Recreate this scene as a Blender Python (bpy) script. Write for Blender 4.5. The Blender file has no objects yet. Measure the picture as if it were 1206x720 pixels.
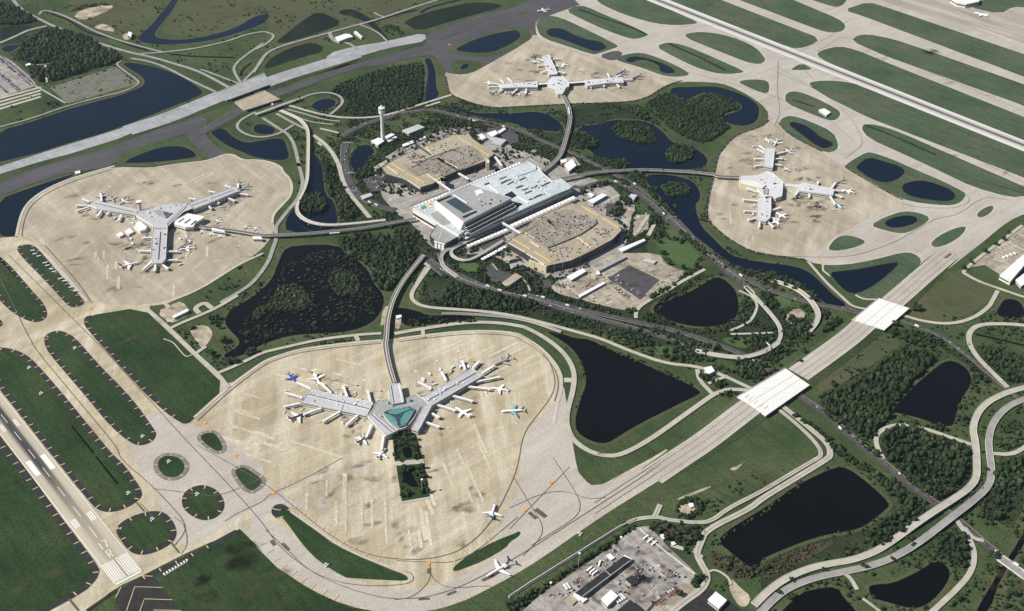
import bpy, bmesh, math, random
import numpy as np
from mathutils import Vector, Matrix
R = math.radians
rnd = random.Random(7)
S = bpy.context.scene
COL = S.collection

# ------------------------------------------------------------------ camera
F, PITCH, ROLL, HCAM = 1372.3, 0.61376, 0.037, 1421.5     # focal length in photo pixels, radians, metres
cp, sp = math.cos(PITCH), math.sin(PITCH)
cr, sr = math.cos(ROLL), math.sin(ROLL)
FW = np.array([0, cp, -sp]); _r = np.array([1., 0, 0]); _u = np.array([0, sp, cp])
RT = cr * _r + sr * _u; UP = -sr * _r + cr * _u
cam = bpy.data.cameras.new('camera'); camo = bpy.data.objects.new('camera', cam); COL.objects.link(camo)
cam.sensor_fit = 'HORIZONTAL'; cam.sensor_width = 36; cam.lens = F / 1206 * 36
cam.clip_start = 1; cam.clip_end = 30000
m = Matrix.Identity(4)
for i in range(3):
    m[i][0], m[i][1], m[i][2] = RT[i], UP[i], -FW[i]
m[2][3] = HCAM
camo.matrix_world = m
S.camera = camo
# ------------------------------------------------------------------ world, sun, exposure
SUN_EL = R(43); SX, SY = -0.976, -0.217          # the sun stands to the left of and a little towards the camera
w = bpy.data.worlds.new('World'); S.world = w; w.use_nodes = True
nt = w.node_tree
sky = nt.nodes.new('ShaderNodeTexSky'); sky.sky_type = 'NISHITA'; sky.sun_disc = False
sky.sun_elevation = SUN_EL; sky.sun_rotation = math.atan2(SX, SY); sky.altitude = 500
bg = nt.nodes['Background']; bg.inputs[1].default_value = 0.06
nt.links.new(sky.outputs[0], bg.inputs[0])
sun = bpy.data.lights.new('sun', 'SUN'); sun.energy = 4.6; sun.angle = R(0.53); sun.color = (1, .955, .88)
suno = bpy.data.objects.new('sun', sun); COL.objects.link(suno)
suno.rotation_euler = Vector((-SX * math.cos(SUN_EL), -SY * math.cos(SUN_EL), -math.sin(SUN_EL))).to_track_quat('-Z', 'Y').to_euler()
S.view_settings.view_transform = 'Standard'; S.view_settings.look = 'None'
S.view_settings.exposure = 0.55; S.view_settings.gamma = 1
S.render.engine = 'CYCLES'
S.cycles.use_denoising = True
S.cycles.max_bounces = 5; S.cycles.volume_bounces = 0; S.cycles.caustics_reflective = False; S.cycles.caustics_refractive = False

# ------------------------------------------------------------------ from survey marks to metres
TILE = {'p': (0, 0, 1)}
for i, y in enumerate((0, 180, 360, 540)):
    for j, x in enumerate((0, 300, 600, 896)):
        TILE['abcd'[i] + str(j + 1)] = (x, y, 3.89)
TILE.update(z1=(800, 0, 2.879), k1=(330, 410, 8), k2=(450, 410, 7.094), k3=(400, 110, 8), k4=(480, 190, 8), k5=(590, 190, 8), k6=(590, 250, 8), k7=(480, 240, 8), k8=(690, 250, 6),
    l1=(80, 210, 6), l2=(190, 210, 6), l3=(560, 50, 5.482), l4=(830, 150, 5.539), l5=(620, 620, 5.243), l6=(0, 590, 5.243), l7=(240, 90, 6.544), l8=(430, 480, 5.142),
    m1=(420, 140, 8), m2=(510, 130, 8), m3=(340, 140, 5.54), m4=(0, 50, 8), m5=(660, 180, 8), m6=(1100, 250, 4.8), m7=(860, 330, 6), m8=(760, 620, 7.2),
    n1=(540, 290, 6.544), n2=(640, 300, 6.347), n3=(180, 350, 8), n4=(430, 300, 7.2), n5=(560, 560, 5.144), n6=(60, 0, 6.544), n7=(340, 10, 8.614), n8=(1040, 0, 7.265),
    q2=(820, 430, 8), q3=(960, 340, 8), q4=(1080, 250, 8), q5=(180, 70, 8), q6=(60, 570, 6), q7=(0, 440, 6), q8=(0, 290, 6), q9=(110, 400, 6), r4=(0, 130, 8))

def px(s):
    t = TILE['p']; out = []
    for k in s.split():
        if k in TILE: t = TILE[k]
        else:
            a, b = k.split(','); out.append((t[0] + float(a) / t[2], t[1] + float(b) / t[2]))
    return out

def P(x, y, z=0.0):
    d = FW * F + RT * (x - 603) - UP * (y - 360)
    t = (z - HCAM) / d[2]
    return np.array([d[0] * t, d[1] * t, z])

def pts(s, z=0.0):
    return [P(x, y, z) for x, y in (px(s) if isinstance(s, str) else s)]

def smooth(p, closed=True, n=2, cut=True):
    p = [np.asarray(q, float) for q in p]
    for _ in range(n):
        o = []
        N = len(p)
        if not closed: o.append(p[0])
        for i in range(N if closed else N - 1):
            a, b = p[i], p[(i + 1) % N]
            t = min(.25, 26 / max(np.linalg.norm(b - a), 1e-6)) if cut else .25
            o += [a * (1 - t) + b * t, a * t + b * (1 - t)]
        if not closed: o.append(p[-1])
        p = o
    return p

def resample(p, step, closed=False):
    p = [np.asarray(q, float) for q in p]
    if closed: p = p + [p[0]]
    out = [p[0]]; acc = 0
    for a, b in zip(p, p[1:]):
        L = np.linalg.norm(b - a)
        if L < 1e-9: continue
        t = step - acc
        while t <= L:
            out.append(a + (b - a) * t / L); t += step
        acc = L - (t - step)
    return out

YA = -0.742
DV = np.array([math.sin(YA), math.cos(YA), 0]); NV = np.array([math.cos(YA), -math.sin(YA), 0])   # along and across the runways

# ------------------------------------------------------------------ materials
def nodes(name):
    mt = bpy.data.materials.new(name); mt.use_nodes = True
    t = mt.node_tree; b = t.nodes['Principled BSDF']
    return mt, t, b

def pos(t, scale=(1, 1, 1), rot=0.0):
    g = t.nodes.new('ShaderNodeNewGeometry'); mp = t.nodes.new('ShaderNodeMapping')
    mp.inputs['Scale'].default_value = scale; 
    vr = t.nodes.new('ShaderNodeVectorRotate'); vr.rotation_type = 'Z_AXIS'; vr.inputs['Angle'].default_value = rot
    t.links.new(g.outputs['Position'], vr.inputs['Vector']); t.links.new(vr.outputs[0], mp.inputs['Vector'])
    return mp.outputs[0]

def noise(t, scale=(1, 1, 1), rot=0.0, detail=4, rough=.6, dist=0.0):
    n = t.nodes.new('ShaderNodeTexNoise'); n.inputs['Scale'].default_value = 1; n.inputs['Detail'].default_value = detail
    n.inputs['Roughness'].default_value = rough; n.inputs['Distortion'].default_value = dist
    t.links.new(pos(t, scale, rot), n.inputs['Vector'])
    return n.outputs['Fac']

def ramp(t, fac, stops):
    r = t.nodes.new('ShaderNodeValToRGB'); e = r.color_ramp.elements
    while len(e) < len(stops): e.new(.5)
    for k, (p_, c) in enumerate(stops):
        e[k].position = p_; e[k].color = (*c, 1) if len(c) == 3 else c
    t.links.new(fac, r.inputs[0]); return r.outputs[0]

def mix(t, a, b, fac, mode='MIX'):
    x = t.nodes.new('ShaderNodeMix'); x.data_type = 'RGBA'; x.blend_type = mode
    for s, v in ((x.inputs[0], fac), (x.inputs[6], a), (x.inputs[7], b)):
        if isinstance(v, (int, float)): s.default_value = v
        elif isinstance(v, tuple): s.default_value = (*v, 1)
        else: t.links.new(v, s)
    return x.outputs[2]

def grey(lo, hi, a=.3, b=.7): return [(a, (lo,) * 3), (b, (hi,) * 3)]

def plain(name, c, rough=.7, vary=.12, scale=.15, metal=0.0, spec=.3):
    mt, t, b = nodes(name)
    col = mix(t, tuple(c), ramp(t, noise(t, (scale,) * 3), grey(1 - vary, 1 + vary)), 1.0, 'MULTIPLY')
    t.links.new(col, b.inputs['Base Color']); b.inputs['Roughness'].default_value = rough; b.inputs['Metallic'].default_value = metal
    b.inputs['Specular IOR Level'].default_value = spec
    return mt

def grassmat(name, a, b_, c, rot=YA, stripe=.12):
    mt, t, b = nodes(name)
    col = ramp(t, noise(t, (.006,) * 3, detail=6, rough=.62), [(.3, a), (.5, b_), (.72, c)])
    col = mix(t, col, ramp(t, noise(t, (.09, .012, 1), rot, 3), grey(1 - stripe * 1.6, 1 + stripe * 1.6)), 1.0, 'MULTIPLY')
    col = mix(t, col, ramp(t, noise(t, (.25,) * 3, detail=3), grey(.62, 1.38)), 1.0, 'MULTIPLY')
    col = mix(t, col, (.085, .07, .04), ramp(t, noise(t, (.011,) * 3, detail=7, rough=.7), [(.6, (0,) * 3), (.8, (.4,) * 3)]))
    t.links.new(col, b.inputs['Base Color']); b.inputs['Roughness'].default_value = .95; b.inputs['Specular IOR Level'].default_value = .05
    return mt

def concrete(name, a, b_, rots, streak=.22, stain=.5, light=(.56, .51, .41)):
    mt, t, b = nodes(name)
    col = ramp(t, noise(t, (.005,) * 3, detail=7, rough=.65), [(.3, a), (.7, b_)])
    for k, (rt, sx, sy) in enumerate(rots):
        f = ramp(t, noise(t, (sx, sy, 1), rt, 5, .6), [(.5, (0,) * 3), (.72, (streak * 3.2,) * 3)])
        col = mix(t, col, light, f)
        f = ramp(t, noise(t, (sx * 1.9, sy * 1.6, 1), rt, 5, .65), grey(1 - streak * .9, 1 + streak * .5, .3, .7))
        col = mix(t, col, f, 1.0, 'MULTIPLY')
    col = mix(t, col, (.09, .08, .065), ramp(t, noise(t, (.013,) * 3, detail=8, rough=.72, dist=.6), [(.6, (0,) * 3), (.82, (stain,) * 3)]))
    col = mix(t, col, ramp(t, noise(t, (.3,) * 3, detail=2), grey(.84, 1.14)), 1.0, 'MULTIPLY')
    t.links.new(col, b.inputs['Base Color']); b.inputs['Roughness'].default_value = .85; b.inputs['Specular IOR Level'].default_value = .2
    return mt

M = {}
M['grass'] = grassmat('meadow_grass', (.028, .046, .019), (.045, .067, .027), (.074, .086, .04))
M['turf'] = grassmat('mown_turf', (.034, .056, .024), (.05, .072, .031), (.074, .085, .04))
M['farturf'] = grassmat('hazed_mown_turf', (.042, .066, .038), (.058, .084, .048), (.085, .092, .058))  # far turf lightened and blued, distance haze put into the colour
M['deepturf'] = grassmat('dark_mown_turf', (.016, .032, .012), (.024, .045, .017), (.042, .058, .024))
M['lawn'] = grassmat('lawn_turf', (.05, .085, .032), (.058, .095, .036), (.07, .10, .04), stripe=.05)
M['scrubland'] = grassmat('scrub_ground', (.017, .026, .013), (.025, .036, .017), (.042, .05, .026))
M['bank'] = grassmat('bank_grass', (.055, .062, .032), (.065, .074, .036), (.085, .083, .045), stripe=.05)
M['dirt'] = plain('bare_dirt', (.32, .27, .2), .95, .55, .04)
M['redsoil'] = plain('red_brush', (.05, .042, .026), .95, .4, .06)
M['apron'] = concrete('tan_apron_concrete', (.32, .27, .18), (.47, .41, .285), [(YA + R(90), .028, .004), (YA + R(35), .03, .004)])
M['apron2'] = concrete('pale_apron_concrete', (.275, .237, .175), (.40, .348, .258), [(YA, .03, .004), (R(15), .028, .006)], streak=.16)
M['taxi'] = concrete('taxiway_concrete', (.34, .305, .25), (.43, .39, .325), [(YA, .05, .005)], streak=.12, stain=.3)
M['taxigrey'] = concrete('grey_taxiway_concrete', (.325, .292, .25), (.425, .388, .34), [(YA + R(90), .05, .005)], streak=.1, stain=.3, light=(.55, .53, .5))
M['taxicool'] = concrete('cool_grey_concrete', (.23, .235, .24), (.335, .34, .348), [(YA + R(90), .05, .005), (YA, .06, .02)], streak=.16, stain=.6, light=(.42, .42, .43))
M['west'] = concrete('west_apron_concrete', (.27, .24, .205), (.36, .32, .28), [(YA, .03, .003)], streak=.2)
M['asphalt'] = concrete('dark_asphalt', (.052, .05, .056), (.08, .077, .082), [(YA + R(90), .04, .004)], streak=.12, stain=.2, light=(.11, .105, .11))
M['shoulder'] = plain('black_shoulder', (.022, .021, .021), .9, .35, .1)
M['shouldergrey'] = plain('grey_shoulder', (.17, .155, .135), .9, .25, .1)
M['road'] = plain('pale_road', (.37, .345, .29), .9, .14, .05)
M['roadfar'] = plain('hazed_road', (.25, .245, .222), .9, .2, .05)  # far roads toned down to carry the distance haze in their colour
M['roadgrey'] = plain('grey_road', (.25, .24, .225), .9, .2, .05)
M['highway'] = plain('dark_highway', (.06, .056, .058), .9, .25, .08)
M['lot'] = concrete('parking_lot_tan', (.22, .19, .145), (.37, .325, .255), [(YA + R(90), .08, .02), (YA, .1, .02)], streak=.3, stain=.9, light=(.46, .41, .33))
M['lotgrey'] = concrete('parking_lot_grey', (.22, .2, .185), (.34, .31, .28), [(YA + R(90), .07, .015), (YA, .1, .02)], streak=.3, stain=.95, light=(.4, .37, .33))
M['yellow'] = plain('yellow_paint', (.55, .43, .24), .8, .15, .3)
M['orange'] = plain('orange_sign_paint', (.7, .3, .05), .8, .1, .3)
M['white'] = plain('white_paint', (.66, .65, .6), .7, .08, .3)
M['lineb'] = plain('dark_guide_line', (.11, .085, .06), .9, .3, .1)
M['joint'] = plain('trench_drain', (.09, .08, .06), .9, .3, .1)
def water(name, c):
    mt, t, b = nodes(name)
    col = ramp(t, noise(t, (.008,) * 3, detail=6), [(.3, c), (.75, tuple(v * 1.5 + .001 for v in c))])
    t.links.new(col, b.inputs['Base Color']); b.inputs['Roughness'].default_value = .12; b.inputs['IOR'].default_value = 1.33; b.inputs['Specular IOR Level'].default_value = .3
    bp = t.nodes.new('ShaderNodeBump'); bp.inputs['Strength'].default_value = .12; bp.inputs['Distance'].default_value = .3
    t.links.new(noise(t, (.22,) * 3, detail=3), bp.inputs['Height']); t.links.new(bp.outputs[0], b.inputs['Normal'])
    return mt
M['water'] = water('dark_pond_water', (.0012, .0018, .0022))
M['bluewater'] = water('blue_lake_water', (.0008, .0048, .012))
M['marsh'] = grassmat('wet_marsh', (.006, .012, .009), (.009, .017, .012), (.015, .023, .015), stripe=.03)
M['gravel'] = plain('weedy_gravel_strip', (.15, .15, .12), .95, .3, .05)
def foliage(name, a, b_, c):
    mt, t, b = nodes(name)
    at = t.nodes.new('ShaderNodeAttribute'); at.attribute_name = 'tint'
    col = ramp(t, at.outputs['Fac'], [(0, a), (.55, b_), (1, c)])
    col = mix(t, col, ramp(t, noise(t, (.6,) * 3, detail=3), grey(.5, 1.5)), 1.0, 'MULTIPLY')
    t.links.new(col, b.inputs['Base Color']); b.inputs['Roughness'].default_value = .85; b.inputs['Specular IOR Level'].default_value = .1
    return mt
M['leaf'] = foliage('wood_foliage', (.011, .022, .009), (.022, .038, .015), (.044, .062, .025))
M['leaf2'] = foliage('scrub_foliage', (.018, .03, .012), (.034, .05, .02), (.065, .078, .034))
M['leafred'] = foliage('russet_brush', (.03, .036, .016), (.055, .044, .024), (.10, .06, .036))
M['marshleaf'] = foliage('marsh_foliage', (.010, .017, .008), (.017, .027, .011), (.032, .042, .018))
M['bark'] = plain('bark', (.1, .075, .05), .95)
M['roof'] = concrete('pale_grey_roof', (.36, .36, .375), (.46, .46, .475), [(YA, .3, .05)], streak=.12, stain=.55, light=(.52, .52, .53))
M['roofwhite'] = plain('white_roof', (.66, .66, .66), .6, .1, .1)
M['roofpale'] = concrete('lavender_grey_roof', (.44, .44, .46), (.56, .56, .585), [(YA, .3, .05)], streak=.12, stain=.55, light=(.6, .6, .62))
M['yellowwall'] = plain('mustard_ramp_wall', (.55, .42, .17), .8, .15, .2)
M['roofblue'] = concrete('pale_blue_roof', (.36, .41, .43), (.50, .55, .56), [(YA, .12, .03), (YA + R(90), .12, .03)], streak=.16, stain=.6, light=(.6, .64, .65))
M['roofgrey'] = concrete('grey_gravel_roof', (.23, .235, .23), (.34, .345, .335), [(YA, .1, .05)], streak=.14, stain=.6, light=(.42, .42, .41))
M['rooftan'] = concrete('tan_deck_concrete', (.27, .23, .165), (.38, .33, .245), [(YA, .12, .03), (YA + R(90), .12, .03)], streak=.14, stain=.8, light=(.45, .4, .3))
M['roofdeck'] = concrete('worn_grey_deck', (.17, .15, .13), (.29, .26, .21), [(YA, .12, .03), (YA + R(90), .12, .03)], streak=.22, stain=.8, light=(.36, .32, .26))
M['roofblack'] = plain('black_roof', (.02, .021, .023), .9, .3, .2)
M['wall'] = plain('white_wall', (.62, .6, .55), .7, .06, .2)
M['walltan'] = plain('tan_wall', (.55, .48, .34), .8, .1, .2)
M['walldark'] = plain('dark_facade', (.04, .045, .055), .4, .2, .3)
M['glass'] = plain('dark_glass', (.012, .016, .024), .12, .1, .3, spec=.6)
M['teal'] = plain('teal_glazing', (.08, .23, .21), .25, .12, .2, spec=.5)
M['tealdark'] = plain('slate_glazing', (.035, .06, .07), .3, .12, .2, spec=.5)
M['seam'] = plain('dark_roof_seam', (.06, .06, .065), .8)
M['concrete'] = plain('bridge_concrete', (.56, .54, .5), .85, .07, .1)
M['edge'] = concrete('pale_taxiway_edge', (.38, .345, .295), (.47, .435, .375), [(YA, .05, .01)], streak=.08, stain=.2)
M['repair'] = concrete('pale_repaired_slabs', (.40, .35, .25), (.56, .505, .385), [(YA, .2, .05)], streak=.3, stain=.3)
M['deckwhite'] = concrete('white_bridge_deck', (.60, .59, .56), (.70, .69, .66), [(R(-35), .15, .01)], streak=.05, stain=.3, light=(.75, .74, .71))
M['greydeck'] = plain('grey_bridge_deck', (.43, .40, .33), .85, .1, .1)
M['track'] = plain('guideway_track', (.11, .105, .10), .9, .2, .2)
M['steel'] = plain('galvanised_steel', (.4, .4, .4), .5, .1, .3)
M['canopy'] = plain('white_canopy_fabric', (.8, .79, .76), .6, .04, .3)
M['tyre'] = plain('black_rubber', (.02, .02, .02), .9)
for n, c in dict(carwhite=(.75, .75, .74), carsilver=(.42, .43, .44), carblack=(.025, .025, .028), carred=(.32, .03, .025), carblue=(.04, .07, .2), cartan=(.42, .34, .22), caryellow=(.75, .5, .06)).items():
    M[n] = plain(n + '_paint', c, .3, .03, spec=.5)
for n, c in dict(jetwhite=(.78, .78, .77), jetblue=(.035, .07, .32), jetnavy=(.03, .035, .10), jetteal=(.03, .22, .24), jetpale=(.22, .36, .37), jetgrey=(.36, .36, .37), jetred=(.45, .05, .03), jetorange=(.5, .16, .03), engine=(.2, .2, .21)).items():
    M[n] = plain(n + '_paint', c, .35, .03, spec=.5)

def stainmat(name, c, strength, sc):
    mt, t, b = nodes(name)
    at = t.nodes.new('ShaderNodeAttribute'); at.attribute_name = 'fade'
    f = mix(t, ramp(t, noise(t, sc, YA, 6, .65), grey(0, 1, .36, .68)), at.outputs['Color'], 1.0, 'MULTIPLY')
    k = t.nodes.new('ShaderNodeMath'); k.operation = 'MULTIPLY'; k.inputs[1].default_value = strength
    t.links.new(f, k.inputs[0]); t.links.new(k.outputs[0], b.inputs['Alpha']); b.inputs['Base Color'].default_value = (*c, 1); b.inputs['Roughness'].default_value = .95
    b.inputs['Specular IOR Level'].default_value = .05; return mt
M['soot'] = stainmat('oil_and_soot_stain', (.06, .052, .042), .6, (.05, .05, .05))
M['worn'] = stainmat('worn_dry_patch', (.10, .09, .045), .42, (.03, .03, .03))
M['scorch'] = stainmat('scorched_grass', (.012, .013, .01), .8, (.03, .03, .03))
M['bleach'] = stainmat('bleached_concrete', (.6, .57, .5), .75, (.03, .03, .03))
# ------------------------------------------------------------------ builders
class MB:
    def __init__(s): s.v = []; s.f = []; s.m = []; s.tint = None
    def add(s, vs, fs, mi=0):
        o = len(s.v); s.v += [tuple(map(float, q)) for q in vs]
        for f in fs: s.f.append(tuple(i + o for i in f)); s.m.append(mi)
        return s
    def prism(s, top, zb, mt=0, mw=1, bottom=False):
        n = len(top); zb = zb if hasattr(zb, '__len__') else [zb] * n
        a = sum(top[i][0] * top[(i + 1) % n][1] - top[(i + 1) % n][0] * top[i][1] for i in range(n))
        if a < 0: top = top[::-1]; zb = zb[::-1]
        bot = [(p[0], p[1], z) for p, z in zip(top, zb)]
        s.add(list(top), [tuple(range(n))], mt)
        s.add(list(top) + bot, [(n + i, n + (i + 1) % n, (i + 1) % n, i) for i in range(n)], mw)
        if bottom: s.add(bot, [tuple(reversed(range(n)))], mw)
        return s
    def box(s, c, d, ang=0.0, m=0, dz=0.0):
        ca, sa = math.cos(ang), math.sin(ang); v = []
        for z in (-1, 1):
            for x, y in ((-1, -1), (1, -1), (1, 1), (-1, 1)):
                X, Y = x * d[0] / 2, y * d[1] / 2
                v.append((c[0] + X * ca - Y * sa, c[1] + X * sa + Y * ca, c[2] + z * d[2] / 2))
        return s.add(v, [(3, 2, 1, 0), (4, 5, 6, 7), (0, 1, 5, 4), (1, 2, 6, 5), (2, 3, 7, 6), (3, 0, 4, 7)], m)
    def beam(s, a, b, wd, h, m=0):
        a, b = np.asarray(a, float), np.asarray(b, float); d = b - a; L = np.hypot(d[0], d[1]) or 1e-6
        n = np.array([-d[1] / L, d[0] / L, 0]) * wd / 2; u = np.array([0, 0, h / 2])
        v = [a - n - u, a + n - u, a + n + u, a - n + u, b - n - u, b + n - u, b + n + u, b - n + u]
        return s.add(v, [(0, 1, 2, 3), (7, 6, 5, 4), (0, 3, 7, 4), (1, 5, 6, 2), (3, 2, 6, 7), (0, 4, 5, 1)], m)
    def tube(s, p, r, seg=8, m=0, cap=True):
        rings = []; p = [np.asarray(q, float) for q in p]
        for i, q in enumerate(p):
            d = p[min(i + 1, len(p) - 1)] - p[max(i - 1, 0)]; d = d / (np.linalg.norm(d) or 1)
            ref = np.array([0, 0, 1.]) if abs(d[2]) < .9 else np.array([1., 0, 0])
            a = np.cross(d, ref); a /= np.linalg.norm(a); b = np.cross(d, a); rr = r[i] if hasattr(r, '__len__') else r
            rings += [q + rr * (math.cos(2 * math.pi * k / seg) * a + math.sin(2 * math.pi * k / seg) * b) for k in range(seg)]
        fs = [(i * seg + k, i * seg + (k + 1) % seg, (i + 1) * seg + (k + 1) % seg, (i + 1) * seg + k) for i in range(len(p) - 1) for k in range(seg)]
        if cap: fs += [tuple(reversed(range(seg))), tuple((len(p) - 1) * seg + k for k in range(seg))]
        return s.add(rings, fs, m)
    def build(s, name, mats, parent=None, flat=True):
        me = bpy.data.meshes.new(name)
        loc = np.array(parent_world(parent)) if parent is not None else np.zeros(3)
        v = [tuple(np.asarray(q) - loc) for q in s.v] if parent is not None else s.v
        me.from_pydata(v, [], s.f)
        for mm in (mats if isinstance(mats, (list, tuple)) else [mats]): me.materials.append(M[mm] if isinstance(mm, str) else mm)
        if max(s.m, default=0): me.polygons.foreach_set('material_index', s.m)
        me.validate(); me.update()
        o = bpy.data.objects.new(name, me); COL.objects.link(o)
        if parent is not None: o.parent = parent
        return o

def parent_world(o):
    x = np.zeros(3)
    while o is not None:
        x += np.array(o.location); o = o.parent
    return x

def tag(o, label=None, cat=None, group=None, kind=None):
    for k, v in (('label', label), ('category', cat), ('group', group), ('kind', kind)):
        if v: o[k] = v
    return o

def empty(name, loc, label=None, cat=None, group=None, rz=0.0):
    o = bpy.data.objects.new(name, None); o.location = tuple(map(float, loc)); o.rotation_euler = (0, 0, rz); COL.objects.link(o)
    o.empty_display_size = 1
    return tag(o, label, cat, group)

KIDS = {}
def copy_tree(o, parent=None):
    c = o.copy(); COL.objects.link(c); c.parent = parent
    for ch in list(o.children): copy_tree(ch, c)
    return c

LAYER = {}; MASKP = []; MASKL = []
GREENS = ('grass', 'turf', 'bank', 'scrubland', 'meadow', 'redsoil')
def sheet(name, polys, z, mat, sm=2, kind='structure', closed_smooth=True):
    """flat ground areas lying side by side or one a few millimetres above the other"""
    b = MB()
    for s in (polys if isinstance(polys, list) else [polys]):
        p = pts(s) if isinstance(s, str) else s
        if sm: p = smooth(p, True, sm)
        k = LAYER.get(z, 0); LAYER[z] = k + 1
        zz = z + .004 * k
        a = sum(p[i][0] * p[(i + 1) % len(p)][1] - p[(i + 1) % len(p)][0] * p[i][1] for i in range(len(p)))
        if a < 0: p = p[::-1]
        b.add([(q[0], q[1], zz) for q in p], [tuple(range(len(p)))])
        if mat not in GREENS: MASKP.append(np.array([q[:2] for q in p]))
    o = b.build(name, mat); tag(o, kind=kind)
    return o

def sides(p, wd):
    p = [np.asarray(q, float) for q in p]; L, Rr = [], []
    for i in range(len(p)):
        d = p[min(i + 1, len(p) - 1)] - p[max(i - 1, 0)]; n = np.array([-d[1], d[0], 0]); n /= (np.linalg.norm(n) or 1)
        ww = wd[i] if hasattr(wd, '__len__') else wd
        L.append(p[i] + n * ww / 2); Rr.append(p[i] - n * ww / 2)
    return L, Rr

def strip(b, p, wd, z, m=0):
    L, Rr = sides(p, wd); n = len(p)
    b.add([(q[0], q[1], z) for q in L] + [(q[0], q[1], z) for q in Rr], [(n + i, n + i + 1, i + 1, i) for i in range(n - 1)], m)

def ribbon(name, lines, z, mat, sm=2, kind='structure'):
    b = MB()
    for s, wd in lines:
        p = pts(s) if isinstance(s, str) else s
        p = smooth(p, False, sm) if sm else p
        k = LAYER.get(z, 0); LAYER[z] = k + 1
        strip(b, p, wd, z + .004 * k); MASKL.append((np.array([q[:2] for q in p]), wd / 2 + 2.5))
    o = b.build(name, mat); tag(o, kind=kind); return o

def inset(p, d):
    n = len(p); p = [np.asarray(q, float) for q in p]
    a = sum(p[i][0] * p[(i + 1) % n][1] - p[(i + 1) % n][0] * p[i][1] for i in range(n))
    s = 1 if a > 0 else -1; out = []
    for i in range(n):
        t = p[(i + 1) % n] - p[i - 1]; nn = np.array([-t[1], t[0], 0]) * s; nn /= (np.linalg.norm(nn) or 1)
        out.append(p[i] + nn * d)
    return out

def inside(p, x, y):
    c = False; j = len(p) - 1
    for i in range(len(p)):
        if (p[i][1] > y) != (p[j][1] > y) and x < (p[j][0] - p[i][0]) * (y - p[i][1]) / (p[j][1] - p[i][1]) + p[i][0]: c = not c
        j = i
    return c

# ------------------------------------------------------------------ the ground
sheet('ground', [[np.array(q) for q in ((-7000, -4000, 0), (7000, -4000, 0), (7000, 10000, 0), (-7000, 10000, 0))]], 0, 'grass', 0)
sheet('meadow', ["a1 300,0 760,0 640,150 620,180 560,185 400,100 330,80", "a1 820,0 1206,0 1206,70 960,165 730,165", "p 300,0 520,0 560,20 500,36 430,30 330,75 310,60 318,20",
    "c4 260,340 600,110 640,190 600,210 420,350 260,420", "d4 1040,700 1130,400 1206,230 1206,420 1100,700", "b4 690,690 1206,330 925,550 1080,630 1020,700 880,780 700,780"], .02, 'bank')
sheet('scrub_ground', ["a1 0,0 40,0 200,100 560,265 520,300 230,385 190,385 110,310 0,200", "a2 330,410 600,315 770,285 775,480 560,540 400,535", "b2 370,400 620,395 745,465 680,575 590,650 545,590 520,530 440,480",
    "b2 745,690 800,530 1206,670 c2 1206,30 760,0", "c4 260,425 620,205 800,235 660,390 570,540 520,640 300,500", "c4 640,70 1110,380 1206,340 1206,240 990,160 960,250", "d4 0,470 590,210 640,220 480,310 520,420 0,640 0,540",
    "c4 530,600 970,640 d4 1000,30 900,180 820,200 570,0", "d4 830,340 920,330 960,480 830,480", "d4 1000,160 1206,0 1206,260 1100,330", "p 470,170 560,150 640,180 750,240 770,330 860,350 960,370 900,420 800,410 640,380 540,350 500,310 480,290 410,200 440,160",
    "d3 640,280 900,330 860,400 740,400", "a3 610,480 980,440 1020,590 900,670 640,520", "a3 280,480 580,470 760,640 700,690 300,660 0,650 0,620 240,600"], .05, 'scrubland')
sheet('lawn', ["b3 650,370 720,340 885,470 880,530 780,525 690,450", "c3 640,180 760,195 760,235 650,225", "c3 975,145 1130,140 1090,205 980,170", "k7 480,560 640,550 690,600 640,650 540,640 470,600", "m7 280,100 430,130 430,180 330,210 300,170"], .1, 'lawn')
sheet('marsh', ["a2 290,50 410,105 300,150 130,200 95,195 150,150 220,95", "a2 265,190 335,230 180,275 60,315 40,310 75,265 150,225", "a2 685,100 760,65 900,30 1000,10 1100,15 1145,30 1000,70 880,105 750,145 690,110",
    "a1 0,122 190,122 80,168 0,190", "a2 380,55 420,40 470,50 540,90 620,185 600,185 520,110 450,75 400,70"], .14, 'marsh', 1)

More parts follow.
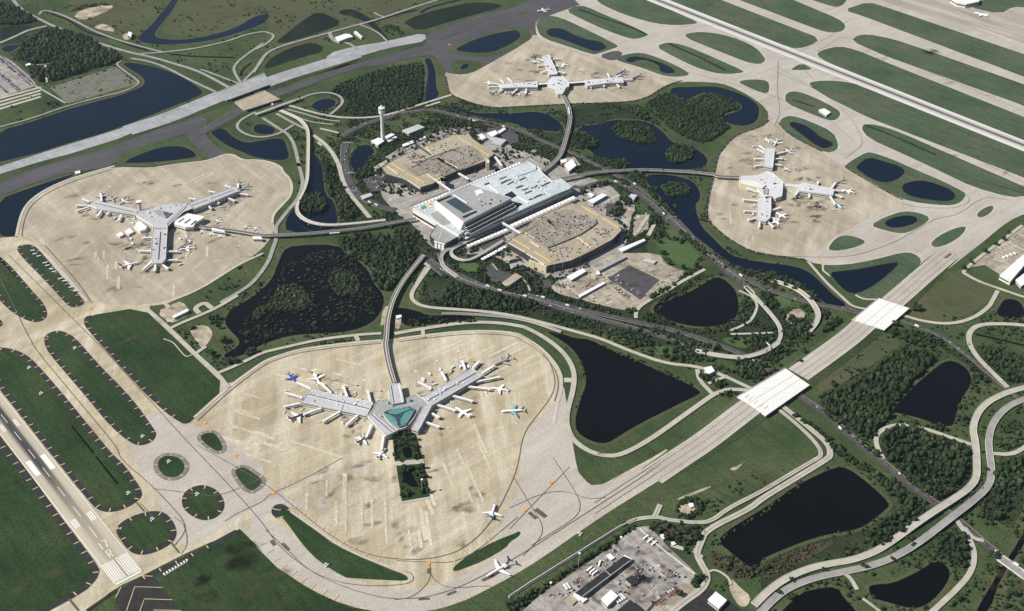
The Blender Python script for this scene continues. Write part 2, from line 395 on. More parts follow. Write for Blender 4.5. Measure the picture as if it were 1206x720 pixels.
LAKES = {
 'bluewater': ["a1 -20,606 150,558 300,505 500,450 560,435 620,410 655,395 665,375 650,350 600,320 560,295 575,288 620,290 700,305 780,330 850,360 900,395 935,425 900,445 800,485 650,545 480,610 300,660 180,700 p 0,191 -8,192",
  "a1 795,-10 740,60 690,120 640,165 630,180 650,195 720,205 800,205 950,190 1080,155 1206,112 a2 70,76 60,62 0,75 a1 1080,130 960,165 850,183 780,183 720,175 705,160 720,135 790,50 822,-10",
  "a1 5,215 90,203 95,210 45,243 10,235", "a2 775,275 800,262 820,300 830,340 830,400 850,440 800,465 780,460 785,400 795,340 790,300", "a2 255,490 280,465 330,450 370,460 370,480 340,500 290,510",
  "l7 380,385 440,365 520,385 555,415 530,445 450,450 390,430", "l7 50,430 90,400 160,405 190,440 260,490 330,515 430,500 560,475 620,490 640,550 660,630 600,650 480,640 380,620 300,585 200,545 100,480",
  "b1 -10,215 130,165 330,98 340,104 240,150 140,210 90,280 75,340 70,380 40,390 -10,370",
  "b2 255,-10 300,30 315,110 320,190 365,225 380,300 375,325 340,365 145,368 140,310 175,260 195,225 235,160 245,90", "a2 450,690 490,665 530,665 550,700 b2 545,0 500,60 480,120 455,90 440,30",
  "a2 820,545 990,560 980,585 850,580", "a2 880,470 930,490 1000,520 1100,520 1200,520 a3 100,512 170,520 220,550 250,590 240,605 150,600 50,585 a2 1206,570 1100,550 1000,530 930,510",
  "a3 300,600 350,575 420,570 470,550 560,550 640,560 700,600 740,650 790,670 850,680 b3 880,0 910,30 900,60 870,72 800,78 700,75 600,78 540,75 520,50 400,20 380,0 a3 330,660",
  "b3 620,105 690,98 780,110 840,130 870,170 875,210 850,240 860,290 880,340 930,390 990,450 1050,485 1200,508 b4 80,510 150,520 210,540 250,570 300,620 340,660 390,690 c4 380,20 320,10 b4 220,630 190,600 100,565 0,548 b3 1120,545 1050,520 1000,500 900,420 830,370 790,320 740,260 680,190 640,150",
  "a3 735,410 760,400 850,400 930,395 1000,410 1080,440 1140,480 1145,520 1130,560 1080,580 1010,570 980,550 980,530 1050,510 1070,495 1050,470 980,440 900,420 850,440 820,460 770,450 740,430"],
 'water': ["b2 175,425 380,420 420,470 480,500 520,540 545,600 590,650 592,700 c2 560,60 500,100 400,125 250,130 150,140 60,170 0,195 c1 1100,235 1030,240 1025,225 1090,190 1100,160 1050,110 1035,90 1030,60 1060,15 1110,-10 b2 20,640 80,580 110,500 130,450",
  "b3 690,690 780,660 860,620 930,575 970,570 1030,620 1045,660 1050,700 c3 1050,40 1010,80 930,100 830,95 750,75 680,45 655,20 670,-5",
  "c3 160,115 240,130 300,150 370,155 450,200 540,235 640,280 730,320 820,360 870,390 875,405 800,440 700,490 600,540 500,600 450,632 400,630 350,610 310,580 300,540 310,480 330,420 350,370 350,310 320,240 280,190 220,150",
  "c4 595,485 640,440 700,370 760,320 820,270 860,252 900,260 945,290 965,330 960,370 930,410 900,480 885,540 870,555 800,545 740,520 680,505", "m6 400,490 470,495 509,540 509,600 420,605 350,580 370,530",
  "d3 950,380 1000,330 1100,268 1206,205 d4 150,130 340,38 400,45 500,120 590,205 580,230 480,310 420,330 300,350 200,380 50,440 0,465 d3 1150,495 1100,500 1060,470",
  "d4 490,590 520,578 600,575 700,530 790,475 830,475 865,510 865,550 820,620 750,680 680,688 600,665 510,640", "d4 90,705 180,620 240,600 350,588 380,640 430,690 445,720 85,720",
  "d4 1215,320 1150,430 1090,520 1020,640 980,710 1045,710 1100,540 1215,390", "n4 210,430 250,450 330,455 450,480 520,515 700,520 936,525 936,555 700,575 560,590 400,610 330,600 270,520",
  "l8 215,265 270,240 300,290 250,320", "l8 230,400 280,390 310,460 330,470 320,485 270,480 230,440"]}
DEEP = ["a2 920,225 1000,185 1100,155 1190,140 a3 40,145 55,165 30,190 a2 1150,215 1080,245 980,243 930,235", "a2 940,310 965,290 985,300 970,318 945,322", "a1 690,690 760,672 830,672 880,690 b1 905,20 850,30 720,45 600,50 560,45", "a3 170,140 200,130 250,135 300,165 360,185 410,190 445,215 440,225 395,240 330,215 240,180 175,165", "a3 525,280 560,258 640,270 720,300 760,325 750,340 700,335 685,320 690,305 640,280 590,275 560,290",
  "a4 130,565 150,560 200,575 240,600 270,630 330,655 330,670 290,685 240,660 190,620 135,580", "b4 435,65 490,20 560,40 640,65 665,90 620,130 560,140 500,120 440,75", "b4 640,150 700,130 760,130 860,165 895,195 880,220 830,225 720,210 660,190",
  "b4 560,320 620,295 680,288 720,300 710,325 640,345 590,345", "b4 315,550 360,545 450,535 600,505 635,505 600,545 520,610 440,650 390,640 340,590"]
for k, L in LAKES.items():
    for s in L:
        p = smooth(pts(s), True, 1)
        sheet('lake_bank', [inset(p, -7)], .18, 'bank', 0)
        sheet('lake', [p], .32, k, 0)
for s in DEEP:
    p = smooth(pts(s), True, 1)
    sheet('pond_bank', [inset(p, -5)], 1.12, 'bank', 0)
    sheet('pond', [p], 1.2, 'bluewater', 0)
ISL = ["a3 470,590 500,565 560,555 640,580 680,640 670,660 600,660 520,640 480,620", "a3 720,690 760,665 840,680 b3 850,5 840,25 780,50 720,40 715,10", "b3 695,160 720,145 780,140 830,170 825,195 770,203 710,195",
  "b2 212,230 230,205 270,195 320,205 335,245 310,275 250,285 215,265", "b2 60,700 100,630 140,600 220,610 270,690 c2 270,0 180,30 60,20 c1 1200,60 1150,70 1180,10", "b2 330,580 400,530 470,560 490,640 420,660 370,650"]
sheet('island', ISL, .42, 'scrubland')
sheet('island', ["a3 590,290 650,285 690,305 680,325 620,310 580,300"], 1.3, 'turf')

# paved areas
G1 = ("p -6,281 b1 60,385 85,390 90,320 110,260 150,210 230,160 330,120 430,90 520,65 700,70 860,50 960,40 1050,0 l7 300,650 400,640 520,660 600,700 b2 130,85 160,110 180,150 170,200 130,240 90,280 85,320 95,350 55,420 0,470 "
 "b1 1100,510 1020,560 930,620 820,670 760,695 c1 660,5 780,100 900,215 1000,310 1040,378 1200,262 c2 80,240 200,200 350,180 460,168 580,158 660,150 780,135 960,115 1100,115 1200,125 c3 60,140 130,180 190,235 230,290 245,340 240,400 225,440 205,550 220,620 260,700 "
 "d3 320,70 370,125 410,130 500,80 650,0 p 767,540 790,526 p 790,554 700,614.4 600,679 557,704 521,717 490,722 450,722 408,714 364,694 326,668 300,643 283,625 d1 900,412 720,502 650,540 530,592 395,705 p 100,728 p 50,724 d1 320,645 400,600 450,540 460,510 300,295 105,30 p -6,504")
sheet('apron', [G1], .5, 'apron', 1)
sheet('apron', ["b1 90,388 92,320 112,260 152,210 232,160 332,122 432,92 522,67 702,72 862,52 962,42 1052,2 l7 300,652 400,642 520,662 598,702 b2 128,87 158,112 176,150 168,200 128,240 88,280 83,320 92,350 55,418 0,468 b1 1100,508 1020,558 930,618 820,668 690,697 430,697 330,600 240,500 170,420"], .53, 'apron2', 1)
G2 = ("p 1045,352 b4 740,495 700,458 650,455 520,490 380,515 250,512 210,490 0,460 b3 1100,450 1000,390 930,330 905,300 910,220 935,120 960,0 a3 980,680 1000,650 1050,610 1150,580 1190,550 1180,500 1100,440 1000,390 930,378 780,375 700,400 640,440 570,465 400,470 280,475 0,490 "
 "a2 1100,495 1000,475 900,435 885,420 870,330 895,340 990,340 1200,222 a3 60,205 100,180 110,150 p 628,30 p 660,-12 p 1220,-12 p 1220,248 b4 1170,295 1100,340 1030,400 800,580 p 1088,341 1070,356")
sheet('taxiway', [G2], .56, 'taxigrey', 1)
sheet('apron', ["a2 872,328 895,342 990,342 1200,224 a3 60,207 100,182 110,165 130,168 160,195 390,260 490,290 700,353 780,368 770,378 698,402 640,442 570,467 400,472 280,477 0,492 a2 1100,497 1000,477 900,437 887,422",
  "b4 210,488 0,458 b3 1100,448 1000,388 932,328 908,298 912,220 937,120 962,0 a3 982,680 1002,652 1052,612 1152,582 1192,545 p 912,140 a4 200,660 300,715 b4 400,75 500,135 660,220 560,270 420,340 310,400 280,440"], .6, 'apron2', 1)
sheet('west_apron', ["n8 -40,0 1220,400 1220,-20 -40,-20"], .6, 'west', 0)
D = ("b1 -10,138 200,60 370,10 a1 470,690 600,640 730,590 860,548 a1 900,600 760,640 640,692 b1 520,50 500,65 420,80 330,87 150,142 -10,205")
sheet('dark_taxiway', [D, "a1 860,545 920,530 960,560 920,590 960,640 1010,690 p 270,181 b1 1020,15 960,40 a1 900,690 870,640 840,610",
  "a2 520,290 700,240 790,205 780,160 880,125 1000,80 1206,30 p 640,-10 p 668,-10 p 682,6 a3 330,22 230,55 180,75 120,95 120,150 130,165 100,160 95,182 a2 1200,222 1060,297 990,341 895,341 870,326 845,280 820,255 750,258 600,292 520,312",
  "a3 402,258 490,230 525,248 480,285"], .8, 'asphalt', 1)
sheet('crossfield_taxiway', ["p -8,199 70,174 140,152.5 150,149 158,156 140,163.7 85,181 47,191 -8,208"], .86, 'taxicool', 0)
ribbon('dark_taxiway', [("p 296,122 a2 60,440 200,388 360,338 520,288 700,240 800,214", 32)], .84, 'asphalt')
sheet('crossfield_taxiway', ["a2 330,248 454,215 600,192 780,150 785,190 700,205 600,225 480,260 330,300"], .86, 'taxicool', 1)

# grass islands between the taxiways
GREEN = ["a3 255,50 310,28 350,30 450,75 560,120 630,155 635,165 580,182 540,175 440,140 330,90", "a3 120,100 172,72 230,80 330,125 420,170 500,210 490,220 400,250 380,252 270,215 160,180 130,150",
 "a3 400,10 405,-10 625,-10 700,30 800,75 865,103 850,112 760,118 670,110 560,80 480,50", "a3 800,160 840,150 900,148 980,160 1060,185 1130,220 1170,265 1170,285 1140,297 1080,285 980,245 880,205 820,180",
 "a3 670,215 720,195 790,205 880,240 980,285 1070,325 1070,335 1000,342 930,335 840,305 740,255", "a3 490,270 530,250 600,242 660,258 740,290 825,335 815,350 750,355 700,348 600,310 500,283", "a3 1045,378 1080,367 1150,365 1185,375 1192,400 1185,430 1150,425 1090,400",
 "a4 135,320 185,290 235,315 225,322 150,323", "a4 110,440 130,422 170,420 240,445 340,495 368,520 350,550 310,555 220,520 115,475", "a4 80,560 110,535 150,533 220,555 330,605 355,660 350,690 300,705 200,655 120,610",
 "z1 433,287 460,275 540,275 620,290 700,320 1169,514 1300,568 1300,660 1169,604 640,400 500,330", "z1 614,432 640,420 700,432 760,455 1169,634 1300,695 1300,690 1169,665 1130,672 1000,638 830,556 640,470",
 "b4 385,60 420,35 480,0 510,0 600,30 700,75 830,130 930,180 940,195 920,225 880,243 800,240 680,225 600,190 500,130 400,75", "b4 500,335 560,300 650,268 720,275 780,300 740,335 670,370 620,370 560,355",
 "b4 310,435 340,395 380,378 430,385 485,408 450,430 370,450 315,450", "b4 775,420 810,385 880,350 930,338 942,345 920,380 860,420 800,438", "b4 985,290 1010,262 1050,243 1070,250 1050,280 1010,300",
 "z1 -60,-9 370,161 400,166 440,158 481,133 140,0 100,-16 -80,-16", "z1 463,188 480,172 540,157 600,170 700,212 1169,398 1300,452 1300,530 1169,478 500,212", "z1 200,0 480,106 520,113 555,107 566,88 540,65 380,-2 300,-36 120,-30", "z1 583,140 600,122 640,117 720,132 820,165 1169,287 1300,335 1300,418 1169,360 700,192",
 "z1 556,35 640,7 700,25 1169,185 1300,232 1300,312 1169,262 620,55", "a4 200,-10 330,33 365,33 395,5 385,-10", "n8 715,60 840,10 880,-10 1230,-10 1230,70 1110,60 1005,125",
 "b4 255,515 380,517 520,492 650,457 700,462 738,492 720,530 640,620 560,668 480,672 440,655"]
for s in GREEN:
    q = px(s)
    p = smooth(pts(q), True, 1); sheet('taxiway_edge', [inset(p, -5)], .72, 'edge', 0); sheet('grass_island', [p], .9, 'farturf', 0)
sheet('grass_island', ["a2 885,235 900,215 960,190 1100,145 1190,125 a3 60,125 90,145 95,170 60,200 a2 1180,230 1080,260 1000,262 930,250 890,245", "a2 895,290 910,275 980,280 1040,285 1045,300 990,335 930,345 905,330",
  "a2 810,195 900,160 1130,95 1130,102 1000,130 900,172", "a3 40,62 100,50 35,78", "a1 700,655 800,628 870,650 920,690 b1 962,15 940,33 850,48 700,62 580,70 540,55 530,30 560,5", "a2 120,412 250,370 480,275 520,258 515,275 400,305 250,352 130,400",
  "a2 540,248 620,225 740,205 700,222 600,262"], .9, 'turf', 1)
RING = [("b1 75,442 90,425 140,420 175,440 240,520 330,620 388,682 380,700 c1 335,12 310,0 b1 300,690 200,580 100,480", 0, 7), ("b1 -20,460 40,510 110,590 170,660 c1 195,-15 218,30 212,62 170,80 120,70 50,30 -20,-40", 0, 7),
 ("c1 -20,50 12,75 14,90 -20,110", 0, 4), ("c1 200,160 210,135 245,118 290,118 340,145 390,200 450,270 560,380 630,460 700,560 720,590 700,625 650,645 600,635 500,550 420,450 300,310 215,210", 0, 8),
 ("c1 -30,188 60,200 120,225 170,270 300,420 430,580 520,690 d1 560,20 620,100 655,160 640,190 590,225 520,250 450,243 400,190 300,65 c1 250,703 150,578 50,451 -30,350", 0, 9),
 ("d1 830,190 850,150 900,125 950,125 1000,150 1030,200 1025,240 990,275 940,288 890,275 840,235", 0, 8), ("d1 525,330 560,290 620,260 700,240 760,250 800,300 812,350 790,390 720,430 650,447 600,435 560,390", 0, 9),
 ("c1 725,690 760,675 820,680 850,700 d1 870,30 860,70 820,100 770,105 730,90 700,50 705,10", 1, 8), ("c1 905,590 950,572 1000,575 1040,640 1035,670 1000,685 960,670 900,620", 1, 7), ("d1 1060,50 1100,30 1140,35 d2 10,62 35,78 55,100 45,130 0,160 d1 1150,165 1110,150 1060,80", 1, 7)]
TK = MB()
def ticks(p, closed, depth, step=27, zz=1.35, wd=1.5, flip=1):
    q = resample(p, step, closed)
    for i in range(len(q) - (0 if closed else 1)):
        a, b_ = q[i - 1] if (closed or i) else q[0], q[(i + 1) % len(q)]
        d = b_ - a; L = np.linalg.norm(d)
        if L < 1: continue
        n = np.array([-d[1], d[0], 0]) / L * flip
        strip(TK, [q[i] + n * .4, q[i] + n * (depth - .3)], wd, zz)
for s, g, dep in RING:
    p = smooth(pts(s), True, 2)
    a = sum(p[i][0] * p[(i + 1) % len(p)][1] - p[(i + 1) % len(p)][0] * p[i][1] for i in range(len(p)))
    if a < 0: p = p[::-1]
    sheet('taxiway_shoulder', [p], 1.06, 'shouldergrey' if g else 'shoulder', 0)
    sheet('grass_island', [inset(p, dep)], 1.16, 'deepturf', 0)
    ticks(p, True, dep)
sheet('field', ["c1 420,46 650,8 1040,377 890,518 860,545 825,540 700,442 560,292 400,112 382,75 392,52"], .9, 'deepturf', 1)
sheet('field', ["d1 95,30 300,298 455,508 445,550 400,600 310,655 180,725 p -8,728 p -8,508", "d1 1098,325 1206,430 d2 0,400 100,500 250,600 420,682 520,705 560,740 0,740 d1 830,740 650,545 850,455"], .9, 'deepturf', 0)
SIDE = [("c1 415,46 385,65 385,88 400,110 560,290 700,440 800,525 850,542 890,522", 8, 1), ("p -8,508 d1 95,28 300,296 420,455 458,512 445,552 400,602 320,650 215,705", 10, -1), ("d1 655,541 760,492 850,452 1090,322", 8, -1), ("d1 398,706 545,604", 5, 1),
 ("d2 100,278 75,255 78,232 95,212 135,210 168,240", 12, -1)]
b = MB()
for s, wd, fl in SIDE:
    p = smooth(pts(s), False, 1); q = resample(p, 6)
    L, Rr = sides(q, 2 * wd); inn = L if fl > 0 else Rr
    k = LAYER.get('sh', 0); LAYER['sh'] = k + 1
    b.add([(a[0], a[1], 1.05 + .004 * k) for a in q] + [(a[0], a[1], 1.05 + .004 * k) for a in inn], [((i, i + 1, len(q) + i + 1, len(q) + i) if fl < 0 else (len(q) + i, len(q) + i + 1, i + 1, i)) for i in range(len(q) - 1)])
    ticks(q, False, wd, flip=fl)
o = b.build('taxiway_shoulder', 'shoulder'); tag(o, kind='structure')
sheet('grass_island', ["d2 100,245 130,235 170,245 220,290 290,340 370,400 500,460 620,510 690,535 703,553 690,563 600,559 430,550 410,546 300,480 220,400 150,300", "d2 905,512 922,490 980,445 1100,380 1206,340 d3 40,333 52,345 40,360 0,385 d2 1150,412 1050,470 960,505 918,520"], 1.1, 'deepturf', 1)
# outer apron service strips with dark blast shoulder
b = MB(); TP_ = MB()
for s, wd in [("a3 790,372 740,385 690,410 640,445 565,468 400,474 280,478 0,492 a2 1100,497 1000,477 900,438 886,418 873,350", 6), ("a3 1188,552 1150,584 1050,614 1000,654 975,690 b3 955,10 932,120 907,220 902,300 930,335 1000,395 1100,453 1206,472 b4 100,478 210,492", 6),
   ("b4 385,62 400,78 500,135 600,193 660,222", 5), ("a4 80,562 120,612 200,657 290,702", 5)]:
    p = resample(smooth(pts(s), False, 2), 8); strip(b, p, wd, 1.2); 
    for a in p[::3]: TP_.add([(a[0] - 1.5, a[1] - 3, 1.3), (a[0] + 1.5, a[1] - 3, 1.3), (a[0] + 1.5, a[1] + 3, 1.3), (a[0] - 1.5, a[1] + 3, 1.3)], [(0, 1, 2, 3)])
o = b.build('blast_shoulder', 'shoulder'); tag(o, kind='structure'); tag(TP_.build('blast_shoulder_markings', 'shouldergrey'), kind='structure')
p = smooth(pts("d2 60,330 200,500 380,610 560,655 760,655 950,600 1206,440 c3 650,700 800,590"), False, 2)
ticks([q for q in pts("d2 20,402 100,498 250,600 420,682")], False, 14, 22, flip=1); ticks(pts("d2 860,690 1000,640 1206,520"), False, 12, 24, flip=1)
ticks(smooth(pts("d2 175,232 290,325 420,410 520,465 640,505"), False, 1), False, 10, 24, flip=1); ticks(smooth(pts("d2 920,478 1060,395 1206,325"), False, 1), False, 10, 24, flip=1)
ticks(pts("p 605,676 700,614.4 770,568"), False, 12, 26, flip=1)
o = TK.build('shoulder_markings', 'yellow'); tag(o, kind='structure')

# runways
def runway(name, o, length0, length1, wd, mat):
    c = [o + DV * length0, o + DV * length1]; b = MB(); strip(b, c, wd, 1.15 + .004 * LAYER.get('rw', 0)); LAYER['rw'] = LAYER.get('rw', 0) + 1
    ob = b.build(name, mat); tag(ob, kind='structure')
def runmat(name, o, hw, base, base2, edge, rub, wide=(.1, .24, .5), along=None):
    mt, t, b = nodes(name)
    g = t.nodes.new('ShaderNodeNewGeometry')
    def dot(vec, off):
        vm = t.nodes.new('ShaderNodeVectorMath'); vm.operation = 'DOT_PRODUCT'; t.links.new(g.outputs['Position'], vm.inputs[0]); vm.inputs[1].default_value = vec
        s = t.nodes.new('ShaderNodeMath'); s.operation = 'SUBTRACT'; t.links.new(vm.outputs['Value'], s.inputs[0]); s.inputs[1].default_value = off; return s.outputs[0]
    u = dot(tuple(NV), float(NV @ o)); ab = t.nodes.new('ShaderNodeMath'); ab.operation = 'ABSOLUTE'; t.links.new(u, ab.inputs[0])
    dv = t.nodes.new('ShaderNodeMath'); dv.operation = 'DIVIDE'; t.links.new(ab.outputs[0], dv.inputs[0]); dv.inputs[1].default_value = hw
    col = ramp(t, noise(t, (.05, .006, 1), YA, 5), [(.3, base), (.7, base2)])
    q = wide; f = ramp(t, dv.outputs[0], [(0, (rub,) * 3), (q[0], (rub * .92,) * 3), (q[1], (rub * .3,) * 3), (q[2], (0,) * 3)])
    f = mix(t, f, ramp(t, noise(t, (.3, .004, 1), YA, 5), grey(.8, 1.2)), 1.0, 'MULTIPLY')
    if along:
        al = dot(tuple(DV), float(DV @ o) + along[0]); k2 = t.nodes.new('ShaderNodeMath'); k2.operation = 'DIVIDE'; t.links.new(al, k2.inputs[0]); k2.inputs[1].default_value = along[1]; k2.use_clamp = True
        f = mix(t, f, ramp(t, k2.outputs[0], [(0, (.3,) * 3), (1, (1,) * 3)]), 1.0, 'MULTIPLY')
    col = mix(t, col, (.03, .029, .03), f)
    if edge: col = mix(t, col, edge, ramp(t, dv.outputs[0], [(.55, (0,) * 3), (.62, (.8,) * 3)]))
    t.links.new(col, b.inputs['Base Color']); b.inputs['Roughness'].default_value = .85
    return mt
O1 = np.array([-584.65, 1235.35, 0])
MR1 = runmat('runway_concrete', O1, 23, (.36, .32, .24), (.46, .41, .31), None, 1.0, (.26, .4, .6), (120, 220))
runway('runway', O1, 0, 2600, 46, MR1)
O2 = O1 + NV * 2536.4
MR2 = runmat('far_runway_concrete', O2, 30, (.40, .375, .34), (.47, .44, .40), (.56, .545, .51), .95)
# lines of the far runway follow the survey marks
a0, a1_ = P(740, -13), P(1215, 176); MR2 = runmat('far_runway_concrete2', a0, 30, (.40, .375, .34), (.47, .44, .40), (.56, .545, .51), .95)
b = MB(); strip(b, [a0, a1_], 62, 1.15); tag(b.build('runway', MR2), kind='structure')
W = MB()
def rect(u0, u1, v0, v1, z=1.25, mb=None): 
    q = [O1 + NV * u + DV * v for u, v in ((u0, v0), (u1, v0), (u1, v1), (u0, v1))]
    (mb or W).add([(a[0], a[1], z) for a in q], [(0, 1, 2, 3)])
rect(-22.8, -21.6, 0, 2600); rect(21.6, 22.8, 0, 2600); rect(-22.8, 22.8, -1, 2.4)
for i in range(6):
    for sg in (-1, 1):
        a = sg * (2.2 + i * 3.3); rect(min(a, a + sg * 1.75), max(a, a + sg * 1.75), 6, 52)
for k in range(16): rect(-20 + k * 2.7, -19 + k * 2.7, 3.2, 4.6)
for v, n in ((152, 3), (457, 2), (610, 2), (762, 1), (914, 1)):
    for i in range(n):
        for sg in (-1, 1):
            a = sg * (9.5 + i * 3.4); rect(min(a, a + sg * 1.9), max(a, a + sg * 1.9), v, v + 23)
for sg in (-1, 1): rect(min(sg * 8.5, sg * 17.5), max(sg * 8.5, sg * 17.5), 311, 357)
v = 112
while v < 2500: rect(-.45, .45, v, v + 30); v += 61
# 17R painted behind the threshold bars
def glyph(seg, u, v, h=18, wd=6, t=1.4):
    for (x0, y0, x1, y1) in seg:
        A = O1 + NV * (u + x0 * wd) + DV * (v + y0 * h); B = O1 + NV * (u + x1 * wd) + DV * (v + y1 * h)
        strip(W, [A, B], t, 1.25)
glyph([(.5, 0, .5, 1), (.25, .85, .5, 1)], -7, 82); glyph([(0, 1, 1, 1), (1, 1, .4, 0)], 1.2, 82); glyph([(0, 0, 0, 1), (0, .96, 1, .96), (1, 1, 1, .5), (0, .5, 1, .5), (.35, .5, 1, 0)], -3, 58)
tag(W.build('runway_markings', 'white'), kind='structure')
# blast pad with yellow chevrons
sheet('blast_pad', ["d1 545,602 655,541 700,541 845,715 560,715 528,660"], 1.05, 'shoulder', 0)
Y = MB()
for k in range(3):
    for a in (("d1 555,592 530,640", "d1 645,540 700,542"), ("d1 580,700 618,590 745,594", ""), ("d1 640,705 662,646 790,650", ""), ("d1 690,730 700,695 830,698", ""))[k:k + 1]:
        for s in a:
            if s: strip(Y, pts(s), 1.1, 1.2 + .004 * k)
strip(Y, pts("d1 640,705 662,646 790,650"), 1.1, 1.22); strip(Y, pts("d1 700,715 705,697 830,699"), 1.1, 1.22)
tag(Y.build('chevron_markings', 'yellow'), kind='structure')

ribbon('taxiway', [("p 300,620 d2 60,330 200,480 300,545 420,600 520,635 620,655 720,655 800,645 950,600 1206,465 p 700,598 770,555", 46)], .53, 'taxigrey', 2)
sheet('taxiway', ["c3 225,440 245,340 300,700 d3 320,80 380,140 560,60 300,330 0,460 d2 1150,450 1000,500 1120,330 1206,150 c3 60,590", "c1 560,560 720,480 870,540 1000,600 1206,700 d1 1206,200 1000,330 830,420 780,300 700,150 640,60", "d2 -10,60 220,230 150,215 60,215 30,380 180,560 60,480 -10,380"], .545, 'taxigrey', 1)
# guide lines
LN = [("p 10,301 120,410 216.7,516.7 268,570 d1 1206,300 d2 100,395 200,480 300,545 420,595 520,625 620,645 720,645 800,635 950,590 1206,452 p 700,598.7 790,540", 1.1), ("p -5,318 40,410 140,530 d1 545,0 700,130 780,215 845,290 850,340 800,400", 1.1),
 ("c1 900,640 d2 40,110 200,240 350,360 500,440 650,465 800,465 950,425 1080,305 1160,150 1206,40 c3 60,590 130,500 200,410 212,330 170,230 80,150 0,118", 1.2), ("d2 50,330 170,440 250,520 400,575 550,588 690,580 730,560 720,530 690,520", 1), ("d2 1206,270 1000,440 900,480 800,478 650,470", .9),
 ("d2 800,478 808,530 790,580 720,640 640,650", .9), ("d2 1206,640 1100,580 900,600 830,570 805,530", .9), ("d1 640,205 720,290", .9), ("d1 1206,90 1000,180 870,160 700,140", .9), ("d1 800,270 850,310 860,400 830,440", .9), ("d1 1030,290 1090,250 1206,200 d2 60,170 220,100 400,0", .9),
 ("d3 275,40 100,220 0,325", .9), ("d3 20,90 110,240", .9), ("d3 200,0 280,120 325,200 320,250 280,290 100,400", .9), ("d3 0,230 150,160 260,150 360,190 440,180", .9), ("d3 110,240 150,300 150,360 60,450", .9), ("p 700,593 790,535 820,515 845,500", .9), ("p 700,606 790,547 830,521", .8),
 ("b4 0,470 200,480 420,480 620,410 800,300 900,290 1020,200 1140,220", .9), ("b4 640,230 700,250 900,260 980,210 800,120", .9), ("b4 700,440 780,490 760,520 600,680", .9), ("a4 80,280 75,420 90,520 60,580", .9), ("a4 80,270 180,270 440,380 700,510", .8), ("z1 0,240 100,262 230,300 330,330 500,400 590,480", .8), ("z1 320,240 450,300 700,392 1169,620", .8), ("z1 560,540 630,490 590,410 520,340 400,270 330,225", .8), ("z1 0,92 120,85 300,120 400,170", .8), ("z1 470,175 560,120 640,160 1169,378", .7), ("z1 400,180 520,120 580,60 700,60 1169,240", .7), ("z1 0,40 380,155 480,175", .6)]
ribbon('taxiway_guide_lines', LN, 1.3, 'lineb', 2)
Y = MB()
for s in ("c1 940,540", "c1 1080,688", "d2 85,160", "d2 795,483", "d3 188,112", "d3 70,238", "c1 415,15", "b4 650,240", "b4 265,487", "b4 415,342", "p 529,53", "a4 335,35"):
    c = pts(s)[0]; q = [c + NV * x + DV * y for x, y in ((-3.2, -3.2), (3.2, -3.2), (3.2, 3.2), (-3.2, 3.2))]
    Y.add([(a[0], a[1], 1.4) for a in q], [(0, 1, 2, 3)], 0)
    for dx in (-.9, .9):
        q = [c + NV * (x + dx) + DV * (y + dx) for x, y in ((-.5, -1), (.5, -1), (.5, 1), (-.5, 1))]
        Y.add([(a[0], a[1], 1.42) for a in q], [(0, 1, 2, 3)], 1)
tag(Y.build('gate_markings', ['orange', 'lineb']), kind='structure')
# dark patched slabs, drains and hold lines
b = MB(); i = 0
for s, wd in [("d2 75,378 90,400", 6), ("d2 125,392 155,422", 6), ("d2 800,505 795,530", 5), ("d2 750,648 800,644", 4), ("d2 880,628 922,610", 4), ("d2 1040,562 1095,538", 5), ("d3 90,250 122,278", 7), ("d3 120,235 165,270", 9), ("c3 970,558 990,546", 5), ("c3 918,596 936,586", 5), ("c3 825,648 848,636", 6),
   ("d1 625,205 660,245", 2.5), ("d1 785,390 820,435", 2.5), ("d1 315,645 360,700", 3), ("q3 230,575 280,550", 6), ("q3 0,700 50,670", 7), ("q3 430,428 452,420", 4), ("q3 325,508 347,500", 4), ("q3 842,18 862,10", 4), ("q2 130,662 165,645", 5), ("q2 245,582 275,570", 5), ("b4 720,580 870,465", 6), ("a4 205,330 240,365", 1.5), ("b4 600,680 640,695", 2)]:
    strip(b, pts(s), wd, 1.45 + .003 * i); i += 1
tag(b.build('pavement_patches', 'joint'), kind='structure')

sheet('garden_lawn', ["l8 163,138 300,138 330,245 348,318 200,352 178,325", "l8 188,356 358,344 393,542 222,572"], 1.1, 'deepturf', 0)
sheet('garden_path', ["l8 180,330 350,312 360,342 188,356", "l8 222,572 393,542 395,556 224,582"], 1.12, 'road', 0)
for s in ("l8 215,265 270,240 300,290 250,320", "l8 228,400 280,388 312,460 332,470 322,487 268,482 230,440"): sheet('garden_pond', [s], 1.16, 'water', 2)
# paler repaired strips of slabs and worn lines
b = MB(); g = random.Random(4); i = 0
def slabstrips(poly, vec, n, l0, l1, wd):
    global i
    p = pts(poly); xs = [q[0] for q in p]; ys = [q[1] for q in p]; a, c = pts(vec); u = (c - a) / np.linalg.norm(c - a)
    n = int(n * .72)
    for _ in range(n * 8):
        x, y = g.uniform(min(xs), max(xs)), g.uniform(min(ys), max(ys)); L = g.uniform(l0, l1); e = np.array([x, y, 0]) + u * L
        if inside(p, x, y) and inside(p, e[0], e[1]):
            strip(b, [np.array([x, y, 0]), e], g.uniform(*wd), .845 + .0004 * i); i += 1; n -= 1
            if n <= 0: break
slabstrips("c2 20,300 200,215 560,170 560,430 250,380 60,420", "c2 230,225 380,262", 12, 25, 90, (5, 8)); slabstrips("c1 920,540 1206,260 c2 60,430 100,560 500,640 500,700 d2 300,40 c1 1000,700", "c2 20,555 320,650", 16, 30, 130, (4, 8))
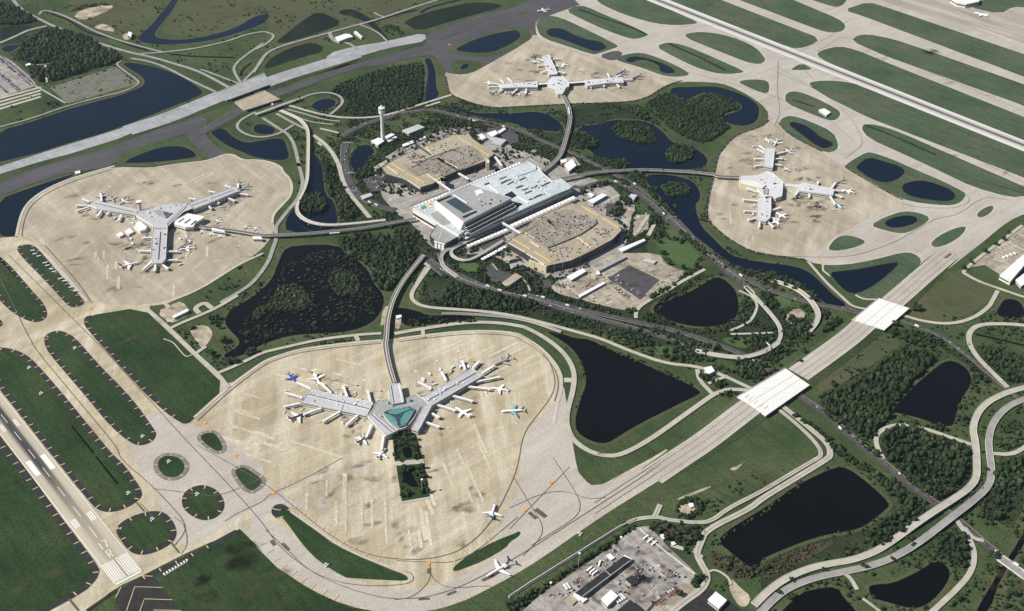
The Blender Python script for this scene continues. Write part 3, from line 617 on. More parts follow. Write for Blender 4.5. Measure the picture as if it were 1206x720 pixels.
slabstrips("c2 660,160 1000,130 1190,150 c3 150,230 180,330 c2 1100,360 900,260", "c2 850,360 990,290", 12, 25, 80, (5, 8)); slabstrips("c2 850,600 1190,420 c3 180,400 100,560 d3 0,100 d2 1000,250 780,380 780,60", "c2 920,610 960,700", 14, 30, 90, (4, 7)); slabstrips("d2 60,80 620,40 660,220 640,420 450,380 200,250", "d2 540,40 545,300", 16, 30, 110, (4, 8)); slabstrips("d2 700,220 780,210 1000,250 950,380 700,430", "d2 760,220 790,420", 9, 30, 80, (4, 7))
slabstrips("b1 110,330 300,150 900,90 1150,60 1000,140 420,190 300,300 200,420", "b1 250,600 700,380", 6, 20, 70, (3, 5)); slabstrips("b1 280,420 640,420 660,680 420,690 200,450", "b1 430,480 420,660", 9, 20, 60, (4, 7)); slabstrips("b1 800,420 1000,430 960,600 760,680", "b1 960,440 955,600", 4, 20, 50, (4, 6))
slabstrips("b3 950,140 1150,150 1150,440 1000,380 920,300", "b3 930,200 940,400", 6, 20, 60, (3, 5)); slabstrips("a2 900,420 1190,300 1200,480 1000,470", "a2 900,420 1190,300", 4, 20, 60, (3, 5))
tag(b.build('pavement_repairs', 'repair'), kind='structure')
def stains(name, mat, L, z, stp=.003):
    b = MB(); T = []; k = 0
    for s, n, rmin, rmax, st in L:
        p = pts(s); xs = [q[0] for q in p]; ys = [q[1] for q in p]; tries = 0
        while n > 0 and tries < 600:
            tries += 1; x, y = g.uniform(min(xs), max(xs)), g.uniform(min(ys), max(ys))
            if not inside(p, x, y) or (mat == 'worn' and any(inside(m_, x + dx, y + dy) for m_ in WETP for dx, dy in ((0, 0), (rmax, 0), (-rmax, 0), (0, rmax), (0, -rmax)))): continue
            n -= 1; rx, ry, a = g.uniform(rmin, rmax), g.uniform(rmin, rmax) * st, g.uniform(-.4, .4) + g.choice((-YA, .2)); zz = z + stp * k; k += 1
            ca, sa = math.cos(a), math.sin(a); vs = [(x, y, zz)]; T.append(1.0)
            for r, t_ in ((.55, .75), (1, 0)):
                for j in range(12):
                    th = j * math.pi / 6; q = r * g.uniform(.75, 1.2); X, Y_ = rx * q * math.cos(th), ry * q * math.sin(th); vs.append((x + X * ca - Y_ * sa, y + X * sa + Y_ * ca, zz)); T.append(t_)
            b.add(vs, [(0, 1 + j, 1 + (j + 1) % 12) for j in range(12)] + [(1 + j, 13 + j, 13 + (j + 1) % 12, 1 + (j + 1) % 12) for j in range(12)])
    o = b.build(name, mat); at = o.data.attributes.new('fade', 'FLOAT', 'POINT'); at.data.foreach_set('value', T); tag(o, kind='structure')
WETP = [pts(q) for L in LAKES.values() for q in L] + [pts(q) for q in DEEP]
ALLAP = ["c2 130,370 560,520 500,640 100,480", "c2 250,300 590,420 560,450 240,400", "c2 720,340 1000,230 1100,330 860,620 740,600", "l1 80,150 480,240 470,330 60,300", "l1 420,390 590,380 580,680 400,600", "l2 80,390 250,380 240,560 60,640", "l2 200,240 560,80 620,160 300,300", "l4 250,60 400,60 380,290 280,290", "l4 450,90 620,130 600,330 460,310", "l4 560,440 900,470 900,580 560,540", "l4 240,450 340,450 340,660 240,640", "l4 430,480 540,500 520,680 420,640", "l3 80,200 420,240 420,360 60,360", "l3 360,60 430,70 460,220 380,220", "l3 640,200 1020,190 1000,300 640,300"]
stains('pavement_stains', 'soot', [(s, 9, 5, 18, .8) for s in ALLAP] + [("l4 580,450 680,470 760,640 640,540", 12, 10, 30, .5), ("l4 700,480 780,480 790,560 720,540", 6, 8, 20, .8), ("l4 620,330 750,330 750,370 620,350", 6, 8, 18, .6), ("l4 90,560 140,560 140,640 90,640", 3, 8, 14, .8), ("l1 320,470 580,470 580,580 380,580", 10, 10, 26, .4), ("d2 100,0 1000,0 1100,300 900,420 600,450 300,340", 26, 8, 30, .5), ("b1 200,200 1100,60 1000,560 400,660", 30, 10, 34, .4), ("l3 20,200 430,60 1100,250 900,330", 18, 8, 26, .5), ("l4 100,100 500,40 900,350 700,640 150,600", 22, 8, 30, .5), ], .62, .0006)
stains("lot_stains", "soot", [("l5 400,420 480,440 450,480 400,470", 5, 5, 12, .8), ("l5 540,330 640,380 760,330 740,220 680,200", 14, 5, 14, .9), ("d3 150,520 640,330 850,560 700,690", 60, 5, 16, .6), ("n2 60,240 480,20 900,120 700,400", 36, 5, 14, .7), ("p 450,200 560,160 640,190 730,245 700,310 640,325 500,290", 60, 6, 16, .7)], 1.0, .001)
stains('pavement_bleaching', 'bleach', [("c1 560,640 720,600 900,640 1000,690 d1 1000,60 800,20 620,20", 8, 14, 34, .6), ("d2 150,180 350,190 520,290 540,330 320,230 150,210", 10, 10, 22, .5), ("d2 100,0 1000,0 1100,300 900,420 600,450 300,340", 26, 8, 26, .4), ("c2 60,400 200,230 1100,140 c3 150,400 c2 1000,600 200,680", 24, 8, 24, .4), ("b1 200,200 1100,60 1000,560 400,660", 10, 8, 24, .4)], .6203, .0006)
stains('worn_grass', 'worn', [("c3 780,690 1206,480 d3 1206,120 900,250 680,250 500,330", 18, 12, 40, .35), ("d3 60,560 560,260 760,120 740,90 40,540", 10, 6, 20, .3), ("c4 200,200 640,110 300,400 240,330", 12, 10, 34, .4), ("b4 700,690 1050,570 1070,640 950,700", 9, 10, 30, .6), ("c1 60,240 500,640 470,660 30,300", 10, 6, 22, .3), ("d1 0,300 400,520 280,640 0,700", 6, 14, 40, .5), ("c1 500,90 700,70 1000,370 900,480 640,330", 8, 10, 34, .5), ("d1 850,500 1100,380 d2 400,660 d1 900,700", 8, 14, 40, .6),
   ("a1 360,60 620,20 620,150 480,160", 8, 16, 50, .5), ("a1 850,20 1200,10 1190,60 750,160", 8, 16, 50, .5), ("a2 60,20 700,0 520,60 100,150", 8, 16, 40, .5), ("a3 820,20 1206,170 1206,120 900,0", 10, 14, 40, .3), ("a4 300,240 1206,620 1206,480 500,240", 14, 14, 50, .3), ("a4 300,380 1100,660 1206,800 600,560", 12, 14, 50, .3), ("b4 600,10 1206,180 1206,60 800,-60", 10, 12, 40, .3), ("d4 1000,420 1206,300 1206,700 1060,690", 10, 10, 30, .5), ("d4 500,440 780,320 900,480 880,600 640,700", 8, 8, 22, .5), ("c3 250,400 280,600 420,690 600,620 560,610 400,660 320,600", 8, 8, 20, .4)], 2.6)
stains('scorched_grass', 'scorch', [("d1 920,550 960,560 980,650 940,640", 4, 10, 24, .7), ("a4 700,225 800,235 800,270 720,270", 3, 20, 40, .6), ("d1 850,460 1100,400 1150,480 900,600", 4, 14, 40, .6)], 3.0)

# ------------------------------------------------------------------ lots and roads
sheet('parking_lot', ["n2 20,265 160,170 330,130 430,60 500,-10 870,-10 900,60 1000,112 1072,130 905,280 780,350 690,415 600,420 400,372 200,320"], .7, 'lot', 1)
sheet('parking_lot', ["n2 480,180 640,80 870,190 760,300 735,335", "n2 0,190 60,200 60,240 0,255", "n1 185,200 250,130 310,180 420,225 340,290 240,270", "k8 150,460 230,440 430,590 380,620"], .8, 'highway', 0)
sheet('parking_lot', ["d3 60,700 150,620 300,520 460,410 570,320 640,310 720,400 870,540 800,590 660,660 620,710"], .7, 'lotgrey', 0)
sheet('parking_lot', ["d3 640,705 700,640 800,575 860,560 880,590 800,650 740,700"], .75, 'lot', 0)
sheet('black_lot', ["d3 760,705 860,640 925,595 1075,705"], .75, 'shoulder', 0)
sheet('parking_lot', ["a1 -30,235 60,285 130,345 165,385 150,400 0,450 -30,455"], .7, 'lotgrey', 0)
sheet('sand_yard', ["q4 420,560 990,130 1010,140 1010,400 780,590 640,500 520,520"], .7, 'lot', 0)
sheet('sand_yard', ["c1 715,30 790,-5 830,-20 880,30 830,65 780,85", "a1 330,70 420,30 520,22 512,45 380,100", "a1 425,125 480,105 540,150 460,138", "c1 870,95 950,90 978,130 960,165 930,200 910,180 875,130", "m8 700,480 730,440 800,520 900,600 860,690 790,680 720,560",
   "d3 770,215 830,195 860,240 790,270", "m7 380,260 470,190 550,250 430,330", "n4 130,600 150,470 190,430 200,460 180,580 140,610", "n4 250,620 260,530 300,510 310,560 290,640", "a1 560,160 600,150 605,180 565,185", "d3 1000,50 1060,30 1080,10 1040,60", "d3 755,190 920,125 925,135 790,190"], .7, 'dirt', 1)
sheet('terminal_court', ["p 452,198 470,178 500,163 535,150 560,150 600,172 640,185 676,205 715,215 745,245 742,268 735,295 700,318 650,330 610,318 580,300 540,300 510,295 484,262 470,255 446,228"], .62, 'lotgrey', 1)
sheet('brush_field', ["d4 0,545 80,440 330,372 338,392 200,470 40,548", "d3 640,300 760,300 850,350 800,390 700,350", "d3 900,430 1000,440 1100,510 1206,470 1206,520 1060,570 940,480"], .3, 'redsoil', 1)
sheet('striped_field', ["a1 225,402 530,305 635,382 560,430 310,478"], .7, 'bank', 0)
A0, A1_, B0, B1_ = pts("a1 228,404 310,476 528,308 632,384"); b = MB()
for k in range(12):
    f = (k + .5) / 12; strip(b, [A0 + (A1_ - A0) * f, B0 + (B1_ - B0) * f], 8, .85 + .003 * k)
tag(b.build('gravel_strips', 'gravel'), kind='structure')
b = MB()
for k in range(4):
    strip(b, pts("m4 -60,%d 385,%d" % (548 + k * 33, 425 + k * 30)), 11, .9 + .003 * k)
tag(b.build('pale_parking_strips', 'road'), kind='structure')
# pale kerb roads hugging the apron rims
ribbon('apron_edge_road', [("b1 75,385 88,320 106,262 148,210 230,158 330,118 430,88 525,62", 6), ("b1 720,68 860,48 960,38 1050,0 l7 300,652 400,645 520,664 600,702 b2 128,90 158,115 172,155 165,200 125,242 84,285 80,325", 6), ("b1 1206,462 1100,510 1020,560 930,618 820,668 740,690", 6), ("c1 890,515 1040,380 1200,263 c2 80,242 200,203 350,183 460,170 580,161", 6), ("c2 660,153 780,138 960,118 1100,118 1200,128 c3 60,143 128,183 186,237 226,292 240,342 236,400 220,440 202,545", 6), ("b1 165,425 250,510 350,620 400,685", 6), ("d2 165,245 300,340 430,425 560,480 680,515", 4)], 1.15, 'edge', 2)
ribbon('apron_edge_line', [("b1 100,385 108,322 126,268 164,222 240,172 336,132 432,102 520,76", 1.6), ("c1 905,530 1050,394 1206,276 c2 80,256 200,217 350,197 460,184 580,175", 1.6), ("c2 660,167 780,152 960,132 1100,132 1190,142 c3 50,157 115,195 172,247 210,298 224,344 220,400 205,440", 1.6), ("b1 205,425 290,520 370,610 420,690", 1.6)], 1.2, 'lineb', 2)
sheet('asphalt_lot', ["m2 620,195 720,170 810,250 800,310 700,330 620,240", "m1 60,570 180,520 330,600 230,680 120,690", "k7 640,390 900,300 940,350 720,440", "m5 430,480 560,480 620,560 560,620 430,600", "k7 460,470 560,440 560,520 500,530", "n1 200,180 260,130 300,175 430,225 340,285", "k6 60,480 150,470 420,600 380,640", "m2 340,170 620,170 640,200 420,230"], .72, 'highway', 0)
sheet('tan_lot', ["m5 560,540 700,480 700,560 620,620", "m5 210,430 330,380 360,420 240,470", "m1 140,470 260,400 420,330 420,350 270,430 170,500", "n1 380,80 470,60 500,100 400,130", "k8 340,20 450,20 440,120 330,180", "m5 0,60 130,40 190,120 60,190"], .74, 'lot', 0)
ROADS = {'road': [("a1 55,-5 100,50 190,95 260,130 400,180 480,210 600,245 700,265 800,295 900,325 980,365 1050,405", 11), ("a1 640,250 740,243 900,225 1050,190 1130,160 1206,147 a2 55,150 95,165 55,205 0,230", 8),
  ("a1 180,70 195,48 250,58 330,90 420,140 520,180 640,215 740,240", 8), ("a1 0,200 80,165 130,140 215,122", 11), ("a1 1206,200 1120,260 1075,300 1070,330 1105,385", 8), ("a1 1206,270 1180,310 1115,375", 8), ("a1 600,270 690,285 780,320 860,365 990,425", 9),
  ("a1 -5,586 150,545 300,490 450,450 580,420 640,385 630,370 560,320 530,295 560,280", 6), ("a1 920,320 1000,350 1100,388", 7), ("a2 -5,335 40,260 80,230 150,205 350,150 420,130 570,90 700,45 860,-5", 9), ("a2 548,60 565,72 592,80", 8), ("a2 345,150 360,190 430,200 470,228", 9), ("a2 480,115 560,145 610,195", 7),
  ("n7 410,255 430,310 500,360 600,350 690,410", 9), ("a1 130,300 200,300 330,270 470,222", 5), ("a1 208,300 215,380", 6), ("a1 160,395 300,475", 5),
  ("a2 155,485 300,528 420,545 560,540 640,520 700,500 900,438", 9), ("a2 180,470 250,435 330,424 390,440 407,470 380,500 345,528", 8), ("a2 150,505 220,522 300,548 390,560", 7), ("a2 160,525 250,562 360,574", 6),
  ("l7 455,325 600,420 650,450 700,530 740,720 b2 195,40 215,100 222,150 195,220 150,270 112,320 95,345 100,400 80,450 65,500 0,592 b1 1100,640 1010,690", 9), ("l7 690,380 610,430 560,452 480,472 400,472 320,450 260,410 258,370 300,330 400,280", 8), ("m3 160,110 230,160 290,230 330,310 350,400 380,470 420,520 480,590 530,650", 11), ("a2 300,592 385,612", 8), ("m3 190,155 215,180", 7),
  ("c1 662,8 780,112 890,222 940,265 1000,320 1046,378", 9), ("c1 1000,312 1100,270 1206,217 c2 80,208 200,180 300,158 460,138 580,130", 8), ("n3 165,300 280,245 440,180 600,110 800,-10", 8), ("n3 440,160 390,110 490,55 540,100 560,110", 11), ("n3 400,540 460,500 500,470", 8), ("n3 370,550 310,575 240,490 190,430 100,400", 2.5), ("n3 110,60 160,110", 9),
  ("c2 640,132 760,110 960,80 1100,80 1206,95 c3 80,105 180,160 260,230 300,310 290,400 265,480 260,550 290,620 360,670 430,692 510,690 640,620 780,520 930,412 960,400 1010,385 1095,392", 10), ("c2 770,112 772,150", 8), ("c3 250,345 300,345", 14), ("n4 545,110 430,270 390,340 400,390 450,430 550,455 700,465 936,480 c3 0,45 130,75 330,130 420,155 560,215 720,270 850,280 950,310 1110,385", 9), ("n4 500,75 545,108", 8), ("n4 515,110 430,245", 4),
  ("c3 860,295 868,345 930,408", 9), ("c3 910,360 1000,325", 7), ("a2 785,490 850,470", 8), ("c2 460,135 475,165", 9),
  ("c4 640,45 760,80 880,88 980,58 1045,8 b4 1055,690 1085,635", 9), ("b4 925,552 990,590 1080,622 1206,665", 9), ("q4 430,575 520,480 990,130", 8), ("c4 1220,95 1100,85 1000,90 955,120 950,170 985,235 1050,300 1130,378", 11), ("c4 1050,680 1150,688 1220,645", 9),
  ("c4 560,705 530,650 525,600 570,560 660,545 760,570 860,605 965,640", 9), ("d4 895,285 940,350 970,400 980,460 960,530 900,600 780,710", 9), ("d4 1020,380 970,370 930,320", 8), ("d4 370,525 410,550 440,605", 7), ("d4 465,645 500,670 545,705", 5),
  ("c4 100,465 230,570 310,640 320,690 d4 300,8 150,100 0,190 d3 1100,235 900,330 875,390 855,440 880,490 910,540 890,600 800,660 740,710", 11), ("c4 85,482 180,560 260,640 280,690 d4 250,8 130,78 0,157 d3 1000,232 930,288 870,300 720,285 680,270 580,280 540,300", 8), ("d3 690,215 665,270", 9), ("d3 740,400 800,420 862,430", 8), ("d3 900,530 940,510 1000,545 1015,580", 4),
  ("n2 690,480 690,440 720,390 800,340 900,290 1010,220 1100,170 1206,115", 8), ("m7 60,80 130,110 180,150 192,200 150,290 80,330 0,362", 6), ("m7 0,388 300,378", 6), ("n1 260,140 300,190", 3), ("n1 480,240 530,290 550,350", 4), ("b4 215,500 300,600 380,672 c4 420,10 520,25", 7), ("k8 360,150 440,30", 9), ("k8 440,170 500,60", 9)],
 'highway': [("m3 370,165 358,250 375,350 400,430 450,500 520,540 600,580 700,600", 20), ("m3 350,120 400,85 470,50 530,25 665,-5 a2 640,520 700,520 780,505 850,515 950,540 1100,580 1206,605 m2 300,60 420,110 560,130 680,160 800,190 960,260", 16), ("m2 960,262 m5 0,-40 110,0 280,90 440,170 600,250 760,345 900,445 1000,535 1110,650 b3 850,400 900,450 980,520 1080,580 1206,640 m7 250,60 330,90 450,130 540,155 640,180 720,190 900,230 q3 440,225", 14),
   ("k5 680,240 m5 200,340 330,290 430,262 560,285 700,370 850,480 960,590 1100,700 b3 820,390 880,440 960,520 1050,590 1110,640", 15),
   ("k7 310,470 330,560 400,640 520,700 n1 0,222 100,275 300,340 420,360 560,385 700,430 850,470 1047,520 c3 600,82 780,122 930,172 1080,228 1206,310 m7 100,535 170,570 330,665", 15), ("k7 190,530 n1 0,265 200,330 450,390 640,440 800,490 1047,562 c3 560,105 700,148 830,190 930,218", 13), ("k7 140,500 230,600 330,680", 9),
   ("c4 150,400 300,500 450,640 540,705 d4 640,92 800,210 900,285 1060,425 1220,545", 15), ("c4 640,68 830,140 950,232 1050,320 1130,385", 11), ("l7 590,250 540,215 430,130 330,60", 26), ("c4 1130,385 1220,460", 10)],
 'roadgrey': [("d3 560,290 500,320 300,447 100,572 -5,642", 3.5), ("k5 0,590 300,460 500,375 690,295 800,240 m5 330,280", 17), ("k7 480,380 600,320 800,230 k5 0,520", 10), ("m1 300,380 440,290 600,220 720,165 900,110 m2 180,190 300,200", 22), ("k4 0,420 300,300 600,190 900,60 m2 560,600 800,500 960,380", 12), ("l7 560,290 700,370 790,410", 9)]}
i = 0
ROADS['roadfar'] = ROADS['road'][:15] + ROADS['road'][18:23]; del ROADS['road'][18:23]; del ROADS['road'][:15]
for k, z in (('roadgrey', 1.6), ('highway', 1.75), ('roadfar', 1.85), ('road', 1.95)): ribbon('road' if k != 'highway' else 'highway', ROADS[k], z, k, 2)
# pale lane edges and barrier stripes of the highways
b = MB(); k = 0
for s, wd in ROADS['highway']:
    p = smooth(pts(s), False, 2)
    for c in (sides(p, wd * .94)[:1] if k % 2 else sides(p, wd * .94)[1:]): strip(b, c, .75, 2.3 + .003 * k); k += 1
    q = resample(p, 9)
    for a, c in zip(q[::2], q[1::2]): strip(b, [a, c], .4, 2.5)
tag(b.build('road_markings', 'road'), kind='structure')
b = MB(); k = 0
for s, wd in ROADS['road'][-14:-10]:
    p = smooth(pts(s), False, 2); strip(b, p, .7, 2.6 + .003 * k); k += 1
tag(b.build('road_markings', 'roadgrey'), kind='structure')
# drainage ditches
ribbon('ditch', [("a3 320,45 440,90 540,120 630,160", 7), ("a3 725,200 860,260 990,325", 7), ("a4 145,460 240,490", 5), ("a4 471,573 600,622 801,712", 5), ("c4 980,132 1100,160 1220,188", 5), ("a1 780,250 900,262 1075,265", 7), ("a1 1100,350 1110,320 1150,290", 5), ("c1 330,555 430,680", 3), ("d1 440,-5 540,120", 3), ("a2 760,60 800,35 900,10 960,-5", 8), ("a2 520,110 640,70 740,48", 9), ("n6 0,110 120,150 200,200 260,240 340,270 480,300 600,350 740,390", 9)], 1.5, 'water', 1)

# ------------------------------------------------------------------ raised taxiways, bridges, ramps
def zline(s, zs):
    c = px(s); return [P(x, y, z) for (x, y), z in zip(c, zs)]
def embank(name, s, zs, wd, mat, slope=2.2, sm=2):
    p = smooth(zline(s, zs), False, sm); MASKL.append((np.array([q[:2] for q in p]), wd / 2 + 14)); L, Rr = sides(p, wd); b = MB(); n = len(p)
    b.add(L + Rr, [(n + i, n + i + 1, i + 1, i) for i in range(n - 1)], 0)
    L2, R2 = sides(p, [wd + 2 * slope * q[2] + .2 for q in p])
    for A, B, fl in ((L, L2, 0), (Rr, R2, 1)):
        B = [np.array([q[0], q[1], .6]) for q in B]
        f = [(i, i + 1, n + i + 1, n + i) for i in range(n - 1)]
        b.add(A + B, [tuple(reversed(x)) for x in f] if not fl else f, 1)
    for e in (0, -1):
        b.add([L[e], Rr[e], (R2[e][0], R2[e][1], .6), (L2[e][0], L2[e][1], .6)], [(0, 1, 2, 3)], 1)
    o = b.build(name, [mat, 'turf']); tag(o, kind='structure'); return p
embank('raised_taxiway', "p 768,561 800,539.5 830,520 870,489 893,472", [.72, 1.9, 3.8, 6.5, 7], 47, 'taxigrey')
embank('raised_taxiway', "p 940,441 960,427 1000,398 1019,381", [7, 7, 7, 7], 44, 'taxigrey')
embank('raised_taxiway', "p 1050,357 1072,338 1090,322 1120,297", [7, 5.5, 3.5, .75], 44, 'taxigrey')
def raisedlines(s, zs, offs, wd, mat, dz=.12):
    p = smooth(zline(s, zs), False, 2); b = MB()
    for k, o_ in enumerate(offs):
        q = sides(p, abs(o_) * 2)[0 if o_ < 0 else 1] if o_ else p
        L, Rr = sides(q, wd); n = len(q); b.add([x + (0, 0, dz) for x in L] + [x + (0, 0, dz) for x in Rr], [(n + i, n + i + 1, i + 1, i) for i in range(n - 1)])
    tag(b.build('taxiway_guide_lines', mat), kind='structure')
for s_, z_ in (("p 768,561 800,539.5 830,520 870,489 893,472", [.72, 1.9, 3.8, 6.5, 7]), ("p 940,441 960,427 1000,398 1019,381", [7, 7, 7, 7]), ("p 1050,357 1072,338 1090,322 1120,297", [7, 5.5, 3.5, .75])):
    raisedlines(s_, z_, (-13, 0, 13), .9, 'lineb'); raisedlines(s_, z_, (-22, 22), 3.2, 'edge', .1)
def bridge(label, quad, z, th, cat='bridge', roof='deckwhite', lanes=2, piers=3, par=True, tone='concrete', group=None, name='taxiway_bridge'):
    q = pts(quad, z); MASKP.append(np.array([k[:2] for k in q])); c = sum(q) / len(q); e = empty(name, (c[0], c[1], 0), label, cat, group)
    b = MB(); b.prism(q, z - th, 0, 1, True); d = b.build('deck', [roof, tone], e)
    a0, a1, b1, b0 = q                          # near-left, far-left, far-right, near-right
    if par:
        for A, B in ((a0, a1), (b0, b1)):
            x = MB(); x.beam(A + (0, 0, .6), B + (0, 0, .6), .8, 1.2); x.build('parapet', tone, e)
    for f in np.linspace(.12, .88, piers):
        A, B = a0 + (a1 - a0) * f, b0 + (b1 - b0) * f; A2, B2 = A + (B - A) * .06, A + (B - A) * .94
        x = MB(); x.beam((A2[0], A2[1], (z - th) / 2), (B2[0], B2[1], (z - th) / 2), 1.4, z - th); x.build('pier_wall', tone, e)
    for k in range(lanes):
        f = (k + 1) / (lanes + 1) if lanes > 1 else .5
        f = .5 + (f - .5) * .75
        A, B = a0 + (b0 - a0) * f, a1 + (b1 - a1) * f
        x = MB(); x.beam(A + (0, 0, .05), B + (0, 0, .05), 1.3, .12); x.build('guide_stripe', 'greydeck', e)
    return e
bridge('white concrete taxiway bridge over the dark highway beside the triangular black lake', "q2 385,300 840,30 1070,190 655,480", 7, 2.2)
bridge('shorter white concrete taxiway bridge over two roads near the triangular pond', "q3 345,298 600,90 890,185 655,390", 7.03, 2.2)
embank('raised_taxiway', "p 150,154 200,138 240,121 262,112", [1.0, 3, 6, 7.4], 60, 'taxicool')
embank('raised_taxiway', "p 312,98 340,88 370,79 420,64", [7.4, 5.5, 3.2, 1.3], 56, 'taxicool')
bridge('grey concrete taxiway bridge beside the blue lake with road loops behind', "q5 590,318 1050,130 1120,232 690,390", 7.5, 2, roof='taxicool', lanes=1)
bridge('tan decked taxiway bridge between two stretches of dark asphalt', "l7 240,200 470,110 590,175 310,265", 7.4, 2, roof='rooftan', lanes=0)
embank('raised_taxiway', "p 225,160 250,149 285,129", [1.3, 3, 7], 30, 'asphalt'); embank('raised_taxiway', "p 322,112 345,104 372,94", [7, 4, 1.3], 30, 'asphalt')
def viaduct(name, label, s, zs, wd, top, cat, step=32, rail=.5, group=None, side='concrete', th=1.6, rails=False, sm=2):
    p = smooth(zline(s, zs), False, sm); c = p[len(p) // 2]; e = empty(name, (c[0], c[1], 0), label, cat, group)
    MASKL.append((np.array([q[:2] for q in p]), wd / 2 + 2.5))
    L, Rr = sides(p, wd); n = len(p); b = MB(); dn = np.array([0, 0, -th])
    b.add(L + Rr, [(n + i, n + i + 1, i + 1, i) for i in range(n - 1)], 0)
    for A, fl in ((L, 1), (Rr, 0)):
        f = [(i, i + 1, n + i + 1, n + i) for i in range(n - 1)]
        b.add(A + [q + dn for q in A], [tuple(reversed(x)) for x in f] if fl else f, 1)
    b.add([q + dn for q in L] + [q + dn for q in Rr], [(i, i + 1, n + i + 1, n + i) for i in range(n - 1)], 1)
    b.add([L[0], Rr[0], Rr[0] + dn, L[0] + dn], [(0, 1, 2, 3)], 1); b.add([L[-1], Rr[-1], Rr[-1] + dn, L[-1] + dn], [(3, 2, 1, 0)], 1)
    b.build('deck', [top, side], e)
    for w2, nm in ((wd - .4, 'parapet'),):
        for A in sides(p, w2):
            x = MB()
            for a, c2 in zip(A, A[1:]): x.beam(a + (0, 0, rail / 2), c2 + (0, 0, rail / 2), .5, rail)
            x.build(nm, side, e)
    if rails:
        for off in (-.26, .26):
            x = MB(); ctr = sides(p, wd * .52)[0 if off < 0 else 1]
            for a, c2 in zip(ctr, ctr[1:]): x.beam(a + (0, 0, .1), c2 + (0, 0, .1), wd * .25, .25)
            x.build('running_track', 'track', e)
    for q in resample(p, step)[1:]:
        if q[2] - th > 2:
            x = MB(); x.tube([(q[0], q[1], .2), (q[0], q[1], q[2] - th)], 1.0, 8); x.build('column', 'concrete', e)
    return e, p
viaduct('tram_guideway', 'curved elevated tram guideway running south to the green glazed concourse', "n4 497,0 430,80 350,180 290,270 240,370 207,470 187,570 178,720 c2 597,170 603,220 618,290 638,352", [9] * 12, 10, 'greydeck', 'guideway', rails=True)
viaduct('tram_guideway', 'long elevated tram guideway crossing dark water to the pale Y shaped concourse', "p 490,257 454,264 428.5,268 395,272 351,276 315,277 l2 700,400 560,375 450,360 350,350 270,340", [9] * 11, 9, 'track', 'guideway', rails=True)
viaduct('tram_guideway', 'elevated tram guideway passing a pond island to the concourse by the twin ponds', "k5 560,165 m5 160,215 300,185 480,172 700,158 900,160 1100,172 b3 850,88 950,100 l4 70,318 230,325", [11, 10, 9, 9, 9, 9, 9, 9, 9, 9, 9], 10, 'track', 'guideway', rails=True)
viaduct('tram_guideway', 'elevated tram guideway curving up to the farthest white concourse', "l3 555,330 590,390 608,440 612,490 600,560 b3 240,0 210,40 150,85", [9] * 8, 11, 'roadgrey', 'guideway', rails=True)
viaduct('elevated_road', 'pale elevated road curving round the wooded islet into the terminal', "l7 590,262 680,300 740,330 790,385 805,440 803,560 800,720 b2 240,120 225,170 195,225 190,262 205,290 250,318 330,333 450,325 600,308 740,292", [2.6, 4, 6, 8, 9, 10, 10, 10, 10, 10, 10, 10, 10, 10, 10, 10], 9, 'greydeck', 'road', rail=1)
viaduct('road_overpass', 'pale road overpass crossing the approach highway beside the tan bridge', "l7 400,293 520,250 640,205 760,165", [6, 7.5, 7.5, 5], 9, 'road', 'bridge', rail=.8)
viaduct('elevated_road', 'curled ramp bending from the white kerb canopy below the grey fronted block', "k7 900,345 760,430 640,505 560,535 480,525 420,490 405,450 430,420 600,335 700,290", [7, 7, 7, 7, 7, 7, 7, 7, 7, 7], 7, 'road', 'road', rail=.8)
viaduct('elevated_road', 'outer loop ramp starting under the grey fronted terminal block', "k7 520,370 420,410 340,450 310,510 330,580 400,640 470,690", [7, 7, 7, 7, 6, 4, 2.6], 8, 'roadgrey', 'road', rail=.8)
viaduct('elevated_road', 'pale loop ramp curving above the dark highway by the small toll house', "c3 850,205 950,228 1050,238 m7 100,545 200,522 280,485 340,440", [3, 5, 7, 7.5, 7, 5, 3], 11, 'road', 'bridge', rail=.9)
viaduct('elevated_road', 'pale curved ramp ringing the sandy yard near the channel', "m7 300,0 450,50 540,110 600,180 625,240 610,300 560,360", [2.6, 4, 6, 7, 6, 4, 2.6], 11, 'road', 'road', rail=.9)
viaduct('loop_road', 'narrow loop road bending past the crescent of trees', "b3 1120,645 m7 80,20 200,140 290,240 350,320 360,390 340,435", [2.6, 2.6, 2.6, 2.6, 2.6, 2.6, 2.6], 8, 'road', 'road', rail=.3)
viaduct('road_overpass', 'outer carriageway of the twin road sweeping over the dark highway', "c4 1230,370 1110,402 1010,460 968,550 985,630 d4 990,10 990,90 950,140 880,188 800,238 720,292 600,380 520,430 420,466 330,480 230,500 120,545 40,600 -30,670", [2.6, 2.6, 2.6, 2.6, 2.6, 2.6, 3, 5, 7, 7.5, 6, 3, 2.6, 2.6, 2.6, 2.6, 2.6, 2.6, 2.6], 12.5, 'road', 'bridge', rail=.7)
viaduct('road_overpass', 'inner carriageway of the twin road with the darker worn lane', "c4 1230,420 1130,460 1065,530 1042,610 1050,690 d4 1060,60 1045,130 960,205 860,280 740,375 620,450 500,495 380,520 250,545 130,590 50,650 -20,730", [2.6, 2.6, 2.6, 2.6, 2.6, 3, 5, 7, 7.5, 5, 3, 2.6, 2.6, 2.6, 2.6, 2.6, 2.6], 12, 'roadgrey', 'bridge', rail=.7)
viaduct('road_overpass', 'small concrete canal bridge carrying the dark highway at the frame corner', "d4 1060,428 1130,480 1230,552", [2.8, 2.9, 2.8], 16, 'roadgrey', 'bridge', rail=1.2)
viaduct('service_guideway', 'slim white railed service viaduct beside the pale road', "n1 -130,520 0,520 200,530 400,548 560,580 680,620 790,660", [5, 5, 5, 5, 5, 5, 4], 5, 'track', 'guideway', rail=1.4)
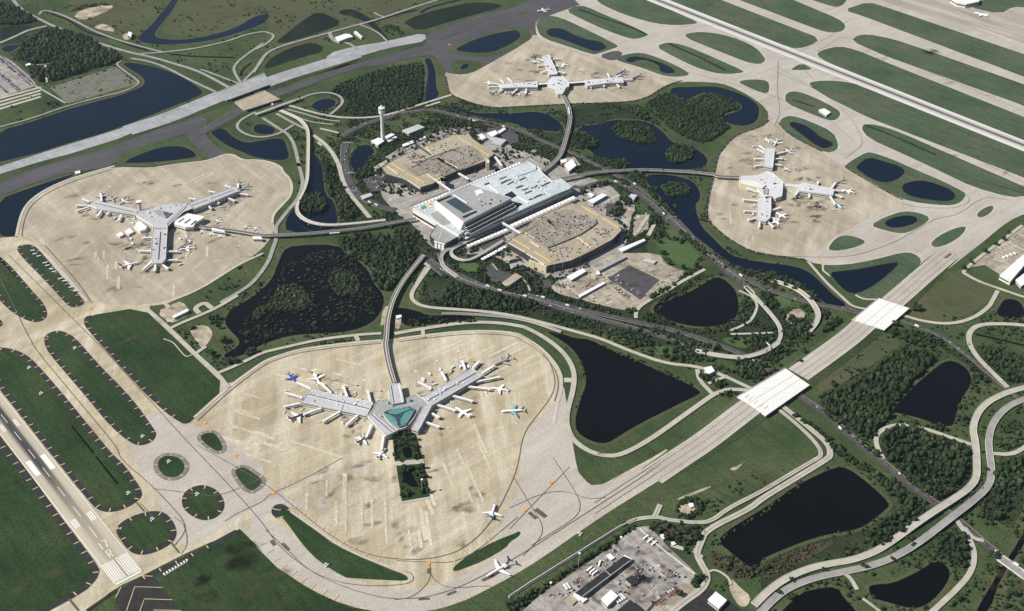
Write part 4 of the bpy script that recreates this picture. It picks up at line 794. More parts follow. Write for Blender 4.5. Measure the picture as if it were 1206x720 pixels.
for lab, s in (('overhead sign gantry by the small dark pond west of the parking decks', "m3 350,175 420,175"), ('overhead sign gantry over the lanes halfway along the wooded bank', "m3 370,372 440,372"), ('overhead sign gantry where the lanes meet the terminal ramps', "m3 385,492 455,490"), ('overhead sign gantry on the far side of the pale lawn', "b3 720,315 765,305"), ('overhead sign gantry astride the loop ramp', "m7 248,460 285,500")):
    a, c = pts(s); e = empty('sign_gantry', (a + c) / 2, lab, 'gantry')
    for q in (a, c):
        x = MB(); x.tube([(q[0], q[1], .3), (q[0], q[1], 8)], .5, 6); x.build('post', 'steel', e)
    x = MB(); x.beam((*a[:2], 8), (*c[:2], 8), 1, 1.4); x.build('beam', 'steel', e)
    x = MB(); q = a + (c - a) * .5; x.beam((*(a + (c - a) * .25)[:2], 9.2), (*(a + (c - a) * .75)[:2], 9.2), .5, 2.6); x.build('sign_panel', 'white', e)

# ------------------------------------------------------------------ buildings
def house(name, label, cat, at, group=None): return empty(name, (*P(*px(at)[0])[:2], 0), label, cat, group)
def block(e, name, s, z, roof='roof', wall='wall', zb=0, band=None, rim=.9, rimmat=None):
    """a walled block with a parapet round its roof and, if asked, a window band"""
    q = pts(s, z) if isinstance(s, str) else s
    MASKP.append(np.array([k[:2] for k in q])); b = MB(); b.prism(q, zb); o = b.build(name, [roof, wall], e)
    n = len(q)
    if rim:
        x = MB()
        for i in range(n):
            a, c = q[i], q[(i + 1) % n]; x.beam(a + (0, 0, rim / 2), c + (0, 0, rim / 2), .7, rim)
        x.build('parapet', rimmat or wall, o)
    if band:
        g = inset(q, -.12)
        for z0, z1 in band:
            x = MB(); x.add([(k[0], k[1], z0) for k in g] + [(k[0], k[1], z1) for k in g], [(i, (i + 1) % n, n + (i + 1) % n, n + i) for i in range(n)]); x.build('glazing_band', 'glass', o)
    return o
def flat(e, name, s, z, mat, th=.3):
    q = pts(s, z); b = MB(); b.prism(q, z - th); return b.build(name, [mat, mat], e)
def bar(e, name, s, z, wd, h, mat):
    p = pts(s, z); b = MB()
    for a, c in zip(p, p[1:]): b.beam(a, c, wd, h)
    return b.build(name, mat, e)
def units(e, poly, z, n, seed, mats=('roofwhite', 'steel', 'seam'), smax=5, name='roof_unit'):
    g = random.Random(seed); p = pts(poly, z); xs = [q[0] for q in p]; ys = [q[1] for q in p]; k = 0
    for _ in range(n * 6):
        x, y = g.uniform(min(xs), max(xs)), g.uniform(min(ys), max(ys))
        if inside(p, x, y):
            b = MB(); h = g.uniform(1, 2.6); b.box((x, y, z + h / 2 + .02), (g.uniform(1.5, smax), g.uniform(1.5, smax), h), -YA); b.build(name, g.choice(mats), e); k += 1
            if k >= n: break
def jetbridge(e, s, z=6.2):
    a, c = pts(s, z); d = c - a; L = np.linalg.norm(d); u = d / L
    b = MB(); b.beam(a - u * .5, c, 4.2, 3.4); o = b.build('jet_bridge', 'roofwhite', e)
    x = MB(); x.tube([(*c[:2], z - 1.8), (*c[:2], z + 1.9)], 3.0, 10); x.build('cab', 'wall', o)
    q = a + d * .8; x = MB(); x.tube([(*q[:2], .5), (*q[:2], z - 1.6)], .9, 6); x.build('support_column', 'steel', o)
    n = np.array([-u[1], u[0], 0])
    for sg in (-1, 1):
        x = MB(); A, B = a + u * 3 + n * 2.13 * sg, c - u * 3 + n * 2.13 * sg
        x.add([A + (0, 0, -.3), B + (0, 0, -.3), B + (0, 0, .7), A + (0, 0, .7)], [(0, 1, 2, 3)]); x.build('window', 'glass', o)

# --- nearest concourse
e = house('airport_concourse', 'nearest concourse of two grey piers round a green glazed hub', 'concourse', 'c2 650,500')
W1 = [(2, 3.4), (6.5, 8.5)]
o = block(e, 'pier', "k1 282,390 875,515 815,637 205,510", 11, band=W1); units(o, "k1 290,410 840,530 800,600 240,500", 11, 12, 21, mats=('roofwhite', 'steel'), smax=4); bar(o, 'roof_seam', "k1 265,437 835,572", 11.5, 1.3, .5, 'seam'); bar(o, 'roof_seam', "k1 272,447 830,582", 11.4, .9, .6, 'roofwhite'); bar(o, 'roof_seam', "k1 610,492 575,600", 11.3, .5, .5, 'seam')
o = block(e, 'pier', "c2 516,506 548,488 655,572 600,597", 12, band=W1); bar(o, 'roof_seam', "c2 534,498 630,582", 12.4, 1.2, .5, 'seam'); bar(o, 'roof_seam', "c2 548,491 645,572", 12.4, 1.2, .5, 'seam')
o = block(e, 'pier', "k2 745,170 835,235 408,485 340,410", 11, band=W1); units(o, "k2 745,185 815,235 410,465 360,415", 11, 12, 22, mats=('roofwhite', 'steel'), smax=4); bar(o, 'roof_seam', "k2 790,205 380,440", 11.5, 1.3, .5, 'seam'); bar(o, 'roof_seam', "k2 780,198 360,438", 11.4, .9, .6, 'roofwhite')
o = block(e, 'pier', "k2 410,490 325,650 300,690 245,675 345,490", 12, band=W1); bar(o, 'roof_seam', "k2 330,490 240,640", 12.4, 2.5, .5, 'seam')
block(e, 'hub', "c2 520,505 545,470 560,440 605,430 690,430 735,405 775,430 800,465 745,500 690,560 650,572 590,505", 10, 'roofgrey', 'wall', band=[(3, 6)])
o = block(e, 'tram_station', "k2 50,310 150,295 182,452 75,472", 14, 'roof', 'wall', band=[(8, 11)]); bar(o, 'roof_seam', "k2 75,312 100,468", 14.4, 1.2, .5, 'seam'); bar(o, 'roof_seam', "k2 140,300 170,452", 14.4, 2, .7, 'roofwhite')
o = block(e, 'roof_garden_hall', "c2 590,492 610,480 715,463 732,480 690,548 660,556", 13, 'tealdark', 'roofgrey', rim=1.0)
for s in ("c2 606,484 640,474 700,466 722,470 690,484 652,498 625,496", "c2 592,494 620,500 645,516 655,540 650,553 620,530 600,508", "c2 726,480 722,500 700,530 680,548 668,545 668,520 684,496 705,482"):
    flat(o, 'skylight', [P(*q, 13.6) for q in []] or s, 13.7, 'teal', .5)
units(e, "c2 600,435 690,432 735,410 720,440 620,470", 10, 10, 3)
for s in ("k1 290,390 160,330", "k1 480,425 385,335", "k1 630,460 595,365", "k1 850,510 825,410", "k1 205,470 60,430", "k1 185,525 45,555", "k1 385,570 230,625", "k1 565,600 410,690", "k1 730,635 630,725", "k2 410,345 310,288", "k2 535,275 500,205", "k2 695,185 670,112", "k2 760,168 808,120",
   "k2 835,215 930,155", "k2 790,285 975,245", "k2 720,325 895,345", "k2 585,400 750,445", "k2 455,475 605,522", "k2 420,550 470,580", "k2 360,620 470,660", "c2 590,600 580,660", "c2 535,548 512,600"): jetbridge(e, s)

# --- pale Y shaped concourse on the left
e = house('airport_concourse', 'pale Y shaped concourse beside rows of commuter planes', 'concourse', 'b1 720,300')
W2 = [(2, 3.5), (6.5, 8.5)]
o = block(e, 'pier', "l1 150,188 185,158 492,226 472,265 465,250 200,212", 13, band=W2); bar(o, 'roof_seam', "l1 185,175 460,238", 13.4, 1.2, .5, 'seam')
o = block(e, 'pier', "l1 603,350 705,348 700,390 690,570 665,600 600,600 583,570", 12, band=W2); bar(o, 'roof_seam', "l1 655,380 640,575", 12.4, 2.2, .5, 'seam'); units(o, "l1 610,390 640,390 630,580 595,580", 12, 5, 9); units(o, "l1 665,390 690,390 682,570 655,580", 12, 5, 10)
o = block(e, 'pier', "l2 215,205 190,180 500,68 530,75 535,95 225,220", 13, band=W2); bar(o, 'roof_seam', "l2 215,195 515,82", 13.4, 1.2, .5, 'seam')
block(e, 'hub', "l1 472,255 510,235 600,215 620,195 745,185 830,180 838,200 700,330 705,352 603,352 600,335 480,262", 14, 'roof', 'wall', band=W2)
units(e, "l1 500,240 600,222 740,190 820,190 690,320 610,330", 14, 14, 23, smax=4); o = block(e, 'roof_court', "l1 600,235 660,225 735,245 690,280 640,265", 16, 'roofgrey', 'roof'); flat(o, 'skylight', "l1 670,235 725,247 690,272", 16.5, 'seam')
block(e, 'wing', "l2 195,180 225,215 160,240 60,330 45,345 40,320 150,215", 13.5, 'roof', 'walldark', band=None)
o = block(e, 'tram_station', "l2 95,300 185,250 300,270 295,285 240,315 225,345 170,350 90,325", 13, 'roofwhite', 'wall', band=[(4, 7)])
for s in ("l2 120,310 160,285", "l2 165,318 205,290", "l2 210,330 245,300"): bar(o, 'roof_seam', s, 13.5, 3, .8, 'seam')
block(e, 'annex', "l1 480,310 505,305 558,345 545,365 510,375 465,340", 8, 'roofwhite', 'wall'); block(e, 'annex', "l1 605,195 735,180 740,190 610,210", 11, 'roofwhite', 'wall')
block(e, 'annex', "l1 398,370 430,350 465,380 430,400", 5, 'roofwhite', 'wall'); block(e, 'annex', "l1 340,392 370,378 395,400 365,415", 5, 'roofwhite', 'wall')
for s in ("l1 150,168 105,150", "l1 148,195 62,195", "l1 150,205 65,232", "l1 238,165 235,125", "l1 235,235 212,268", "l1 375,262 362,298", "l1 290,245 280,255", "l1 595,422 530,425", "l1 590,518 508,516", "l1 595,592 535,645", "l1 622,602 612,655", "l1 650,600 705,640", "l1 690,583 770,580", "l1 700,520 770,520", "l2 325,190 352,215", "l2 460,138 515,160", "l2 528,108 610,118", "l2 490,68 455,55", "l2 378,102 340,95", "l2 240,152 200,145", "l2 540,75 545,45", "l2 395,160 405,178"): jetbridge(e, s)
# --- ramp tower standing behind the left concourse
e = empty('ramp_tower', (*P(*px('l1 512,232')[0])[:2], 0), 'stubby white ramp tower rising behind the left concourse hub', 'tower')
x, y = e.location.x, e.location.y
b = MB(); b.tube([(x, y, 0), (x, y, 20)], 4, 12); b.build('shaft', 'wall', e); b = MB(); b.tube([(x, y, 20), (x, y, 22), (x, y, 26)], [5, 6.5, 7], 12); b.build('cab', 'roofwhite', e); b = MB(); b.tube([(x, y, 22.3), (x, y, 25)], [6.7, 7.1], 12, cap=False); b.build('window', 'glass', e)

# --- concourse by the ponds, right
e = house('airport_concourse', 'white concourse whose cream tapered entrance hall meets the guideway from the left', 'concourse', 'l4 430,370')
o = block(e, 'pier', "l4 390,137 458,140 444,262 385,252", 12, 'roofpale', 'wall', band=W1); bar(o, 'roof_seam', "l4 456,150 442,250", 12.5, 1.5, .8, 'wall')
block(e, 'hub', "l4 320,318 400,288 442,300 512,362 503,450 465,462 440,450 400,470 340,400 330,330", 12, 'roofpale', 'wall', band=W1)
block(e, 'tram_hall', "l4 228,318 330,312 395,380 375,402 230,368", 14, 'roofpale', 'walltan'); flat(e, 'tapered_roof', "l4 232,345 330,350 385,385 372,398 232,366", 14.4, 'wall')
o = block(e, 'pier', "l4 345,462 432,450 432,540 425,592 400,612 340,602", 12, 'roofpale', 'wall', band=W1); units(o, "l4 350,470 420,460 410,590 350,590", 12, 6, 4)
units(e, "l4 340,330 400,300 500,370 490,440 400,440", 12, 14, 24, smax=5); block(e, 'court', "l4 385,400 415,403 412,440 385,435", 12.4, 'roofgrey', 'seam', zb=12)
o = block(e, 'pier', "l4 602,372 640,362 842,405 836,442 612,415", 12, 'roofpale', 'wall', band=W1); units(o, "l4 640,375 820,410 800,425 640,400", 12, 5, 5)
block(e, 'link_corridor', "l4 508,366 604,378 604,392 508,382", 9, 'roofpale', 'wall')
for s in ("l4 392,150 358,122", "l4 388,168 345,145", "l4 388,210 328,208", "l4 388,248 330,255", "l4 452,178 510,165", "l4 450,210 503,206", "l4 445,242 495,248", "l4 345,482 255,475", "l4 345,552 260,548", "l4 345,592 288,605", "l4 358,612 355,652", "l4 405,612 445,650", "l4 428,590 482,605", "l4 432,545 490,528", "l4 362,430 280,402", "l4 615,415 592,442", "l4 840,412 900,418", "l4 838,438 892,456", "l4 808,440 850,500", "l4 825,400 850,368", "l4 680,425 682,455", "l4 735,375 738,358"): jetbridge(e, s)

# --- farthest concourse
e = house('airport_concourse', 'farthest concourse with three white piers on thin link corridors', 'concourse', 'l3 540,260')
block(e, 'pier', "l3 432,85 472,75 530,200 520,208 476,210", 12, 'roofpale', 'wall', band=W1)
block(e, 'hub', "l3 460,255 490,222 560,220 606,262 602,287 585,290 560,335 530,335 515,300 470,285", 13, 'roofpale', 'wall', band=W1)
block(e, 'pier', "l3 150,272 395,252 402,290 300,290 170,296", 12, 'roofpale', 'wall', band=W1); block(e, 'link_corridor', "l3 400,265 465,260 465,270 402,277", 9, 'roofwhite', 'walldark')
block(e, 'pier', "l3 700,243 945,226 957,260 860,262 722,282", 12, 'roofpale', 'wall', band=W1); block(e, 'link_corridor', "l3 604,256 704,250 706,260 604,268", 9, 'roofwhite', 'walldark')
units(e, "l3 480,250 560,230 590,270 540,310", 13, 8, 25, smax=5); units(e, "l3 720,250 930,235 940,255 740,270", 12, 7, 26, smax=5); units(e, "l3 170,278 380,260 390,280 190,290", 12, 7, 27, smax=5); units(e, "l3 440,90 470,85 515,195 480,200", 12, 6, 28, smax=5)
for s in ("l3 152,274 105,265", "l3 162,288 85,292", "l3 240,262 208,232", "l3 185,268 165,245", "l3 438,120 400,108", "l3 448,150 405,152", "l3 462,185 430,196", "l3 500,112 535,108", "l3 512,152 560,158", "l3 525,188 575,200", "l3 870,235 853,205", "l3 905,230 935,210", "l3 732,278 745,292", "l3 815,268 832,284", "l3 900,260 928,287", "l3 952,248 1010,240", "l3 200,296 150,320", "l3 285,290 240,330", "l3 330,290 325,330"): jetbridge(e, s)

# --- landside terminal
e = house('terminal_building', 'pale blue roofed main terminal with a stepped hotel block and skylight', 'terminal', 'k4 560,400')
main = block(e, 'main_hall', "p 530,226 621,190.5 634,197 640,205 650,213 660,210.5 674,220.5 590,258 548,276 512,239", 22, 'roofblue', 'wall', band=[(3, 6), (9, 12), (15, 18)])
ho = block(e, 'hotel_block', "p 513,236.5 553.7,217 602,233.5 546,262", 44, 'roofgrey', 'wall', zb=22)
flat(ho, 'atrium_skylight', "k4 360,380 450,340 615,450 525,488", 45, 'tealdark', .8); flat(ho, 'skylight', "k4 272,372 405,318 412,332 286,386", 44.8, 'glass', .6); flat(ho, 'skylight', "k4 514,520 645,465 656,477 530,536", 44.8, 'glass', .6)
bar(ho, 'roof_ridge', "k4 430,315 560,395", 45, 3, 1.6, 'roofwhite'); flat(ho, 'roof_pad', "k4 630,280 690,262 720,300 655,315", 45.3, 'roofwhite', 1); units(ho, "k4 590,300 900,370 700,440 600,380", 44, 14, 6)
for i in range(4):       # terraces step down to the kerb side
    z = 38 - i * 5; f = 2 + i * 7.5
    q = pts("p 546,262 602,233.5", 44); a, c = q; d = (c - a); n = np.array([d[1], -d[0], 0]) / np.linalg.norm(d[:2])
    t4 = [np.array([*(a + n * f)[:2], z]), np.array([*(c + n * f)[:2], z]), np.array([*c[:2], z]), np.array([*a[:2], z])]
    o = block(ho, 'terrace', t4, z, 'seam', 'walldark', zb=20, rim=.9, rimmat='wall'); 
    x = MB(); x.beam(t4[0] + (0, 0, -3.4), t4[1] + (0, 0, -3.4), .8, .9); x.build('balcony_rail', 'wall', o)
q = pts("p 513,236.5 546,262", 44); a, c = q
x = MB(); n = np.array([-(c - a)[1], (c - a)[0], 0]); n = n / np.linalg.norm(n); 
if n @ NV > 0: n = -n
x.prism([np.array([*c[:2], 44.3]), np.array([*(c + n * 9)[:2], 26]), np.array([*(a + n * 3)[:2], 40]), np.array([*a[:2], 44.3])], 20, 0, 0); x.build('raked_wall', 'wall', ho)
wi = block(e, 'arrival_wing', "p 486,245 510,236.5 548,271.5 540,277", 25, 'roofblue', 'wall', band=[(6, 12)]); flat(wi, 'roof_pad', "k4 210,500 320,450 430,570 330,605", 25.6, 'roofgrey', .5); flat(wi, 'swimming_pool', "k4 125,430 165,412 180,438 140,455", 25.7, 'teal', .5); flat(wi, 'sun_deck', "k4 165,405 220,378 245,430 185,440", 25.6, 'walltan', .5)
units(wi, "k4 100,440 240,390 260,450 130,480", 25.6, 5, 12, smax=4)
bl = block(e, 'tram_hall', "k7 275,195 498,300 362,376 255,345 210,302", 19, 'roofgrey', 'walldark'); bar(bl, 'roof_seam', "k7 340,235 290,345", 19.4, 1, .6, 'roofwhite')  # dark wall colour carries the shade of the lower right front
for i in range(3):
    p0, p1 = pts("k7 258,350 352,378", 17); A = p0 + (p1 - p0) * (i * .34); B = p0 + (p1 - p0) * (i * .34 + .24); nn = np.array([-(p1 - p0)[1], (p1 - p0)[0], 0]); nn /= np.linalg.norm(nn); nn = nn if nn[1] < 0 else -nn
    x = MB(); x.prism([A + nn * 1.5, B + nn * 1.5, B - nn, A - nn], .5, 0, 0); x.build('white_buttress', 'canopy', bl)
x = MB(); q0, q1 = pts("k7 252,350 356,378", 17); x.beam(q0 + (0, -1.2, 0), q1 + (0, -1.2, 0), 3.4, 2.6); x.build('entrance_frame', 'canopy', bl)
units(main, "k5 80,140 330,80 480,180 640,240 300,360 200,300", 22, 48, 8, mats=('roofwhite', 'roofblue', 'steel'), smax=7)
for s, wd in (("k5 250,103 340,66", 4), ("k5 150,186 235,155", 4), ("k5 380,234 460,197", 5), ("k5 265,364 388,312", 5), ("k5 145,253 205,228", 5), ("k5 195,280 255,256", 4), ("k5 225,305 290,278", 4), ("k5 285,255 345,228", 4), ("k5 0,210 60,180", 4), ("k5 60,222 120,190", 3), ("k4 865,170 930,145", 3), ("k4 890,200 975,170", 3), ("k4 725,220 770,205", 5)): bar(main, 'roof_slot', s, 22.7, wd, 1.2, 'seam')
for s in ("k5 25,320 100,282 150,325 100,352", "k5 100,375 210,402 150,440 60,435"): flat(main, 'court_shade_sheet', s, 22.3, 'glass', .2)  # flat dark sheets painted in place of the shaded courtyard openings
flat(main, 'raised_roof', "k5 400,265 560,170 670,235 640,262 470,330", 24, 'roofblue', 2); flat(main, 'raised_roof', "k5 200,20 330,40 330,80 160,140 60,110", 24, 'roofblue', 2); bar(main, 'roof_ridge', "k4 760,225 860,300", 23, 3, 1.6, 'roofwhite'); bar(main, 'roof_ridge', "k5 150,330 260,390", 23, 3, 1.6, 'roofwhite')
def canopy(label, s, z, wd, n, group=None):
    a, c = pts(s, z); d = (c - a) / n; u = d / np.linalg.norm(d); nn = np.array([-u[1], u[0], 0]) * wd / 2; m_ = (a + c) / 2
    e2 = empty('kerb_canopy', (*m_[:2], 0), label, 'canopy', group); b = MB()
    for i in range(n):
        A, B = a + d * (i + .03), a + d * (i + .97); ap = (A + B) / 2 + (0, 0, 3.2)
        b.add([A - nn, B - nn, B + nn, A + nn, ap], [(0, 1, 4), (1, 2, 4), (2, 3, 4), (3, 0, 4)])
        b.add([A - nn, B - nn, B + nn, A + nn], [(3, 2, 1, 0)])
    b.build('fabric_roof', 'canopy', e2)
    for i in range(0, n + 1, 2):
        q = a + d * i; x = MB(); x.tube([(*q[:2], .5), (*q[:2], z)], .4, 6); x.build('post', 'steel', e2)
canopy('white tented kerb canopy running along the terminal wall below the hotel terraces', "p 546,280.5 673,223.5", 13, 13, 30)
canopy('outer white tented canopy between the kerb road and the tan parking decks', "p 598,268 677.5,232", 11, 11, 19)
canopy('short white canopy strip near the curled ramp', "k7 565,400 945,240", 9, 9, 12)
canopy('thin white canopy along the kerb on the far parking deck side', "p 489,244 614,191.5", 13, 7, 34)
canopy('low white canopy over the bus bays beneath the curled ramp', "k7 700,525 930,400", 6, 8, 9)
for lab, s, z in (('covered footbridge from the hotel to the near parking deck', "p 584.5,258.5 614,276", 14), ('footbridge from the terminal towards the far parking deck near the hotel', "p 531,225 512,212", 16), ('short white footbridge reaching the middle of the far parking deck', "p 552,211.5 540,204.5", 16), ('footbridge at the upper end of the far parking deck', "p 583,185 591,196", 16)):
    a, c = pts(s, z); e2 = empty('footbridge', (*((a + c) / 2)[:2], 0), lab, 'footbridge'); x = MB(); x.beam(a, c, 5, 3.4); x.build('tube', 'roofwhite', e2)
    x = MB(); x.beam(a + (0, 0, .2), c + (0, 0, .2), 5.2, 1.1); x.build('window', 'glass', e2)
    for f in (.3, .7):
        q = a + (c - a) * f; x = MB(); x.tube([(*q[:2], .5), (*q[:2], z - 1.6)], .8, 6); x.build('column', 'concrete', e2)

# --- parking garages
def pits(e, L, z):
    for s, wd in L: bar(e, 'planted_slot', s, z + .1, wd, .5, 'seam')
e = house('parking_garage', 'near parking garage with a curved dark wall and tan upper deck', 'parking garage', 'k6 600,330')
o = block(e, 'lower_deck', "p 597.5,285 615,274 627,260 655,247 672,240 690,242 709,255 727,264 731.5,272 721,282.5 696,296 672,307.5 643.7,313.7", 18, 'rooftan', 'walldark', rim=1.4, rimmat='rooftan')  # shadow of the curved front is put into the dark wall colour
q = pts("k6 0,0 5,5", 18)
flat(o, 'inner_deck', "k6 215,190 300,90 460,20 620,-30 780,20 890,70 905,100 850,145 745,212 600,275 440,335 330,280", 19.2, 'roofdeck', 1.1)
bar(o, 'step_wall', "k6 440,337 600,277 745,214 850,147 906,100 892,66", 19.5, 1.6, 2, 'seam')
for s in ("k6 110,250 280,352", "k6 315,372 478,472", "k6 960,52 1110,150", "k5 755,418 920,515"): bar(o, 'yellow_ramp_wall', s, 19.3, 1.7, 1.6, 'yellowwall')
for s in ("k6 70,290 230,380", "k6 240,390 410,495", "k6 275,275 360,330", "k6 720,235 850,335", "k6 225,195 320,250"): bar(o, 'ramp_wall', s, 19.2, 2, 2.4, 'walltan')
pits(o, [("k6 445,80 530,165", 7), ("k6 545,165 640,205", 6), ("k6 440,65 470,105", 6)], 19.2)
for s in ("k6 315,45 640,215", "k6 200,200 330,120"): bar(o, 'ramp_wall', s, 19.8, 1.6, 2, 'rooftan')
block(o, 'end_wall', "k6 262,455 432,512 430,500 268,445", 18.2, 'walltan', 'walltan', rim=0)
b = MB()
wl = pts("p 643.7,313.7 672,307.5 696,296 721,282.5", 18)
for a, c in zip(wl, wl[1:]):
    for f in (np.linspace(0, 1, 4)[:-1] if a is wl[0] else (.5,)):
        k = a + (c - a) * f; b.beam(np.array([k[0] - 1, k[1] - 1.2, 9]), np.array([k[0] + 1, k[1] - .6, 9]), 1.6, 18)
b.build('buttress', 'rooftan', o)
for lab, dk in (('x', 6), ('y', 12)):
    x = MB()
    for a, c in zip(wl, wl[1:]): x.beam(a + (.2, -.6, dk - 18), c + (.2, -.6, dk - 18), .8, .8)
    x.build('floor_edge', 'roofgrey', o)
e = house('parking_garage', 'far parking garage with tan decks below the control tower', 'parking garage', 'm1 640,480')
o = block(e, 'lower_deck', "p 450,197.5 461,190 472.5,184 500,173 532.5,159 550,159 566,171 583,181 571,190 546,199.5 537,202 524,207.5 510,216.5 495,221 475,211 455,205", 16, 'rooftan', 'walldark', rim=1.2, rimmat='rooftan')
flat(o, 'inner_deck', "m1 430,430 540,450 700,370 900,290 960,260 1040,250 1130,280 m2 470,455 290,552 m1 930,480 800,540 680,500 560,540", 17, 'roofdeck', 1); bar(o, 'step_wall', "m1 540,450 700,365 900,290 m2 110,400 250,355", 17.2, 1.6, 2, 'seam')
for s in ("m1 330,425 460,500", "m1 470,510 640,605", "m2 235,255 365,330", "m2 395,345 530,430"): bar(o, 'yellow_ramp_wall', s, 17.3, 1.7, 1.6, 'yellowwall')
for s in ("m1 290,450 390,520", "m1 660,265 720,350", "m1 830,400 960,470", "m1 660,520 760,590", "m1 480,580 600,660"): bar(o, 'ramp_wall', s, 17.5, 2, 2.4, 'walltan')
pits(o, [("m1 760,370 930,460", 8), ("m1 610,280 700,340", 6), ("m2 40,450 240,570", 9)], 17)
block(o, 'stair_tower', "m1 780,545 835,560 835,600 795,600", 21, 'walltan', 'walltan'); block(o, 'stair_tower', "m2 495,460 530,470 530,500 500,500", 21, 'walltan', 'walltan'); block(o, 'stair_tower', "m2 60,630 115,640 115,680 75,675", 21, 'walltan', 'walltan')

# --- control tower
x, y = P(451, 167)[:2]
e = empty('control_tower', (x, y, 0), 'tall white control tower standing beyond the far parking garage', 'tower')
b = MB(); b.tube([(x, y, 0), (x, y, 70), (x, y, 80)], [5.2, 4.4, 4.2], 16); b.build('shaft', 'wall', e)
b = MB(); b.tube([(x, y, 78), (x, y, 82), (x, y, 91)], [5, 7.5, 7.8], 16); o = b.build('equipment_drum', 'wall', e)
for z in (82, 84.5, 87): c = MB(); c.tube([(x, y, z), (x, y, z + .8)], 8.2, 16); c.build('gallery', 'roofwhite', o)
b = MB(); b.tube([(x, y, 92), (x, y, 96)], [7.6, 8.6], 12); b.build('cab_glazing', 'glass', e); b = MB(); b.tube([(x, y, 91), (x, y, 92)], 9.4, 16); b.build('cab_floor', 'roofwhite', e)
b = MB(); b.tube([(x, y, 96), (x, y, 98), (x, y, 99)], [9, 8.4, 4], 12); b.build('cab_roof', 'roofwhite', e); b = MB(); b.tube([(x - 1, y, 99), (x - 1, y, 103), (x - 1, y, 105.5)], [1.9, 2.2, .4], 10); b.build('radome', 'roofwhite', e)

